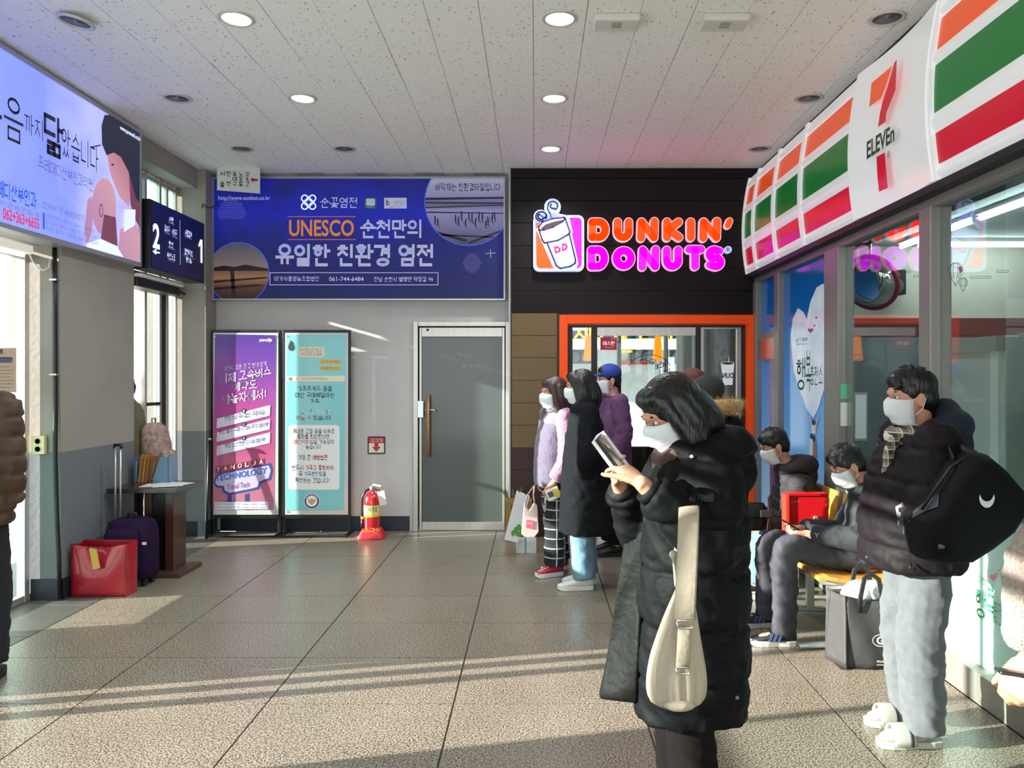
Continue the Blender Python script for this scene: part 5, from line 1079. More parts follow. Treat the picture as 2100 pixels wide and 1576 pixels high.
def tote():
    Y0 = 4.22; a, b, top = P(1716, 0, Y0).x, P(1846, 0, Y0).x, .40; g = mat('charcoal_nonwoven', '#343433', .65, noise=.08, nscale=5, bump=.25, bscale=12); dk = mat('tote_black', '#141414', .6)
    o = thing('charcoal_tote_bag', 'large charcoal shopping tote with white logo on the floor under the bench', 'tote bag', ((a+b)/2, Y0 + .1, 0)); D = .17
    def sheet(name, f, nx, nz):
        mb = MB()
        for j in range(nz+1):
            for i in range(nx+1): mb.v.append(V(f(i/nx, j/nz)))
        for j in range(nz):
            for i in range(nx): k = j*(nx+1)+i; mb.f.append((k, k+1, k+nx+2, k+nx+1))
        q = mb.build(name, g, o, smooth=True); md = q.modifiers.new('thickness', 'SOLIDIFY'); md.thickness = .003; return q
    sl = .03
    sheet('front_panel', lambda u, w: (a + .055 + (b-a-.055)*u, Y0 - .015*math.sin(math.pi*u)*math.sin(math.pi*w) + .02*w + .006*math.sin(9*u + 5*w), top*w - .03*w*math.sin(math.pi*u)), 14, 10)
    sheet('side_panel', lambda u, w: (a + .055 - .055*(1-u)*(1 - .35*w) - 0.0, Y0 + D*(1-u) + .02*w, top*w*(1 - .02*math.sin(math.pi*u))), 8, 10)
    sheet('back_panel', lambda u, w: (a + (b-a)*u, Y0 + D - .02*w, top*w), 6, 6); sheet('side_panel', lambda u, w: (b, Y0 + D*u, top*w), 4, 6)
    MB().box(a + .02, b, Y0, Y0 + D, .001, .004).build('bottom', g, o)
    MB().tube([(a+.055, Y0 - .003, 0), (a+.055, Y0 + .008, top*.5), (a+.055, Y0 + .018, top)], .005, 6).build('seam_piping', dk, o, smooth=True)
    for y, h in ((Y0 + .01, .12), (Y0 + D - .03, .135)): MB().tube([(a+.13, y, top-.09), (a+.135, y, top), (a+.16, y + .01, top + h*.8), (a+.20, y + .015, top + h), (a+.24, y + .01, top + h*.75), (a+.255, y, top - .02), (a+.26, y - .004, top-.10)], .014, 8, .004, up=(1, 0, 0)).build('strap', dk, o, smooth=True)
    c = mat('white_carrier_plastic', '#d2d4d4', .35, bump=.8, bscale=20); mb = MB(); mb.ell((a+.16, Y0+.09, top-.0), (.09, .06, .07)); mb.ell((a+.23, Y0+.08, top+.01), (.06, .05, .06)); mb.ell((a+.12, Y0+.10, top-.02), (.06, .05, .05)); q = mb.build('plastic_filling', c, o, smooth=True)
    pl = Plane('F', Y0 - .018); w = ink('tote_print', '#d8d8d6'); txt('GS25', pl, (1797, 1306, 1846, 1322), w, o, .003, .03); L = MB(); strokes(L, pl, [arc(1806, 1314, 17, 12, 60, 300, 16)], 2.2, .003, 0, n=4); L.build('logo_ring', w, o)
    txt("World's No.1", pl, (1797, 1354, 1826, 1359), w, o, .006, .01); txt('convenient friend', pl, (1797, 1361, 1840, 1365), w, o, .006, .0)
tote()

# ------------------------------------------------------------------ bags and planter beside the back door
def back_bags():
    Y = 6.9; o = thing('white_paper_bag', 'tall white paper bag with green leaf print beside the back door', 'paper bag', (P(1060, 0, Y).x, Y, 0)); wm = mat('white_bag_paper', '#d4d2d2', .55)
    a = [P(1034, 1108, Y), P(1062, 1114, Y), P(1086, 1020, Y), P(1059, 1010, Y)]; MB().prism(a, (0, -1, 0), .10).build('bag_body', wm, o, bevel=.003)
    pl = Plane('F', Y - .001); gl = ink('leaf_green', '#4f8a3c')
    for cx, cy, rx, ry in ((1058, 1088, 6, 8), (1064, 1082, 6, 7), (1052, 1094, 5, 7), (1062, 1096, 6, 6), (1068, 1090, 4, 6)): flat(pl, disc_px(cx, cy, rx*.8, ry*.9, 12), gl, o, .001 + (cx % 5)*.0004, 'leaf_print')
    MB().tube([P(1064, 1011, Y-.0), P(1068, 1003, Y), P(1075, 1004, Y), P(1078, 1016, Y)], .004, 6).build('cord_handle', mat('bag_cord_dark', '#3a302c', .6), o, smooth=True)
    Y = 6.75; o = thing('white_gift_box', 'low white box with a teal ribbon on the floor behind paper bag', 'box', (P(1085, 0, 7.1).x, 7.1, 0)); p0, p1 = P(1058, 1116, 7.05), P(1100, 1104, 7.05)
    MB().box(p0.x, p1.x, 7.02, 7.2, 0, .11).build('box', mat('box_white', '#cfd0d0', .5), o, bevel=.003); MB().box(p0.x + .08, p0.x + .095, 7.015, 7.205, 0, .112).build('ribbon', mat('ribbon_teal', '#4f9a94', .4), o)
    Y = 6.20; o = thing('pink_tote_bag', 'pale pink canvas tote with pink square hanging from the hand', 'tote bag', (P(1090, 0, Y).x, Y, .4)); tm = mat('pink_canvas', '#cbb0a8', .8, noise=.06, nscale=30)
    MB().prism([P(x, y, Y) for x, y in ((1069, 1096), (1078, 1103), (1096, 1103), (1105, 1092), (1102, 1040), (1095, 1034), (1084, 1050), (1075, 1033))], (0, -1, 0), .08).build('bag_body', tm, o, bevel=.006)
    flat(Plane('F', Y), [(1080, 1066), (1095, 1068), (1094, 1086), (1079, 1083)], ink('pink_patch', '#cf5470'), o, .006, 'patch'); 
    txt('MINI', Plane('F', Y), (1082, 1072, 1092, 1076), ink('pink_patch_ink', '#e8b0bc'), o, .008, .01)
    for x0, x1, dy in ((1077, 1092, 0), (1098, 1094, .07)): MB().tube([P(x0, 1040, Y + dy), P((x0+x1)/2 - 2, 1015, Y + dy), P(x1 + 2, 998, Y + dy*.5)], .008, 6, .003).build('strap', tm, o, smooth=True)
    o = thing('planter_crate', 'small wooden crate of dried grasses and leaves against the back wall', 'planter', (P(1062, 0, 7.6).x, 7.6, 0)); x = P(1064, 0, 7.6).x; wd_ = mat('crate_wood', '#8a6a2e', .6)
    MB().box(x-.13, x+.13, 7.5, 7.72, 0, .40).build('crate', wd_, o, bevel=.004); MB().box(x-.07, x+.02, 7.497, 7.501, .33, .36).build('handle_slot', M_black, o)
    rg = random.Random(5)
    for k in range(14):
        dx, dy = rg.uniform(-.12, .08), rg.uniform(-.08, .08); h = rg.uniform(.06, .14); b = V((x + dx, 7.6 + dy, .40)); t = b + V((rg.uniform(-.06, .04), rg.uniform(-.03, .03), h)); s = V((.012, .006, 0))
        MB().add([b, (b+t)/2 + s, t, (b+t)/2 - s], [(0, 1, 2, 3)]).build('leaf', mat('dry_leaf' if k % 3 else 'green_leaf', '#7a6a4a' if k % 3 else '#3e5a34', .7), o)
back_bags()
# ------------------------------------------------------------------ people
from mathutils import noise as mnoise
def crumple(me, amp, freq, seams=None, seed=0.0):
    """cloth folds: ridged relief along the normals, and stitched quilting lines every `seams` metres"""
    nv = len(me.vertices); co = [0.0]*(3*nv); me.vertices.foreach_get('co', co); nr = [0.0]*(3*nv); me.vertex_normals.foreach_get('vector', nr)
    for i in range(nv):
        x, y, z = co[3*i:3*i+3]; q = V((x*freq + seed, y*freq + .35*z*freq, z*freq*1.25 - .5*x*freq)); w = mnoise.noise(q*.6)*.8
        h = 1 - 2.2*abs(mnoise.noise(q + V((w, -w, w)))) + .35*(1 - 2*abs(mnoise.noise(q*2.3 + V((5, 1, 3)))))
        d = amp*(h - .45)
        if seams:
            zz = z + .012*mnoise.noise(V((x*5, y*5, seed))); t = zz % seams; t = min(t, seams - t); d += .004 - .013*math.exp(-(t/.011)**2)
        for k in range(3): co[3*i+k] += nr[3*i+k]*d
    me.vertices.foreach_set('co', co); me.update()
def remeshed(mb, name, m, parent, voxel=.01, smooth=3, local=True, fold=None):
    """closed overlapping volumes -> one continuous skin"""
    me = mb.mesh(name + '_source'); t = bpy.data.objects.new('remesh_source', me); TMP.objects.link(t)
    r = t.modifiers.new('r', 'REMESH'); r.mode = 'VOXEL'; r.voxel_size = voxel; r.use_smooth_shade = True
    if smooth: s = t.modifiers.new('s', 'SMOOTH'); s.iterations = smooth; s.factor = .5
    TSC.view_layers[0].update(); dg = TSC.view_layers[0].depsgraph
    out = bpy.data.meshes.new_from_object(t.evaluated_get(dg)); bpy.data.objects.remove(t); bpy.data.meshes.remove(me)
    out.name = name; out.materials.clear(); out.materials.append(m); out.polygons.foreach_set('use_smooth', [True] * len(out.polygons))
    if fold: crumple(out, *fold)
    o = bpy.data.objects.new(name, out); COL.objects.link(o); o.parent = parent; return o
TSC = bpy.data.scenes.new('remesh_scene'); TMP = TSC.collection
def catmull(pts, k=6):
    pts = [V(p) for p in pts]; out = []; n = len(pts)
    for i in range(n - 1):
        p0, p1, p2, p3 = pts[max(0, i-1)], pts[i], pts[i+1], pts[min(n-1, i+2)]
        for j in range(k):
            t = j / k; out.append(.5*((2*p1) + (p2-p0)*t + (2*p0-5*p1+4*p2-p3)*t*t + (3*p1-p0-3*p2+p3)*t**3))
    return out + [pts[-1]]
def limb(mb, pts, rs, n=14, k=6, puff=0.0, pn=0, flat=1.0, ends=True, wr=0.0, seed=0):
    """round tapering limb through joints; puff = quilted bulges, wr = irregular folds"""
    c = catmull(pts, k); m = len(c); rg = random.Random(seed); ph = [rg.uniform(0, 6) for _ in range(4)]
    r = []
    for i in range(m):
        u = i/(m-1)*(len(pts)-1); a = int(min(u, len(pts)-2)); f = u - a; q = rs[a]*(1-f) + rs[a+1]*f; s = i/(m-1)
        if pn: q *= 1 + puff*(abs(math.sin(math.pi*pn*s))**.6 - .6)
        if wr: q *= 1 + wr*(math.sin(23*s+ph[0]) + math.sin(37*s+ph[1]))*.5
        r.append(q)
    a = None; secs = []
    for i, p in enumerate(c):
        d = (c[min(i+1, m-1)] - c[max(i-1, 0)]).normalized()
        a = d.orthogonal().normalized() if a is None else (a - d*a.dot(d)).normalized()
        secs.append((p, a*r[i], d.cross(a)*r[i]*flat))
    mb.loft(secs, n)
    if ends: mb.ell(c[0], (r[0]*.98,)*3, None, 12, 8); mb.ell(c[-1], (r[-1]*.98,)*3, None, 12, 8)
    return mb
def torso(mb, secs, n=28, power=2.3):
    """secs: (x, y, z, half depth, half width[, pitch]) in body space (x forward, y left)"""
    out = []
    for s in secs:
        x, y, z, a, b = s[:5]; p = s[5] if len(s) > 5 else 0.0
        out.append((V((x, y, z)), V((math.cos(p)*a, 0, -math.sin(p)*a)), V((0, b, 0))))
    mb.loft(out, n, power); return mb
def dense(secs, k=4, puff=0.0, pn=0):
    out = []; n = len(secs); L = [list(s) + [0.0]*(6-len(s)) for s in secs]; tot = (n-1)*k
    for i in range(n-1):
        p0, p1, p2, p3 = L[max(0, i-1)], L[i], L[i+1], L[min(n-1, i+2)]
        for j in range(k):
            t = j/k; v = [.5*((2*b) + (c-a)*t + (2*a-5*b+4*c-d)*t*t + (3*b-a-3*c+d)*t**3) for a, b, c, d in zip(p0, p1, p2, p3)]
            if pn: s = 1 + puff*(abs(math.sin(math.pi*pn*(i*k+j)/tot))**.6 - .6); v[3] *= s; v[4] *= s
            out.append(tuple(v))
    return out + [tuple(L[-1])]
def hand(mb, W, d, p, side, curl=(.5, .6, .4), s=1.0, spread=.0, thumb=(.75, .6, .35), th_curl=.3, per=None):
    """W wrist, d towards the fingers, p palm direction, side=+1/-1 on which side the thumb leaves"""
    W, d, p = V(W), V(d).normalized(), V(p); p = (p - d*p.dot(d)).normalized(); t = d.cross(p).normalized()*side
    mb.loft([(W - d*.02*s, t*.027*s, p*.021*s), (W + d*.02*s, t*.032*s, p*.019*s), (W + d*.06*s, t*.041*s, p*.017*s), (W + d*.092*s, t*.040*s, p*.014*s), (W + d*.10*s, t*.034*s, p*.010*s)], 16, 2.5)
    for i in range(4):
        b = W + d*(.086 - .006*abs(i-1))*s + t*((.030, .010, -.011, -.030)[i])*s; L = (.074, .082, .076, .060)[i]*s; r = (.0092, .0096, .0090, .0080)[i]*s
        dirv = (d + t*spread*(1.5 - i)).normalized(); pts = [b]; ang = 0.0; cu = per[i] if per else curl
        ax = dirv.cross(p)
        for f, c in zip((.46, .30, .24), cu):
            ang += c; q = Matrix.Rotation(ang, 3, ax) @ dirv; pts.append(pts[-1] + q*L*f)
        for a, b2, k in zip(pts, pts[1:], range(3)): 
            mb.cyl(a, b2, r*(1 - .07*k), r*(1 - .07*(k+1)), 10); mb.ell(b2, (r*(1-.07*(k+1)),)*3, None, 10, 6)
        mb.ell(pts[0], (r*1.05,)*3, None, 10, 6)
    b = W + d*.025*s + t*.024*s; q = (t*thumb[0] + d*thumb[1] + p*thumb[2]).normalized(); ax = q.cross(p) if q.cross(p).length > .1 else d
    q2 = Matrix.Rotation(th_curl, 3, ax.normalized()) @ q; pts = [b, b + q*.042*s, b + q*.042*s + (q*.4+q2*.6).normalized()*.034*s, b + q*.042*s + (q*.4+q2*.6).normalized()*.034*s + q2*.028*s]
    for a, c, r0, r1 in zip(pts, pts[1:], (.015, .0115, .0105), (.0115, .0105, .0085)): mb.cyl(a, c, r0*s, r1*s, 10); mb.ell(c, (r1*s,)*3, None, 10, 6)
    return mb
SKIN = mat('skin', '#c98f74', .5, noise=.06, nscale=25); HAIR = mat('black_hair', '#0d0b0c', .38, noise=.5, nscale=60, stretch=(1, 1, .08), bump=.35, bscale=70); MASK = mat('white_mask', '#dcdde0', .7, bump=.2, bscale=30)
EYE = mat('dark_eye', '#140d0b', .2); LIP = mat('lip', '#a85a52', .5)
def headM(c, pitch=0.0, yaw=0.0, roll=0.0): return Matrix.Translation(V(c)) @ Matrix.Rotation(yaw, 4, 'Z') @ Matrix.Rotation(pitch, 4, 'Y') @ Matrix.Rotation(roll, 4, 'X')
def head_volumes(mb, M, neck):
    R = M.to_3x3(); E = lambda c, r: mb.ell(M @ V(c), r, R, 18, 12)
    E((-.008, 0, .03), (.098, .077, .092)); E((.022, 0, -.035), (.070, .063, .080)); E((.045, 0, -.085), (.042, .042, .032)); E((.066, 0, -.098), (.022, .022, .016))
    E((.078, 0, .03), (.022, .05, .015)); mb.cyl(M @ V((.086, 0, .012)), M @ V((.107, 0, -.030)), .008, .014, 10); mb.ell(M @ V((.104, 0, -.032)), (.014, .017, .011), R, 10, 8)
    E((.062, .035, -.028), (.03, .024, .025)); E((.062, -.035, -.028), (.03, .024, .025)); E((.083, 0, -.062), (.014, .026, .014))
    for s in (1, -1): E((-.008, s*.078, -.012), (.018, .010, .031)); E((-.006, s*.080, -.040), (.010, .008, .012))
    limb(mb, [neck, (V(neck) + M @ V((-.03, 0, -.07)))/2, M @ V((-.018, 0, -.04))], [.062, .055, .056], 14, 4)
def face_parts(root, M, mask=True):
    R = M.to_3x3()
    for s in (1, -1):
        MB().ell(M @ V((.0785, s*.033, .008)), (.0085, .014, .0065), R, 12, 8).build('eye', mat('eye_white', '#d8d2cc', .3), root, True, local=True)
        MB().ell(M @ V((.0842, s*.033, .008)), (.0042, .0060, .0060), R, 10, 6).build('iris', EYE, root, True, local=True)
        MB().ell(M @ V((.086, s*.034, .034)), (.006, .018, .0035), R, 10, 6).build('eyebrow', HAIR, root, True, local=True)
    if mask:
        mb = MB(); prof = []
        for j in range(9):
            z = .012 - j*.0150; u = j/8; d = .012*math.sin(math.pi*u) + (.026 if .1 < u < .75 else .012); w = .068 - .012*u
            for i in range(13):
                a = math.radians(-82 + 164*i/12); mb.v.append(M @ V((.010 + (.082 + d - .01*u)*math.cos(a), w*math.sin(a)*1.06, z - .018*abs(math.sin(a)))))
        for j in range(8):
            for i in range(12): k = j*13+i; mb.f.append((k, k+1, k+14, k+13))
        o = mb.build('face_mask', MASK, root, True, local=True); md = o.modifiers.new('thickness', 'SOLIDIFY'); md.thickness = .003; md.offset = 1
        for s in (1, -1): MB().tube([M @ V((.022, s*.070, -.01)), M @ V((-.005, s*.081, .012)), M @ V((-.022, s*.086, -.01)), M @ V((-.006, s*.082, -.05)), M @ V((.022, s*.068, -.075))], .0018, 5).build('ear_loop', MASK, root, local=True)
    else: MB().ell(M @ V((.0905, 0, -.066)), (.008, .023, .0075), R, 12, 8).build('mouth', LIP, root, True, local=True)
def hair_short(root, M, m=HAIR, vox=.008):
    mb = MB(); R = M.to_3x3(); E = lambda c, r: mb.ell(M @ V(c), r, R, 18, 12)
    E((-.018, 0, .048), (.105, .087, .092)); E((-.045, 0, -.005), (.074, .082, .075)); E((.045, .0, .085), (.055, .062, .042)); E((-.062, 0, -.05), (.04, .058, .035))
    for s in (1, -1): E((.02, s*.072, .03), (.02, .014, .035))
    rg = random.Random(11)
    for i in range(26):
        a = rg.uniform(-2.4, 2.4); el = rg.uniform(.1, 1.3); p = V((-.015 + .105*math.cos(el)*math.cos(a), .088*math.cos(el)*math.sin(a), .05 + .092*math.sin(el)))
        if p.x > .075 and p.z < .075: continue
        mb.cyl(M @ p, M @ (p + V((rg.uniform(-.01, .03), rg.uniform(-.015, .015), rg.uniform(-.035, -.005)))), .016, .008, 8)
    return remeshed(mb, 'hair', m, root, vox, 2)
def hair_long(root, M, end, m=HAIR, vox=.008, both=True):
    """hair to the shoulders; end = where the back locks fall, body space"""
    mb = MB(); R = M.to_3x3(); E = lambda c, r: mb.ell(M @ V(c), r, R, 20, 14)
    E((-.022, 0, .045), (.110, .094, .098)); E((-.058, 0, -.03), (.070, .090, .090)); E((.042, 0, .088), (.055, .066, .040))
    limb(mb, [M @ V((-.06, 0, 0)), M @ V((-.085, 0, -.09)), V(end)], [.085, .085, .05], 14, 5)
    for s in (1, -1): limb(mb, [M @ V((.03, s*.065, .07)), M @ V((.028, s*.084, .0)), M @ V((.012, s*.088, -.08)), V(end) + V((.06, s*.085, .02))], [.026, .026, .032, .022], 10, 5); limb(mb, [M @ V((-.02, s*.075, .05)), M @ V((-.03, s*.09, -.04)), V(end) + V((.0, s*.07, .0))], [.035, .04, .03], 10, 5)
    return remeshed(mb, 'hair', m, root, vox, 2)
# ---- footwear
def outline(L, wd, k=16): return [(L*(.5 - .5*math.cos(math.pi*i/k)), 0) for i in range(k+1)]
def shoe(root, ank, yaw, body, sole, kind='sneaker', stripe=None, lace=None, L=.275, pitch=0.0):
    """heel below the ankle, toe along +x turned by yaw"""
    R = Matrix.Rotation(yaw, 3, 'Z') @ Matrix.Rotation(pitch, 3, 'Y'); A = V((ank[0], ank[1], 0 if pitch == 0 else ank[2] - .085)); T = lambda x, y, z: A + R @ V((x - .075, y, z))
    def ring(x, w, z0, z1, cx=0): return (T(x, cx, (z0+z1)/2), R @ V((0, w, 0)), R @ V((0, 0, (z1-z0)/2)))
    f = L/.275
    up = MB().loft([ring(.006*f, .022, .03, .085), ring(.03*f, .034, .028, .105), ring(.07*f, .037, .028, .108), ring(.11*f, .038, .028, .098), ring(.15*f, .042, .028, .080), ring(.19*f, .046, .028, .066), ring(.225*f, .044, .028, .056), ring(.255*f, .033, .028, .047), ring(.268*f, .016, .029, .038)], 18, 2.4)
    o = up.build('shoe', body, root, True, local=True)
    pts = [(0, .0), (.01, .028), (.05, .036), (.11, .035), (.17, .046), (.21, .048), (.25, .036), (.272, .012)]; poly = [(x*f, y) for x, y in pts] + [(x*f, -y) for x, y in pts[::-1]]
    s = MB(); k = len(poly); top = [T(x, y, .034 + (.008 if x > .24*f else 0)) for x, y in poly]; bot = [T(x*1.0, y*.94, .0 + (.012 if x > .25*f else 0)) for x, y in poly]
    s.add(bot + top, [tuple(range(k))[::-1], tuple(range(k, 2*k))] + [(i, (i+1) % k, k+(i+1) % k, k+i) for i in range(k)]); s.build('sole', sole, o, local=True, bevel=.004)
    MB().loft([(T(.055, 0, .085), R @ V((.040, 0, .0)), R @ V((0, .030, 0))), (T(.055, 0, .112), R @ V((.042, 0, 0)), R @ V((0, .033, 0)))], 16).build('collar', body, o, True, local=True)
    if lace:
        for i in range(4): x = .105 + i*.024; z = .101 - i*.010; MB().tube([T(x*f, -.026, z-.010), T(x*f + .004, 0, z+.004), T(x*f, .026, z-.010)], .0035, 6).build('lace', lace, o, True, local=True)
    if stripe:
        for sd in (1, -1):
            for i in range(3): x = .095 + i*.026; MB().obox(T((x + .01)*f, sd*.0405, .058), R @ V((.008, 0, 0)), R @ V((0, .0025, 0)), R @ V((-.010, -sd*.003, .022))).build('side_stripe', stripe, o, local=True)
    return o
def person(label, loc, heading, group=None):
    return thing('person', label, 'person', (loc[0], loc[1], loc[2] if len(loc) > 2 else 0.0), heading, group)

def figure(root, J, hands, vox=.008, extra=None, smooth=3, skin=SKIN, legs=True):
    """one continuous body: J joints dict in body space"""
    mb = MB(); M = J['head']; head_volumes(mb, M, J['neck'])
    pel, ch, nk = V(J['pelvis']), V(J['chest']), V(J['neck'])
    up = (nk - pel).normalized(); fw = V((0, 1, 0)).cross(up)
    mb.loft([(pel - up*.10, fw*.085, V((0, .13, 0))), (pel, fw*.095, V((0, .15, 0))), (pel + (ch-pel)*.5, fw*.085, V((0, .125, 0))), (ch, fw*.10, V((0, .15, 0))), (ch + (nk-ch)*.6, fw*.085, V((0, .14, 0))), (nk, fw*.055, V((0, .065, 0)))], 20)
    for s in ('l', 'r'):
        sh, el, wr = J['sh_'+s], J['el_'+s], J['wr_'+s]
        limb(mb, [sh, el, wr], [.048, .038, .026], 12, 6)
        if hands.get(s): hand(mb, wr, **hands[s])
        if legs:
            hp, kn, an = J['hip_'+s], J['kn_'+s], J['an_'+s]
            limb(mb, [hp, kn, an], [.075, .052, .036], 12, 6)
            fx = V(an) + V((.07, 0, -.04)); mb.ell(fx, (.09, .032, .025), None, 12, 8)
    return remeshed(mb, 'body', skin, root, vox, smooth)
def trousers(root, J, m, r=(.095, .082, .075), vox=.012, name='trousers', wr=.03, cuff=.03, pel=(.115, .165), fold=(.006, 9.0)):
    mb = MB(); p = V(J['pelvis'])
    mb.ell(p, (pel[0], pel[1], .13), None, 18, 12)
    for s in ('l', 'r'):
        hp, kn, an = V(J['hip_'+s]), V(J['kn_'+s]), V(J['an_'+s]); e = an + (kn-an).normalized()*cuff
        limb(mb, [hp, (hp+kn)/2, kn, (kn+e)/2, e], [r[0], (r[0]+r[1])/2, r[1], (r[1]+r[2])/2, r[2]], 16, 5, wr=wr, seed=3 if s == 'l' else 8, ends=False)
        mb.ell(hp, (r[0],)*3, None, 14, 8)
    return remeshed(mb, name, m, root, vox, 2, fold=fold)
def garment(root, J, secs, m, sl=(.085, .072, .058), vox=.012, name='coat', puff=0.0, pn=0, spn=0, wr=.02, sleeves='lr', power=2.4, smooth=2, extra=None, back=.03, fold=(.007, 9.0)):
    mb = MB(); torso(mb, dense(secs, 5, puff, pn), 32, power)
    for s in sleeves:
        sh, el, w = V(J['sh_'+s]), V(J['el_'+s]), V(J['wr_'+s]); e = w + (el-w).normalized()*back
        limb(mb, [sh, (sh+el)/2, el, (el+e)/2, e], [sl[0], (sl[0]+sl[1])/2, sl[1], (sl[1]+sl[2])/2, sl[2]], 16, 7, puff, spn, wr=wr, seed=5 if s == 'l' else 6, ends=False)
        mb.ell(sh, (sl[0],)*3, None, 14, 8); mb.ell(el, (sl[1]*1.02,)*3, None, 14, 8)
    if extra: extra(mb)
    return remeshed(mb, name, m, root, vox, smooth, fold=fold)
def stand_joints(h=1.68, lean=0.0, spread=.085, head_pitch=0.0, head_yaw=0.0, arms=None, feet=((0, 0), (0, 0))):
    k = h/1.68; f = lean
    J = dict(pelvis=V((0, 0, .90))*k, chest=V((f*.6, 0, 1.22))*k, neck=V((f, 0, 1.41))*k)
    J['head'] = headM(V((f + .035, 0, 1.548))*k, head_pitch, head_yaw)
    for s, y, ft in (('l', 1, feet[0]), ('r', -1, feet[1])):
        J['hip_'+s] = V((0, y*.088, .86))*k; J['kn_'+s] = V((.02 + ft[0]*.5, y*spread + ft[1]*.5, .47))*k; J['an_'+s] = V((ft[0] - .01, y*spread + ft[1], .085))
        J['sh_'+s] = V((f*.95, y*.165, 1.35))*k; J['el_'+s] = V((f*.8 - .02, y*.22, 1.08))*k; J['wr_'+s] = V((f*.8 + .06, y*.22, .85))*k
    if arms:
        for q, v in arms.items(): J[q] = V(v)*k
    return J
def hood(mb, nk, r=.10, back=.10, w=.15):
    """thick fallen hood around the neck"""
    nk = V(nk)
    pts = [nk + V((.085, w*.55, .0)), nk + V((.03, w*.85, .035)), nk + V((-.07, w*.7, .06)), nk + V((-.125, 0, .05)), nk + V((-.07, -w*.7, .06)), nk + V((.03, -w*.85, .035)), nk + V((.085, -w*.55, .0))]
    limb(mb, pts, [.035, .05, .065, .08, .065, .05, .035], 12, 4); mb.ell(nk + V((-.13, 0, -.03)), (.06, .11, .09), None, 14, 10)
from mathutils.bvhtree import BVHTree
class Frame:
    """body space of a person standing at (x, y) turned by th"""
    def __init__(s, x, y, th): s.o = V((x, y, 0)); s.R = Matrix.Rotation(-th, 3, 'Z'); s.F = Matrix.Rotation(th, 3, 'Z')
    def b(s, px, py, Y): return s.R @ (P(px, py, Y) - s.o)
    def w(s, p): return s.F @ V(p) + s.o
    def d(s, v): return s.R @ V(v)
def surf_print(fr, target, polys, m, parent, Y0, off=.004, name='print'):
    """lay a flat print on the real surface of a garment or bag (points found along the view depth)"""
    bv = BVHTree.FromPolygons([fr.w(v.co) for v in target.data.vertices], [tuple(p.vertices) for p in target.data.polygons]); mb = MB()
    for vs, fs in polys:
        out = []; last = None
        for px, py in vs:
            a = P(px, py, Y0); d = (a - V((0, 0, CH))).normalized(); h = bv.ray_cast(a, d)[0]
            if h is None: h = last if last is not None else a
            last = h; out.append(fr.R @ (h - d*off - fr.o))
        mb.add(out, fs)
    return mb.build(name, m, parent, local=True)
def text_px(s, x0, y0, x1, y1, bold=.02):
    vs, fs, _ = text_data(s, bold); return [([(x0 + a*(x1-x0), y1 - b*(y1-y0)) for a, b in vs], fs)]
def grid_px(f, n, m):
    vs = [f(i/n, j/m) for j in range(m+1) for i in range(n+1)]; return [(vs, [(j*(n+1)+i, j*(n+1)+i+1, (j+1)*(n+1)+i+1, (j+1)*(n+1)+i) for j in range(m) for i in range(n)])]
NYL = mat('black_nylon', '#0b0b0e', .68, bump=.42, bscale=12, spec=.14, stretch=(1, 1, 1.3)); NYL_L = mat('dark_lining', '#1d1918', .6, bump=.4, bscale=16, spec=.15)
JEAN_B = mat('light_blue_denim', '#6d879c', .85, spec=.15, noise=.18, nscale=14, bump=.2, bscale=20); JEAN_D = mat('charcoal_denim', '#3f4046', .9, spec=.12, noise=.25, nscale=7, bump=.2, bscale=18)
RUB_W = mat('white_rubber', '#d8d8d4', .5); RUB_K = mat('black_rubber', '#1a1a1c', .6); LACE_W = mat('white_lace', '#e2e0dc', .7); LACE_K = mat('black_lace', '#222', .7) if False else mat('black_lace', '#222226', .7)

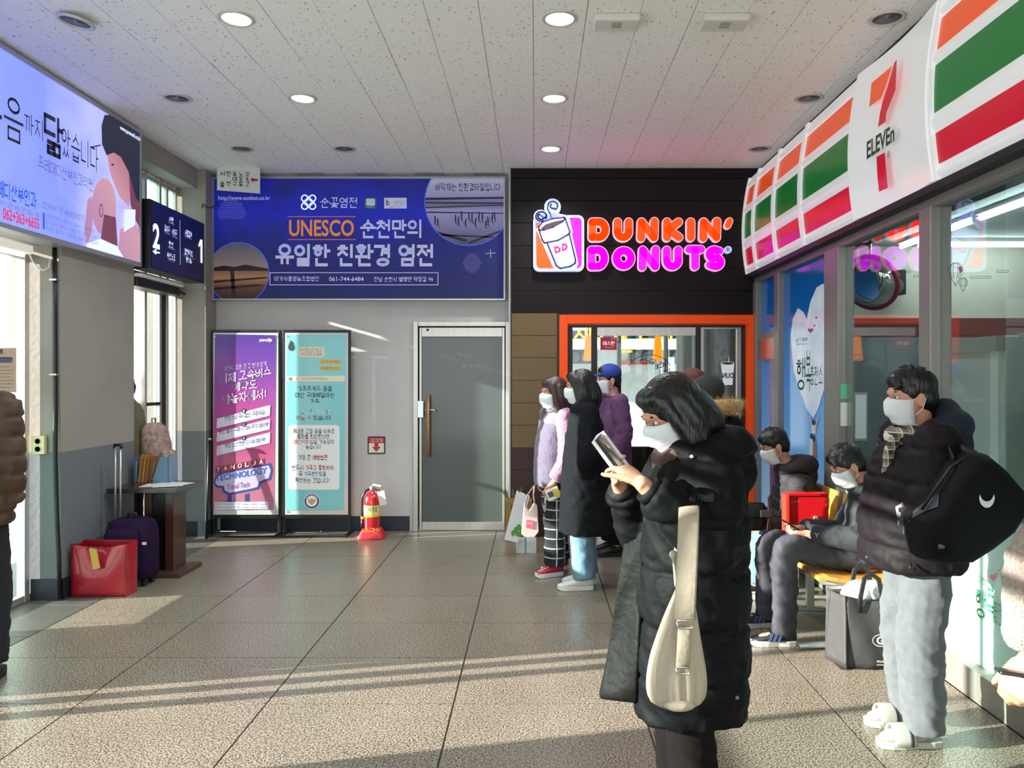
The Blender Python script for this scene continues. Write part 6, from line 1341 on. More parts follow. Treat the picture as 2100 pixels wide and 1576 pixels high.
# ---- woman with the phone, nearest the camera
def woman():
    th = math.radians(192); fr = Frame(.545, 2.70, th); b = fr.b
    r = person('person in long black padded coat looking down at a white phone, nearest camera', (.545, 2.70), th)
    J = dict(pelvis=V((-.01, 0, .90)), chest=V((-.015, 0, 1.17)), neck=V((.0, 0, 1.345)), head=headM(V((.07, 0, 1.475)), .48, 0.05))
    for s, y in (('l', 1), ('r', -1)): J['hip_'+s] = V((0, y*.07, .86)); J['kn_'+s] = V((.03, y*.062, .47)); J['an_'+s] = V((0, y*.065, .085))
    J['sh_l'] = b(1468, 985, 2.56); J['el_l'] = b(1462, 1118, 2.45); J['wr_l'] = b(1316, 992, 2.42); J['sh_r'] = V((-.0, -.155, 1.27)); J['el_r'] = b(1322, 1095, 2.82); J['wr_r'] = b(1268, 992, 2.66)
    # phone frame (world)
    c = P(1256, 935, 2.53); ax = V((-.60, .0, .80)); nr = V((.76, -.33, .55)); nr = (nr - ax*nr.dot(ax)).normalized(); wx = ax.cross(nr)
    left = dict(d=fr.d(P(1262, 948, 2.50) - P(1316, 992, 2.42)), p=fr.d(V((-.55, .6, .35))), side=1, s=.92, per=((.25, .5, .3), (.35, .55, .35), (.45, .6, .4), (.55, .6, .4)), thumb=(.55, .75, .1), th_curl=.15)
    right = dict(d=fr.d(P(1250, 930, 2.58) - P(1268, 992, 2.66)), p=fr.d(V((.75, -.5, .3))), side=-1, s=.92, curl=(.35, .6, .5), thumb=(.6, .7, .2), th_curl=.2)
    figure(r, J, {'l': left, 'r': right}, .0055, smooth=2); face_parts(r, J['head'], True); hair_long(r, J['head'], (-.05, 0, 1.30), vox=.007)
    secs = [(-.005, 0, .425, .190, .150), (-.005, 0, .45, .190, .155), (-.005, 0, .65, .184, .185), (-.005, 0, .9, .180, .205), (-.008, 0, 1.08, .172, .21), (-.012, 0, 1.22, .155, .205), (-.012, 0, 1.31, .125, .18), (0, 0, 1.385, .085, .10)]
    def ex(mb):
        hood(mb, V((-.035, 0, 1.30)), w=.135)
    coat = garment(r, J, secs, NYL, (.092, .086, .062), .0105, 'padded_coat', .05, 6, 5, .03, extra=ex, back=.045, fold=(.008, 10.0, .19, 2.0))
    for s in 'lr':
        w_, e_ = J['wr_'+s], J['el_'+s]; d = (V(e_)-V(w_)).normalized(); MB().tube([V(w_)+d*.022, V(w_)+d*.05], .048, 18).build('cuff', NYL_L if s == 'r' else NYL, coat, True, local=True)
    # open front panel with lining
    mb = MB(); rows = [((1306, 1010), (1345, 1010)), ((1290, 1080), (1330, 1085)), ((1275, 1160), (1322, 1165)), ((1262, 1240), (1318, 1245)), ((1252, 1320), (1315, 1325)), ((1240, 1385), (1312, 1395)), ((1226, 1436), (1310, 1446))]; n = 8
    for (a, e) in rows:
        for i in range(n+1): u = i/n; q = P(a[0] + (e[0]-a[0])*u, a[1] + (e[1]-a[1])*u, 2.78 - .10*u + .02*math.sin(3*u + a[1]*.02)); mb.v.append(fr.R @ (q - fr.o))
    for j in range(len(rows)-1):
        for i in range(n): k = j*(n+1)+i; mb.f.append((k, k+1, k+n+2, k+n+1))
    fl = mb.build('open_coat_front', NYL_L, coat, True, local=True); md = fl.modifiers.new('t', 'SOLIDIFY'); md.thickness = .028; md.offset = 0; md = fl.modifiers.new('s', 'SUBSURF'); md.levels = 2; md.render_levels = 2
    fl.data.materials[0] = mat('coat_front_nylon', '#0d0b0a', .62, bump=.5, bscale=14, spec=.18)
    # scarf inside the collar, badge on the sleeve, studs
    mb = MB(); limb(mb, [V((.03, .075, 1.36)), V((.085, .05, 1.33)), V((.10, 0, 1.30)), V((.085, -.05, 1.33)), V((.03, -.075, 1.36))], [.03, .035, .04, .035, .03], 10, 4); limb(mb, [V((.10, .01, 1.30)), V((.13, .02, 1.22)), V((.13, .03, 1.14))], [.035, .035, .03], 10, 4); remeshed(mb, 'scarf', mat('brown_scarf', '#4a3a34', .9, noise=.3, nscale=30), r, .009, 2)
    surf_print(fr, coat, grid_px(lambda u, w: (1413 + 50*u, 1011 + 2*u + 17*w), 8, 2), mat('badge_dark', '#1f2227', .25), coat, 2.2, .003, 'sleeve_badge'); surf_print(fr, coat, text_px('VARZAR', 1418, 1016, 1456, 1025), mat('badge_letters', '#4a4d52', .3), coat, 2.2, .006, 'badge_lettering')
    for px, py, Y in ((1418, 937, 2.45), (1512, 1432, 2.5), (1516, 1498, 2.5)): surf_print(fr, coat, [(disc_px(px, py, 4, 4, 12), [tuple(range(12))])], M_steel, coat, 2.2, .006, 'press_stud')
    trousers(r, J, mat('brown_black_trousers', '#171112', .9, spec=.1, noise=.15, nscale=12), (.09, .080, .085), .011, pel=(.115, .14))
    for s, y in (('l', 1), ('r', -1)): shoe(r, J['an_'+s], 0, RUB_K, RUB_W)
    # white phone held open
    ph = thing('smartphone', 'white cased phone held open in both hands by the woman', 'phone', c)
    MB().obox(c, ax*.078, wx*.037, nr*.0045).build('phone_body', M_black, ph, bevel=.003); MB().obox(c + nr*.0052, ax*.074, wx*.034, nr*.0005).build('screen', mat('phone_screen', '#6a5a48', .08, col2='#171310', nscale=25, emit=.25), ph)
    MB().obox(c - nr*.012, ax*.080, wx*.040, nr*.0065).build('white_cover', mat('phone_white_cover', '#e8e6e2', .35), ph, bevel=.003)
    MB().obox(c - nr*.002 + wx*.041, ax*.080, wx*.002, nr*.016).build('cover_spine', mat('phone_white_cover'), ph)
    return fr
woman()
def cream_bag():
    Y = 2.33; s = Y/FPX; m = mat('cream_leather', '#a89886', .6, noise=.06, nscale=6, bump=.3, bscale=22, spec=.3); md_ = mat('bag_buckle', '#b8b4a8', .25, metal=.9)
    c0 = P(1388, 1446, Y); o = thing('cream_shoulder_bag', 'cream drawstring shoulder bag hanging from the bent arm of the phone user', 'bag', c0)
    prof = [(1196, 1404, 12), (1225, 1401, 21), (1260, 1397, 32), (1300, 1392, 43), (1345, 1388, 54), (1385, 1387, 59), (1415, 1387, 58), (1436, 1387, 52), (1447, 1388, 38)]
    n = 110; mb = MB(); secs = [tuple(v[:3]) for v in dense([(a, b_, 0, c_, 0) for a, b_, c_ in prof], 4)]
    rows = dense([(a, b_, 0.0, c_, c_) for a, b_, c_ in prof], 5)
    for q in rows:
        py, px, hw = q[0], q[1], q[3]; k0 = P(px, py, Y); u = (py-1196)/250
        for i in range(n):
            t = 2*math.pi*i/n; pl_ = 1 + (.16*(abs(math.sin(5.5*t + 1.6*u + .5*math.sin(3*u))) - .6) + .09*(abs(math.sin(8*t - 2*u)) - .6) + .02*math.sin(23*t))*(.18 + 1.0*abs(2*u-1.02)**1.3)*(1 if u < .98 else .3)
            mb.v.append(k0 + V((hw*s*math.cos(t)*pl_, hw*s*.62*math.sin(t)*pl_, 0)))
    m_ = len(rows)
    for j in range(m_-1):
        for i in range(n): i2 = (i+1) % n; mb.f.append((j*n+i, (j+1)*n+i, (j+1)*n+i2, j*n+i2))
    mb.f.append(tuple(range(n))); mb.f.append(tuple((m_-1)*n+i for i in range(n))[::-1]); mb.build('bag_body', m, o, True)
    mb = MB(); mb.ell(P(1388, 1434, Y) + V((0, -.042, .0)), (.048, .022, .020)); mb.build('base_patch', m, o, True)
    W = lambda px, py, dy: P(px, py, Y + dy)
    MB().tube([W(1403, 1062, .26), W(1407, 1046, .20), W(1412, 1036, .08), W(1413, 1042, .02), W(1412, 1075, -.035), W(1410, 1130, -.045), W(1407, 1200, -.055), W(1404, 1272, -.06)], .031, 10, .0035, up=(1, 0, 0)).build('front_strap', m, o, True)
    MB().tube([W(1404, 1287, -.062), W(1402, 1330, -.068), W(1400, 1372, -.072)], .020, 10, .004, up=(1, 0, 0)).build('lower_strap', m, o, True)
    MB().tube([W(1404, 1062, .26), W(1398, 1110, .20), W(1394, 1160, .08), W(1398, 1205, .0)], .022, 10, .004, up=(1, 0, 0)).build('rear_strap', m, o, True)
    mb = MB(); limb(mb, [W(1381, 1138, -.012), W(1387, 1158, -.010), W(1393, 1180, -.004), W(1402, 1212, .0)], [.013, .010, .016, .022], 12, 5, flat=.6); mb.build('knotted_end', m, o, True)
    for px, py, w, h, dy in ((1404, 1281, 15, 8, -.066), (1400, 1376, 13, 7, -.078)):
        ring = [W(px-w, py-h, dy), W(px+w, py-h, dy), W(px+w, py+h, dy), W(px-w, py+h, dy), W(px-w, py-h, dy)]; MB().tube(ring, .0032, 8).build('buckle', md_, o, True)
cream_bag()

# ---- standing man at the shop window
def man():
    th = math.radians(180); x0, y0 = P(1884, 0, 3.45).x, 3.45; fr = Frame(x0, y0, th); b = fr.b
    r = person('person in black puffer and pale grey sweatpants standing at the shop window', (x0, y0), th)
    J = stand_joints(1.645, .0, .10, .12, 0, None, ((.045, -.012), (-.02, .0))); J['an_l'] = V((.03, .105, .085)); J['an_r'] = V((-.005, -.10, .085)); J['kn_l'] = V((.045, .10, .46)); J['kn_r'] = V((.02, -.10, .46))
    J['el_l'] = b(1912, 1045, 3.22); J['wr_l'] = V((.02, .155, .93)); J['el_r'] = V((-.03, -.24, 1.04)); J['wr_r'] = V((.03, -.155, .93))
    hd = dict(d=V((.5, -.75, -.3)), p=V((0, -.3, -1)), side=1, curl=(.6, .7, .5), s=.85); figure(r, J, {'l': hd, 'r': dict(d=V((.4, .8, -.2)), p=V((0, 1, 0)), side=-1, curl=(.6, .7, .5))}, .009); face_parts(r, J['head'], True); hair_short(r, J['head'])
    secs = [(.03, 0, .765, .185, .215), (.035, 0, .80, .20, .23), (.035, 0, .95, .20, .235), (.03, 0, 1.08, .185, .23), (.02, 0, 1.2, .165, .22), (.01, 0, 1.29, .13, .185), (.01, 0, 1.37, .08, .10)]
    nav = mat('navy_hood_cloth', '#14182c', .8)
    coat = garment(r, J, secs, mat('brown_black_nylon', '#1b1317', .66, bump=.4, bscale=11, spec=.18), (.098, .095, .075), .0115, 'puffer_jacket', .05, 4, 4, .02, fold=(.008, 10.0, .145, 4.0))
    mb = MB(); hood(mb, V((-.035, 0, 1.335)), w=.14); limb(mb, [V((-.10, .06, 1.43)), V((-.12, 0, 1.45)), V((-.10, -.06, 1.43))], [.05, .065, .05], 10, 4); remeshed(mb, 'navy_hood', nav, r, .011, 2)
    pl_ = plaid('brown_check_scarf', '#8c8678', '#3a322c', '#c8c2b0', 28)
    mb = MB(); limb(mb, [V((.05, .07, 1.36)), V((.095, .03, 1.34)), V((.10, -.03, 1.34)), V((.04, -.08, 1.36))], [.04, .045, .045, .04], 12, 4); limb(mb, [V((.11, .03, 1.33)), V((.155, .06, 1.27)), V((.165, .07, 1.19))], [.04, .045, .035], 12, 4, flat=.6); remeshed(mb, 'check_scarf', pl_, r, .010, 2)
    for px, py in ((1798, 912), (1777, 1143), (1848, 910)): surf_print(fr, coat, [(disc_px(px, py, 3, 3, 12), [tuple(range(12))])], M_steel, coat, 2.9, .006, 'press_stud')
    surf_print(fr, coat, [([(1836, 1040), (1852, 1030), (1858, 1060), (1853, 1098), (1842, 1080)], [(0, 1, 2, 3, 4)])], M_black, coat, 2.9, .003, 'pocket_opening')
    trousers(r, J, mat('grey_sweat_cloth', '#605f63', .95, spec=.15, noise=.08, nscale=30, sheen=.2, bump=.25, bscale=8), (.108, .098, .082), .010, 'sweatpants', .03, -.02, (.135, .175), fold=(.009, 7.0))
    MB().tube([fr.b(1868, 1155, 3.22), fr.b(1866, 1166, 3.21), fr.b(1872, 1172, 3.21), fr.b(1878, 1165, 3.21)], .004, 6).build('drawstring', M_black, r, True, local=True)
    sock = mat('grey_sock', '#95918e', .9); slide = mat('slide_white', '#a8a39c', .5); dk = mat('slide_dark', '#2e2830', .5)
    for s, y in (('l', 1), ('r', -1)):
        a = J['an_'+s]; mb = MB(); limb(mb, [V((a.x, a.y, .14)), V((a.x, a.y, .07)), V((a.x + .05, a.y, .05)), V((a.x + .14, a.y, .042)), V((a.x + .175, a.y, .038))], [.042, .042, .04, .034, .022], 12, 4, flat=.95); so_ = remeshed(mb, 'sock', sock, r, .009, 2)
        pts = [(-.075, 0), (-.07, .028), (-.03, .036), (.04, .036), (.10, .046), (.15, .046), (.19, .034), (.205, .01)]; poly = pts + [(x, -yy) for x, yy in pts[::-1]]; k = len(poly); m2 = MB()
        m2.add([V((a.x + x, a.y + yy, 0)) for x, yy in poly] + [V((a.x + x*1.02, a.y + yy*1.04, .03)) for x, yy in poly], [tuple(range(k))[::-1], tuple(range(k, 2*k))] + [(i, (i+1) % k, k+(i+1) % k, k+i) for i in range(k)]); sh = m2.build('slide_sandal', slide, r, local=True, bevel=.004)
        arcp = [V((a.x + .10, a.y + .052*math.cos(t), .02 + .075*math.sin(t))) for t in [math.pi*i/10 for i in range(11)]]; MB().tube(arcp, .05, 10, .005, up=(1, 0, 0)).build('sandal_strap', slide, sh, True, local=True)
        arcp = [V((a.x + .075, a.y + .055*math.cos(t), .02 + .079*math.sin(t))) for t in [math.pi*i/10 for i in range(11)]]; MB().tube(arcp, .009, 8, .006, up=(1, 0, 0)).build('strap_trim', dk, sh, True, local=True)
    return fr
def plaid(name, base, dark, light, scale):
    m = mat(name, base, .9); nt = m.node_tree; bs = nt.nodes['Principled BSDF']; tc = nt.nodes.new('ShaderNodeTexCoord'); sp = nt.nodes.new('ShaderNodeSeparateXYZ'); nt.links.new(tc.outputs['Object'], sp.inputs[0])
    def bands(sock, c0, w):
        a = nt.nodes.new('ShaderNodeMath'); a.operation = 'MULTIPLY'; a.inputs[1].default_value = scale; nt.links.new(sock, a.inputs[0]); f = nt.nodes.new('ShaderNodeMath'); f.operation = 'FRACT'; nt.links.new(a.outputs[0], f.inputs[0])
        l = nt.nodes.new('ShaderNodeMath'); l.operation = 'LESS_THAN'; l.inputs[1].default_value = w; nt.links.new(f.outputs[0], l.inputs[0]); return l.outputs[0]
    ad = nt.nodes.new('ShaderNodeMath'); ad.operation = 'ADD'; nt.links.new(sp.outputs['X'], ad.inputs[0]); ad.inputs[1].default_value = 5.0
    u, w = bands(ad.outputs[0], 0, .5), bands(sp.outputs['Z'], 0, .5); u2, w2 = bands(ad.outputs[0], 0, .12), bands(sp.outputs['Z'], 0, .12)
    su = nt.nodes.new('ShaderNodeMath'); su.operation = 'ADD'; nt.links.new(u, su.inputs[0]); nt.links.new(w, su.inputs[1]); hf = nt.nodes.new('ShaderNodeMath'); hf.operation = 'MULTIPLY'; hf.inputs[1].default_value = .5; nt.links.new(su.outputs[0], hf.inputs[0])
    mx = nt.nodes.new('ShaderNodeMixRGB'); mx.inputs[1].default_value = lin(dark); mx.inputs[2].default_value = lin(base); nt.links.new(hf.outputs[0], mx.inputs[0])
    ma = nt.nodes.new('ShaderNodeMath'); ma.operation = 'MAXIMUM'; nt.links.new(u2, ma.inputs[0]); nt.links.new(w2, ma.inputs[1]); m2 = nt.nodes.new('ShaderNodeMixRGB'); m2.inputs[2].default_value = lin(light); nt.links.new(ma.outputs[0], m2.inputs[0]); nt.links.new(mx.outputs[0], m2.inputs[1]); nt.links.new(m2.outputs[0], bs.inputs['Base Color']); return m
man()
def duffel():
    Y = 3.12; dk = mat('duffel_black', '#0b0c0f', .7, spec=.15, bump=.3, bscale=10, noise=.15, nscale=20); o = thing('duffel_bag', 'black sports duffel bag with white crescent logo slung behind the standing person', 'duffel bag', P(1980, 1120, Y))
    a0, a1 = P(1872, 1078, Y - .02), P(2076, 1012, Y - .06); d = (a1-a0).normalized(); up = V((-d.z, 0, d.x)); up = up if up.z > 0 else -up; s = Y/FPX
    ol = [(1866, 1062), (1884, 1048), (1915, 1000), (1948, 950), (1975, 930), (2006, 928), (2030, 948), (2062, 985), (2085, 1012), (2074, 1045), (2050, 1084), (2005, 1120), (1958, 1150), (1905, 1152), (1878, 1142), (1868, 1100)]
    cx_ = sum(p[0] for p in ol)/len(ol); cy_ = sum(p[1] for p in ol)/len(ol); mb = MB(); n = len(ol); lv = ((-.165, .45), (-.155, .72), (-.125, .90), (-.06, .985), (0, 1.0), (.07, .97), (.12, .85), (.14, .6))
    for dy, k in lv:
        for px, py in ol: q = P(cx_ + (px-cx_)*k, cy_ + (py-cy_)*k, Y); q.y += dy; mb.v.append(q)
    for j in range(len(lv)-1):
        for i in range(n): i2 = (i+1) % n; mb.f.append((j*n+i, j*n+i2, (j+1)*n+i2, (j+1)*n+i))
    mb.f.append(tuple(range(n))[::-1]); mb.f.append(tuple((len(lv)-1)*n+i for i in range(n))); bag = mb.build('bag_body', dk, o, True); s = Y/FPX
    smooth_part(bag, 50)
    # end pocket, zip, handles, strap
    MB().tube([P(1890, 1046, Y-.04), P(1920, 1000, Y-.05), P(1950, 958, Y-.05), P(1985, 934, Y-.04), P(2020, 942, Y-.04), P(2060, 986, Y-.05)], .006, 6).build('zip', M_black, o, True)
    MB().tube([P(1955, 945, Y), P(1945, 925, Y + .05), P(1925, 908, Y + .22), P(1915, 905, Y + .35)], .022, 8, .004, up=(0, .3, 1)).build('shoulder_strap', M_black, o, True); MB().tube([P(2000, 935, Y), P(1975, 925, Y + .04), P(1950, 912, Y + .12), P(1930, 903, Y + .25)], .020, 8, .004, up=(0, .3, 1)).build('shoulder_strap', M_black, o, True)
    MB().tube([P(1924, 1121, Y-.135), P(1962, 1121, Y-.15)], .010, 10).build('grip_tube', mat('grip_grey', '#5f5f5e', .5), o, True); MB().ell(P(1927, 1136, Y-.12), (.010, .006, .007)).build('rubber_badge', mat('grip_grey'), o, True)
    W = lambda x, y: (x, y); out = arc(2024, 1020, 16, 22, 180, 360, 14); inn = arc(2024, 1014, 13.5, 15, 360, 180, 14)
    bv = BVHTree.FromPolygons([v.co + origin_of(o) for v in bag.data.vertices], [tuple(p.vertices) for p in bag.data.polygons]); mb = MB(); pts = []
    for (ox, oy), (ix, iy) in zip(out, inn[::-1]):
        for px, py in ((ox, oy), (ix, iy)):
            a = P(px, py, 2.4); dd = (a - V((0, 0, CH))).normalized(); h = bv.ray_cast(a, dd)[0]; pts.append((h - dd*.008) if h is not None else P(px, py, Y - .15))
    mb.add(pts, [(2*i, 2*i+1, 2*i+3, 2*i+2) for i in range(len(out)-1)]); mb.build('crescent_logo', ink('logo_white', '#d4d6e0'), o)
    pts = []
    for i in range(7):
        for j in range(4):
            u, w = i/6, j/3; px = 1864 + 62*u - 2*w; py = (1062 - 50*u**.7) + w*(12 + 16*u); a = P(px, py, 2.4); dd = (a - V((0, 0, CH))).normalized(); h = bv.ray_cast(a, dd)[0]; pts.append((h - dd*.006) if h is not None else P(px, py, Y - .1))
    MB().add(pts, [(i*4+j, i*4+j+1, i*4+j+5, i*4+j+4) for i in range(6) for j in range(3)]).build('grey_end_panel', mat('duffel_grey', '#3a3c40', .55, bump=.3, bscale=12), o, True)
duffel()

# ---- seated people
def seated(label, px, Y, Jp, th=math.pi, **k):
    x0 = P(px, 0, Y).x; fr = Frame(x0, Y, th); return person(label, (x0, Y), th), fr
def sitter_one():
    r, fr = seated('person in dark grey jacket and charcoal jeans sitting on nearer bench with phone', 1765, 4.75, None); b = fr.b
    J = dict(pelvis=b(1768, 1130, 4.75), chest=b(1790, 1062, 4.75), neck=b(1772, 1000, 4.75), head=headM(b(1738, 955, 4.75), .55))
    J.update(hip_l=b(1760, 1140, 4.65), hip_r=b(1760, 1140, 4.87), kn_l=b(1612, 1128, 4.62), kn_r=b(1582, 1116, 4.90), an_l=b(1608, 1288, 4.60), an_r=b(1572, 1252, 4.95), sh_l=b(1800, 1035, 4.60), el_l=b(1772, 1105, 4.50), wr_l=b(1652, 1096, 4.62), sh_r=b(1770, 1030, 4.93), el_r=b(1722, 1090, 4.98), wr_r=b(1640, 1085, 4.84))
    J['an_l'].z = .095; J['an_r'].z = .095
    hl = dict(d=V((1, -.15, -.02)), p=V((-.05, -.5, .85)), side=1, curl=(.7, .7, .5), s=.95, thumb=(.4, .8, .5)); hr = dict(d=V((1, .2, -.05)), p=V((-.05, .5, .85)), side=-1, curl=(.7, .7, .5), s=.95, thumb=(.4, .8, .5))
    figure(r, J, {'l': hl, 'r': hr}, .007); face_parts(r, J['head'], True); hair_short(r, J['head'])
    dg = mat('grey_shell_jacket', '#2f3235', .75, spec=.2, bump=.4, bscale=9); p, c, n = J['pelvis'], J['chest'], J['neck']
    secs = [(p.x - .0, 0, p.z - .04, .15, .19), (p.x - .01, 0, p.z + .06, .155, .195), (c.x, 0, c.z, .155, .205, .3), (c.x + .02, 0, c.z + .10, .14, .20, .5), (n.x - .01, 0, n.z - .02, .10, .15, .6), (n.x + .02, 0, n.z + .05, .075, .09, .6)]
    coat = garment(r, J, secs, dg, (.085, .078, .06), .011, 'jacket', 0, 0, 0, .03)
    mb = MB(); hood(mb, n + V((-.04, 0, -.02)), w=.13); remeshed(mb, 'hood', dg, r, .011, 2)
    L = MB(); pts = text_px('Y', 1670, 1094, 1680, 1103, .0); surf_print(fr, coat, pts, mat('jacket_print', '#8a8f8e', .5), coat, 4.2, .003, 'sleeve_mark')
    trousers(r, J, JEAN_D, (.098, .082, .068), .011, 'jeans', .03, -.03, (.14, .17), fold=(.009, 10.0))
    for s in 'lr': shoe(r, J['an_'+s], (-.05 if s == 'l' else .08), mat('shoe_black_knit', '#1d1e22', .7, noise=.2, nscale=60), mat('sole_offwhite', '#b9b8b0', .5), stripe=mat('shoe_blue_stripe', '#3d466a', .6), lace=LACE_K, L=.285)
    c = P(1624, 1079, 4.72); ph = thing('smartphone', 'dark phone in the hands of the seated person', 'phone', c); a = V((-.75, .0, .45)).normalized(); n_ = V((.45, 0, .75)).normalized(); MB().obox(c, a*.072, V((0, .036, 0)), n_*.0045).build('phone_body', M_black, ph, bevel=.003); MB().obox(c + n_*.005, a*.068, V((0, .033, 0)), n_*.0004).build('screen', mat('dark_screen', '#23303a', .08, emit=.1), ph)
sitter_one()
def sitter_two():
    r, fr = seated('person in grey brown puffer and light jeans sitting on farther bench', 1636, 5.8, None); b = fr.b
    J = dict(pelvis=b(1640, 1112, 5.8), chest=b(1635, 1030, 5.8), neck=b(1615, 965, 5.8), head=headM(b(1588, 915, 5.8), .4))
    J.update(hip_l=b(1632, 1120, 5.70), hip_r=b(1632, 1120, 5.9), kn_l=b(1562, 1105, 5.62), kn_r=b(1535, 1105, 5.95), an_l=b(1548, 1205, 5.60), an_r=b(1505, 1190, 6.0), sh_l=b(1640, 995, 5.63), el_l=b(1622, 1065, 5.55), wr_l=b(1560, 1085, 5.62), sh_r=b(1615, 990, 5.97), el_r=b(1590, 1060, 6.02), wr_r=b(1545, 1080, 5.9)); J['an_l'].z = .095; J['an_r'].z = .095
    h = dict(d=V((1, -.2, -.1)), p=V((0, -1, 0)), side=1, curl=(.6, .7, .5)); figure(r, J, {'l': h, 'r': dict(d=V((1, .2, -.1)), p=V((0, 1, 0)), side=-1, curl=(.6, .7, .5))}, .009); face_parts(r, J['head'], True); hair_short(r, J['head'])
    p, c, n = J['pelvis'], J['chest'], J['neck']; m = mat('grey_brown_nylon', '#332d30', .65, spec=.2, bump=.4, bscale=10)
    secs = [(p.x, 0, p.z - .05, .16, .20), (p.x, 0, p.z + .08, .165, .205), (c.x, 0, c.z, .16, .21, .2), (c.x + .02, 0, c.z + .12, .14, .20, .3), (n.x - .01, 0, n.z - .02, .10, .15, .4), (n.x + .02, 0, n.z + .06, .075, .09, .4)]
    garment(r, J, secs, m, (.092, .085, .065), .013, 'puffer_jacket', .05, 5, 5, .02, fold=(.006, 10.0, .10, 1.0)); mb = MB(); hood(mb, n + V((-.03, 0, -.01)), w=.13); remeshed(mb, 'hood', m, r, .012, 2)
    trousers(r, J, JEAN_B, (.092, .078, .065), .012, 'jeans', .03, .01, (.14, .17), fold=(.008, 10.0))
    for s in 'lr':
        o = shoe(r, J['an_'+s], 0.0, mat('shoe_black', '#17181a', .6), RUB_W, lace=LACE_K)
        A = J['an_'+s]; mb = MB()
        for sd in (1, -1): mb.add([V((A.x + x - .075, A.y + sd*.0435, z)) for x, z in ((.05, .05), (.07, .042), (.10, .042), (.17, .068), (.105, .056), (.075, .058))], [tuple(range(6)) if sd < 0 else tuple(range(6))[::-1]])
        mb.build('white_swoosh', RUB_W, o, local=True)
    c = P(1540, 1058, 5.5); bg_ = thing('black_sling_bag', 'black sling bag with dangling strap on the lap of the farther sitter', 'bag', c); mb = MB(); mb.loft([(c + V((0, 0, -.10)), V((.09, 0, 0)), V((0, .045, 0))), (c + V((0, 0, -.07)), V((.11, 0, 0)), V((0, .055, 0))), (c + V((0, 0, .05)), V((.11, 0, 0)), V((0, .055, 0))), (c + V((0, 0, .09)), V((.09, 0, 0)), V((0, .04, 0)))], 24, 4); mb.build('bag_body', NYL, bg_, True)
    MB().box(c.x - .10, c.x + .10, c.y - .062, c.y - .052, c.z - .0, c.z + .006).build('zip', M_black, bg_); MB().box(c.x + .05, c.x + .12, c.y - .07, c.y - .05, c.z + .0, c.z + .05).build('buckle', mat('buckle_plastic', '#2b3030', .35), bg_, bevel=.004)
    MB().tube([P(1577, 1020, 5.45), P(1579, 1060, 5.44), P(1574, 1100, 5.44), P(1568, 1135, 5.45)], .012, 8, .003, up=(1, 0, 0)).build('strap', M_black, bg_, True)
sitter_two()

# ---- group at the donut shop door
def lilac():
    th = math.radians(205); x0, y0 = P(1142, 0, 6.32).x, 6.32; fr = Frame(x0, y0, th); r = person('person in lilac and pink fleece with checked trousers and red sneakers', (x0, y0), th)
    J = stand_joints(1.60, .0, .08, .05, 0, {'el_r': (-.03, -.25, 1.02), 'wr_r': (.02, -.25, .80), 'el_l': (0, .22, 1.02), 'wr_l': (.12, .17, .80)}, ((.07, 0), (-.06, 0)))
    h = dict(d=V((.1, 0, -1)), p=V((0, 1, 0)), side=1, curl=(.6, .8, .5)); figure(r, J, {'r': h, 'l': dict(d=V((.4, -.3, -.8)), p=V((0, -1, 0)), side=1, curl=(.5, .6, .4))}, .009); face_parts(r, J['head'], True); hair_long(r, J['head'], (-.05, 0, 1.28), mat('brown_hair', '#3a2a22', .45, noise=.3, nscale=50), .009)
    li = mat('lilac_fleece', '#5f5169', .95, noise=.12, nscale=60, bump=.6, bscale=90, sheen=.4); pk = mat('pink_fleece', '#9a6f87', .95, noise=.1, nscale=60, bump=.6, bscale=90, sheen=.4)
    garment(r, J, [(-.03, 0, .70, .13, .17), (-.03, 0, .80, .135, .175), (-.03, 0, 1.0, .13, .175), (-.02, 0, 1.15, .12, .17), (.01, 0, 1.26, .095, .13), (.01, 0, 1.32, .06, .075)], pk, (.075, .07, .06), .012, 'pink_fleece_top', sleeves='l', wr=.02)
    garment(r, J, [(.04, -.04, .72, .115, .165), (.04, -.04, .85, .12, .17), (.035, -.03, 1.05, .115, .17), (.02, -.02, 1.18, .11, .165), (-.01, 0, 1.28, .09, .13), (0, 0, 1.33, .06, .075)], li, (.082, .078, .066), .012, 'lilac_fleece_jacket', sleeves='r', wr=.02)
    MB().tube([V((.105, -.10, 1.25)), V((.125, -.13, 1.05)), V((.115, -.155, .85)), V((.10, -.165, .72))], .008, 6).build('zip_edge', mat('zip_pale', '#b8b4b0', .5), r, True, local=True)
    MB().ell(J['neck'] + V((.01, 0, .0)), (.085, .09, .05)).build('scarf', mat('grey_scarf', '#6a6468', .95, bump=.4, bscale=40), r, True, local=True)
    trousers(r, J, plaid('black_white_check', '#242426', '#0c0c0e', '#b9b6b2', 13), (.10, .09, .085), .012, 'check_trousers', .03, .0, (.125, .16))
    for s in 'lr': shoe(r, J['an_'+s], .0, mat('red_canvas', '#a81c30', .7), RUB_W, lace=LACE_W, L=.25)
    q = fr.w(J['wr_l']) + V((0, -.02, -.08)); c = thing('pass_holder', 'small white and yellow card pass dangling from the hand', 'card', q); MB().obox(q, (.05, 0, .02), (0, .004, 0), (-.018, 0, .042)).build('card', M_white, c, bevel=.003); MB().obox(q + V((.025, -.006, .01)), (.02, 0, .008), (0, .001, 0), (-.014, 0, .034)).build('yellow_panel', mat('card_yellow', '#d8b83a', .5), c); MB().obox(q + V((-.02, -.006, -.005)), (.02, 0, .008), (0, .001, 0), (-.009, 0, .02)).build('photo_panel', mat('card_grey', '#4a4f58', .4), c)
lilac()
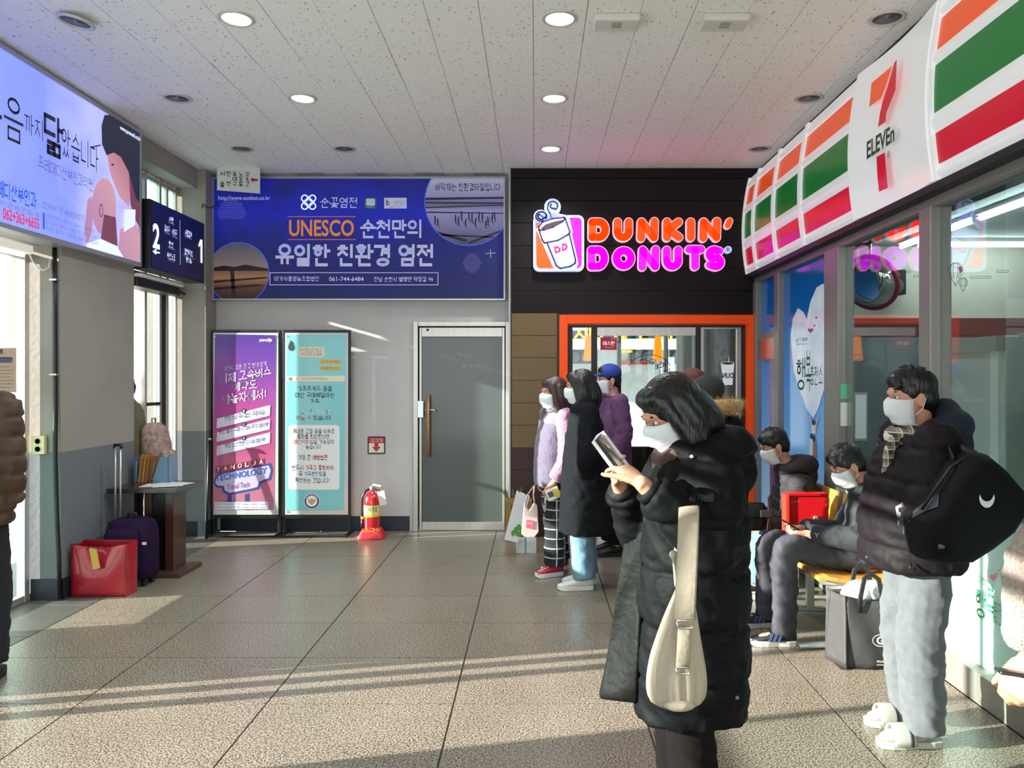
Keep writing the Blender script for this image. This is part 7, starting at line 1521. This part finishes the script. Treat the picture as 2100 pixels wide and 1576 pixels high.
def black_coat():
    th = math.radians(183); x0, y0 = P(1198, 0, 5.9).x, 5.9; r = person('person in plain black coat with light blue jeans and white sneakers', (x0, y0), th)
    J = stand_joints(1.66, .0, .085, .1, -.1, {'el_l': (-.01, .25, 1.06), 'wr_l': (.03, .16, .88), 'el_r': (-.01, -.25, 1.06), 'wr_r': (.03, -.16, .88)}, ((.02, 0), (-.03, 0)))
    hd = dict(d=V((.3, -.7, -.6)), p=V((0, -1, 0)), side=1, curl=(.6, .8, .5), s=.8); figure(r, J, {'l': hd, 'r': dict(d=V((.3, .7, -.6)), p=V((0, 1, 0)), side=-1, curl=(.6, .8, .5))}, .009); face_parts(r, J['head'], True); hair_long(r, J['head'], (-.04, 0, 1.32), vox=.009)
    bk = mat('black_wool_coat', '#131317', .85, spec=.12, bump=.15, bscale=25); coat = garment(r, J, [(-.02, 0, .43, .215, .25), (-.02, 0, .6, .205, .245), (-.015, 0, .85, .185, .23), (-.01, 0, 1.05, .165, .215), (-.01, 0, 1.2, .145, .205), (-.005, 0, 1.30, .11, .17), (.0, 0, 1.39, .075, .095)], bk, (.095, .09, .075), .012, 'black_coat', wr=.025)
    for z in (1.19, 1.10): MB().ell(V((-.17, .06, z)), (.006, .012, .012)).build('button', M_steel, coat, True, local=True)
    MB().ell(J['neck'] + V((.0, 0, .01)), (.095, .10, .055)).build('scarf', mat('charcoal_scarf', '#2a2729', .95, bump=.4, bscale=40), r, True, local=True)
    trousers(r, J, JEAN_B, (.10, .088, .085), .012, 'jeans', .03, .0, (.12, .16))
    for s in 'lr': shoe(r, J['an_'+s], .0, mat('white_leather', '#d6d4ce', .45), RUB_W, lace=LACE_W, L=.28)
black_coat()
def purple():
    th = math.radians(195); x0, y0 = P(1256, 0, 7.0).x, 7.0; r = person('person in purple coat and blue cap waiting behind the black coat', (x0, y0), th)
    J = stand_joints(1.72, .0, .08, .05); figure(r, J, {'l': dict(d=V((.1, 0, -1)), p=V((0, -1, 0)), side=1), 'r': dict(d=V((.1, 0, -1)), p=V((0, 1, 0)), side=-1)}, .010); face_parts(r, J['head'], True); hair_short(r, J['head'])
    M = J['head']; bl = mat('blue_cap', '#27409a', .8); mb = MB(); mb.ell(M @ V((-.012, 0, .065)), (.112, .095, .085), M.to_3x3()); mb.loft([(M @ V((.06, 0, .055)), M.to_3x3() @ V((0, .075, 0)), M.to_3x3() @ V((0, 0, .006))), (M @ V((.12, 0, .048)), M.to_3x3() @ V((0, .07, 0)), M.to_3x3() @ V((0, 0, .006))), (M @ V((.165, 0, .04)), M.to_3x3() @ V((0, .04, 0)), M.to_3x3() @ V((0, 0, .005)))], 16); remeshed(mb, 'cap', bl, r, .009, 1)
    garment(r, J, [(0, 0, .62, .16, .21), (0, 0, .8, .16, .21), (0, 0, 1.05, .15, .20), (0, 0, 1.22, .135, .20), (0, 0, 1.34, .10, .16), (0, 0, 1.44, .07, .09)], mat('purple_coat', '#5f3a60', .8, bump=.3, bscale=14), (.085, .08, .065), .013, 'purple_coat', wr=.03)
    trousers(r, J, mat('black_trousers', '#111114', .9, spec=.1), (.10, .09, .085), .013)
    for s in 'lr': shoe(r, J['an_'+s], 0, RUB_K, RUB_K)
purple()
def brown_cap():
    th = math.radians(100); x0, y0 = P(1424, 0, 5.75).x, 5.75; r = person('person seen from behind wearing a brown baseball cap', (x0, y0), th)
    J = stand_joints(1.66, .0, .08, .1); figure(r, J, {'l': dict(d=V((.1, 0, -1)), p=V((0, -1, 0)), side=1), 'r': dict(d=V((.1, 0, -1)), p=V((0, 1, 0)), side=-1)}, .010); face_parts(r, J['head'], True); hair_short(r, J['head'])
    M = J['head']; R = M.to_3x3(); mb = MB(); mb.ell(M @ V((-.012, 0, .06)), (.116, .098, .088), R); mb.loft([(M @ V((.06, 0, .055)), R @ V((0, .075, 0)), R @ V((0, 0, .006))), (M @ V((.17, 0, .04)), R @ V((0, .05, 0)), R @ V((0, 0, .005)))], 16); cap = remeshed(mb, 'cap', mat('brown_cap', '#5a3029', .85), r, .009, 1)
    MB().tube([M @ V((-.125, y, -.005 + .03*math.cos(y*18))) for y in (-.045, -.02, 0, .02, .045)], .006, 6).build('cap_strap', M_black, cap, True, local=True)
    garment(r, J, [(0, 0, .60, .16, .20), (0, 0, .9, .155, .20), (0, 0, 1.1, .15, .20), (0, 0, 1.24, .13, .195), (0, 0, 1.34, .095, .15), (0, 0, 1.42, .07, .09)], mat('dark_slate_coat', '#26262b', .8), (.085, .08, .065), .013, 'dark_coat', wr=.03)
    trousers(r, J, mat('black_trousers'), (.10, .09, .085), .013)
    for s in 'lr': shoe(r, J['an_'+s], 0, RUB_K, RUB_K)
brown_cap()
def parka_person():
    th = math.radians(120); x0, y0 = P(1456, 0, 5.0).x, 5.0; r = person('person in black parka with fluffy tawny hood trim and grey beanie', (x0, y0), th)
    J = stand_joints(1.60, .0, .08, .1, .3); figure(r, J, {'l': dict(d=V((.1, 0, -1)), p=V((0, -1, 0)), side=1), 'r': dict(d=V((.1, 0, -1)), p=V((0, 1, 0)), side=-1)}, .010); face_parts(r, J['head'], True); hair_short(r, J['head'])
    M = J['head']; R = M.to_3x3(); mb = MB(); mb.ell(M @ V((-.015, 0, .055)), (.115, .098, .095), R); remeshed(mb, 'beanie', mat('grey_beanie', '#2b2a2d', .95, bump=.3, bscale=60), r, .009, 1)
    coat = garment(r, J, [(0, 0, .55, .165, .195), (0, 0, .85, .16, .195), (0, 0, 1.05, .15, .19), (0, 0, 1.18, .135, .185), (0, 0, 1.27, .10, .15), (0, 0, 1.35, .075, .10)], NYL, (.088, .082, .065), .013, 'black_parka', .04, 6, 5, fold=(.007, 9.0, .16, 1.0))
    fm = mat('tawny_fluff', '#a9834a', .95, noise=.35, nscale=40, sheen=.5); nk = J['neck'] + V((-.05, 0, .0)); mb = MB(); rg = random.Random(4)
    ring = catmull([nk + V((.11, .09, .0)), nk + V((.02, .14, .045)), nk + V((-.10, .10, .085)), nk + V((-.14, 0, .09)), nk + V((-.10, -.10, .085)), nk + V((.02, -.14, .045)), nk + V((.11, -.09, .0))], 8)
    mb2 = MB().tube(ring, .035, 10).build('hood_trim_core', fm, coat, True, local=True)
    for i in range(1300):
        k = rg.uniform(0, len(ring)-1.01); a = int(k); p = ring[a].lerp(ring[a+1], k-a); d = V((rg.gauss(0, 1), rg.gauss(0, 1), rg.gauss(0.25, 1))).normalized(); s = d.orthogonal().normalized()*.0022; e = p + d*rg.uniform(.055, .085) + V((0, 0, -.008)); p = p + d*.02
        mb.add([p - s, p + s, e], [(0, 1, 2)])
    f = mb.build('hood_trim_hairs', fm, coat, local=True); f['kind'] = 'stuff'
    trousers(r, J, mat('black_trousers'), (.10, .09, .085), .013)
    for s in 'lr': shoe(r, J['an_'+s], 0, RUB_K, RUB_K)
parka_person()

# ---- person in brown at the entrance, person with the flowered backpack, person at the right edge
def brown_puffer():
    th = math.radians(110); x0, y0 = -2.96, 3.98; r = person('person in brown puffer jacket and dark trousers by the glass entrance', (x0, y0), th)
    J = stand_joints(1.80, .0, .115, .1, 0, {'el_r': (-.02, -.19, 1.08), 'wr_r': (.02, -.185, .86), 'el_l': (-.02, .19, 1.08), 'wr_l': (.02, .185, .86)}); figure(r, J, {'l': dict(d=V((.8, -.3, -.2)), p=V((0, -1, 0)), side=1), 'r': dict(d=V((.8, .3, -.2)), p=V((0, 1, 0)), side=-1)}, .010); face_parts(r, J['head'], True); hair_short(r, J['head'])
    garment(r, J, [(.01, 0, .84, .17, .21), (.01, 0, .90, .18, .22), (.01, 0, 1.1, .18, .22), (0, 0, 1.28, .165, .215), (0, 0, 1.40, .12, .18), (0, 0, 1.50, .08, .10)], mat('brown_nylon', '#4a3424', .65, bump=.25, bscale=10), (.085, .08, .07), .013, 'puffer_jacket', .05, 6, 5, fold=(.006, 10.0, .10, 3.0))
    trousers(r, J, mat('navy_trousers', '#15161f', .85), (.10, .088, .085), .013)
    for s in 'lr': shoe(r, J['an_'+s], 0, RUB_K, RUB_K)
brown_puffer()
def backpacker():
    th = math.radians(185); x0, y0 = -3.60, 6.86; fr = Frame(x0, y0, th); r = person('person in khaki jacket standing in the side doorway with flowered backpack', (x0, y0), th)
    J = stand_joints(1.64, .05, .07, .3); figure(r, J, {'l': dict(d=V((.1, 0, -1)), p=V((0, -1, 0)), side=1), 'r': dict(d=V((.1, 0, -1)), p=V((0, 1, 0)), side=-1)}, .010); face_parts(r, J['head'], True); hair_short(r, J['head'])
    garment(r, J, [(0, 0, .74, .13, .17), (0, 0, .9, .135, .175), (.02, 0, 1.1, .13, .175), (.03, 0, 1.24, .12, .175), (.04, 0, 1.34, .09, .14), (.05, 0, 1.42, .065, .085)], mat('khaki_jacket', '#6a6a4a', .85, noise=.1), (.075, .07, .055), .013, 'khaki_jacket', wr=.03)
    trousers(r, J, mat('black_trousers'), (.095, .085, .08), .013)
    for s in 'lr': shoe(r, J['an_'+s], 0, RUB_K, RUB_W)
    fl = mat('floral_fabric', '#b8a296', .8, col2='#8a6a62', nscale=28); c = fr.w(V((-.22, 0, .96))); o = thing('flowered_backpack', 'pale flowered fabric backpack on the person in the doorway', 'backpack', c)
    mb = MB(); mb.loft([(c + V((0, 0, -.21)), V((.07, 0, 0)), V((0, .12, 0))), (c + V((0, 0, -.17)), V((.10, 0, 0)), V((0, .15, 0))), (c + V((-.005, 0, .05)), V((.10, 0, 0)), V((0, .15, 0))), (c + V((-.02, 0, .19)), V((.08, 0, 0)), V((0, .13, 0))), (c + V((-.03, 0, .24)), V((.04, 0, 0)), V((0, .08, 0)))], 28, 3.2); mb.build('bag_body', fl, o, True)
    p = c + V((.09, -.02, -.08)); MB().loft([(p + V((0, 0, -.08)), V((.035, 0, 0)), V((0, .09, 0))), (p + V((0.02, 0, -.05)), V((.05, 0, 0)), V((0, .105, 0))), (p + V((0.02, 0, .06)), V((.045, 0, 0)), V((0, .10, 0))), (p + V((0, 0, .085)), V((.03, 0, 0)), V((0, .08, 0)))], 24, 3.2).build('front_pocket', fl, o, True)
    MB().tube([c + V((-.03, -.03, .23)), c + V((-.03, -.03, .28)), c + V((-.03, .03, .28)), c + V((-.03, .03, .23))], .008, 8).build('carry_loop', fl, o, True)
backpacker()
def fleece_arm():
    th = math.radians(180); x0, y0 = 1.47, 1.95; fr = Frame(x0, y0, th); b = fr.b; r = person('person in beige fleece at right picture edge holding a phone low', (x0, y0), th)
    J = stand_joints(1.66, .0, .09, .2, 0); J['sh_l'] = V((.02, .165, 1.33)); J['el_l'] = b(2150, 1150, 1.76); J['wr_l'] = b(2118, 1352, 1.80); J['el_r'] = V((-.04, -.24, 1.06)); J['wr_r'] = V((-.02, -.25, .84))
    hl = dict(d=fr.d(V((-.42, .1, -.9))), p=fr.d(V((.6, .55, -.35))), side=-1, s=1.0, per=((.55, .6, .4), (.6, .6, .4), (.65, .6, .4), (.7, .6, .4)), thumb=(.35, .8, .35)); figure(r, J, {'l': hl, 'r': dict(d=V((.1, 0, -1)), p=V((0, 1, 0)), side=-1)}, .0065); face_parts(r, J['head'], True); hair_short(r, J['head'])
    garment(r, J, [(0, 0, .62, .15, .19), (0, 0, .8, .155, .20), (0, 0, 1.05, .15, .20), (0, 0, 1.22, .135, .195), (0, 0, 1.33, .10, .15), (0, 0, 1.42, .07, .09)], mat('beige_boucle_fleece', '#a08a7d', .98, noise=.15, nscale=90, bump=1.0, bscale=120, sheen=.4), (.088, .082, .068), .011, 'beige_fleece', wr=.02, back=.03)
    trousers(r, J, mat('black_trousers'), (.10, .09, .085), .013)
    for s in 'lr': shoe(r, J['an_'+s], 0, RUB_K, RUB_W)
    c = P(2102, 1384, 1.76); ph = thing('smartphone', 'black phone held flat in the hand at right picture edge', 'phone', c); a = V((.42, .85, -.26)).normalized(); w_ = V((.89, -.45, .0)).normalized(); n_ = a.cross(w_).normalized(); MB().obox(c, a*.074, w_*.055, n_*.0045).build('phone_body', M_black, ph, bevel=.003); MB().obox(c - n_*.0, a*.02, w_*.0555, n_*.002).build('side_key', mat('phone_key', '#3a3c40', .4), ph)
fleece_arm()
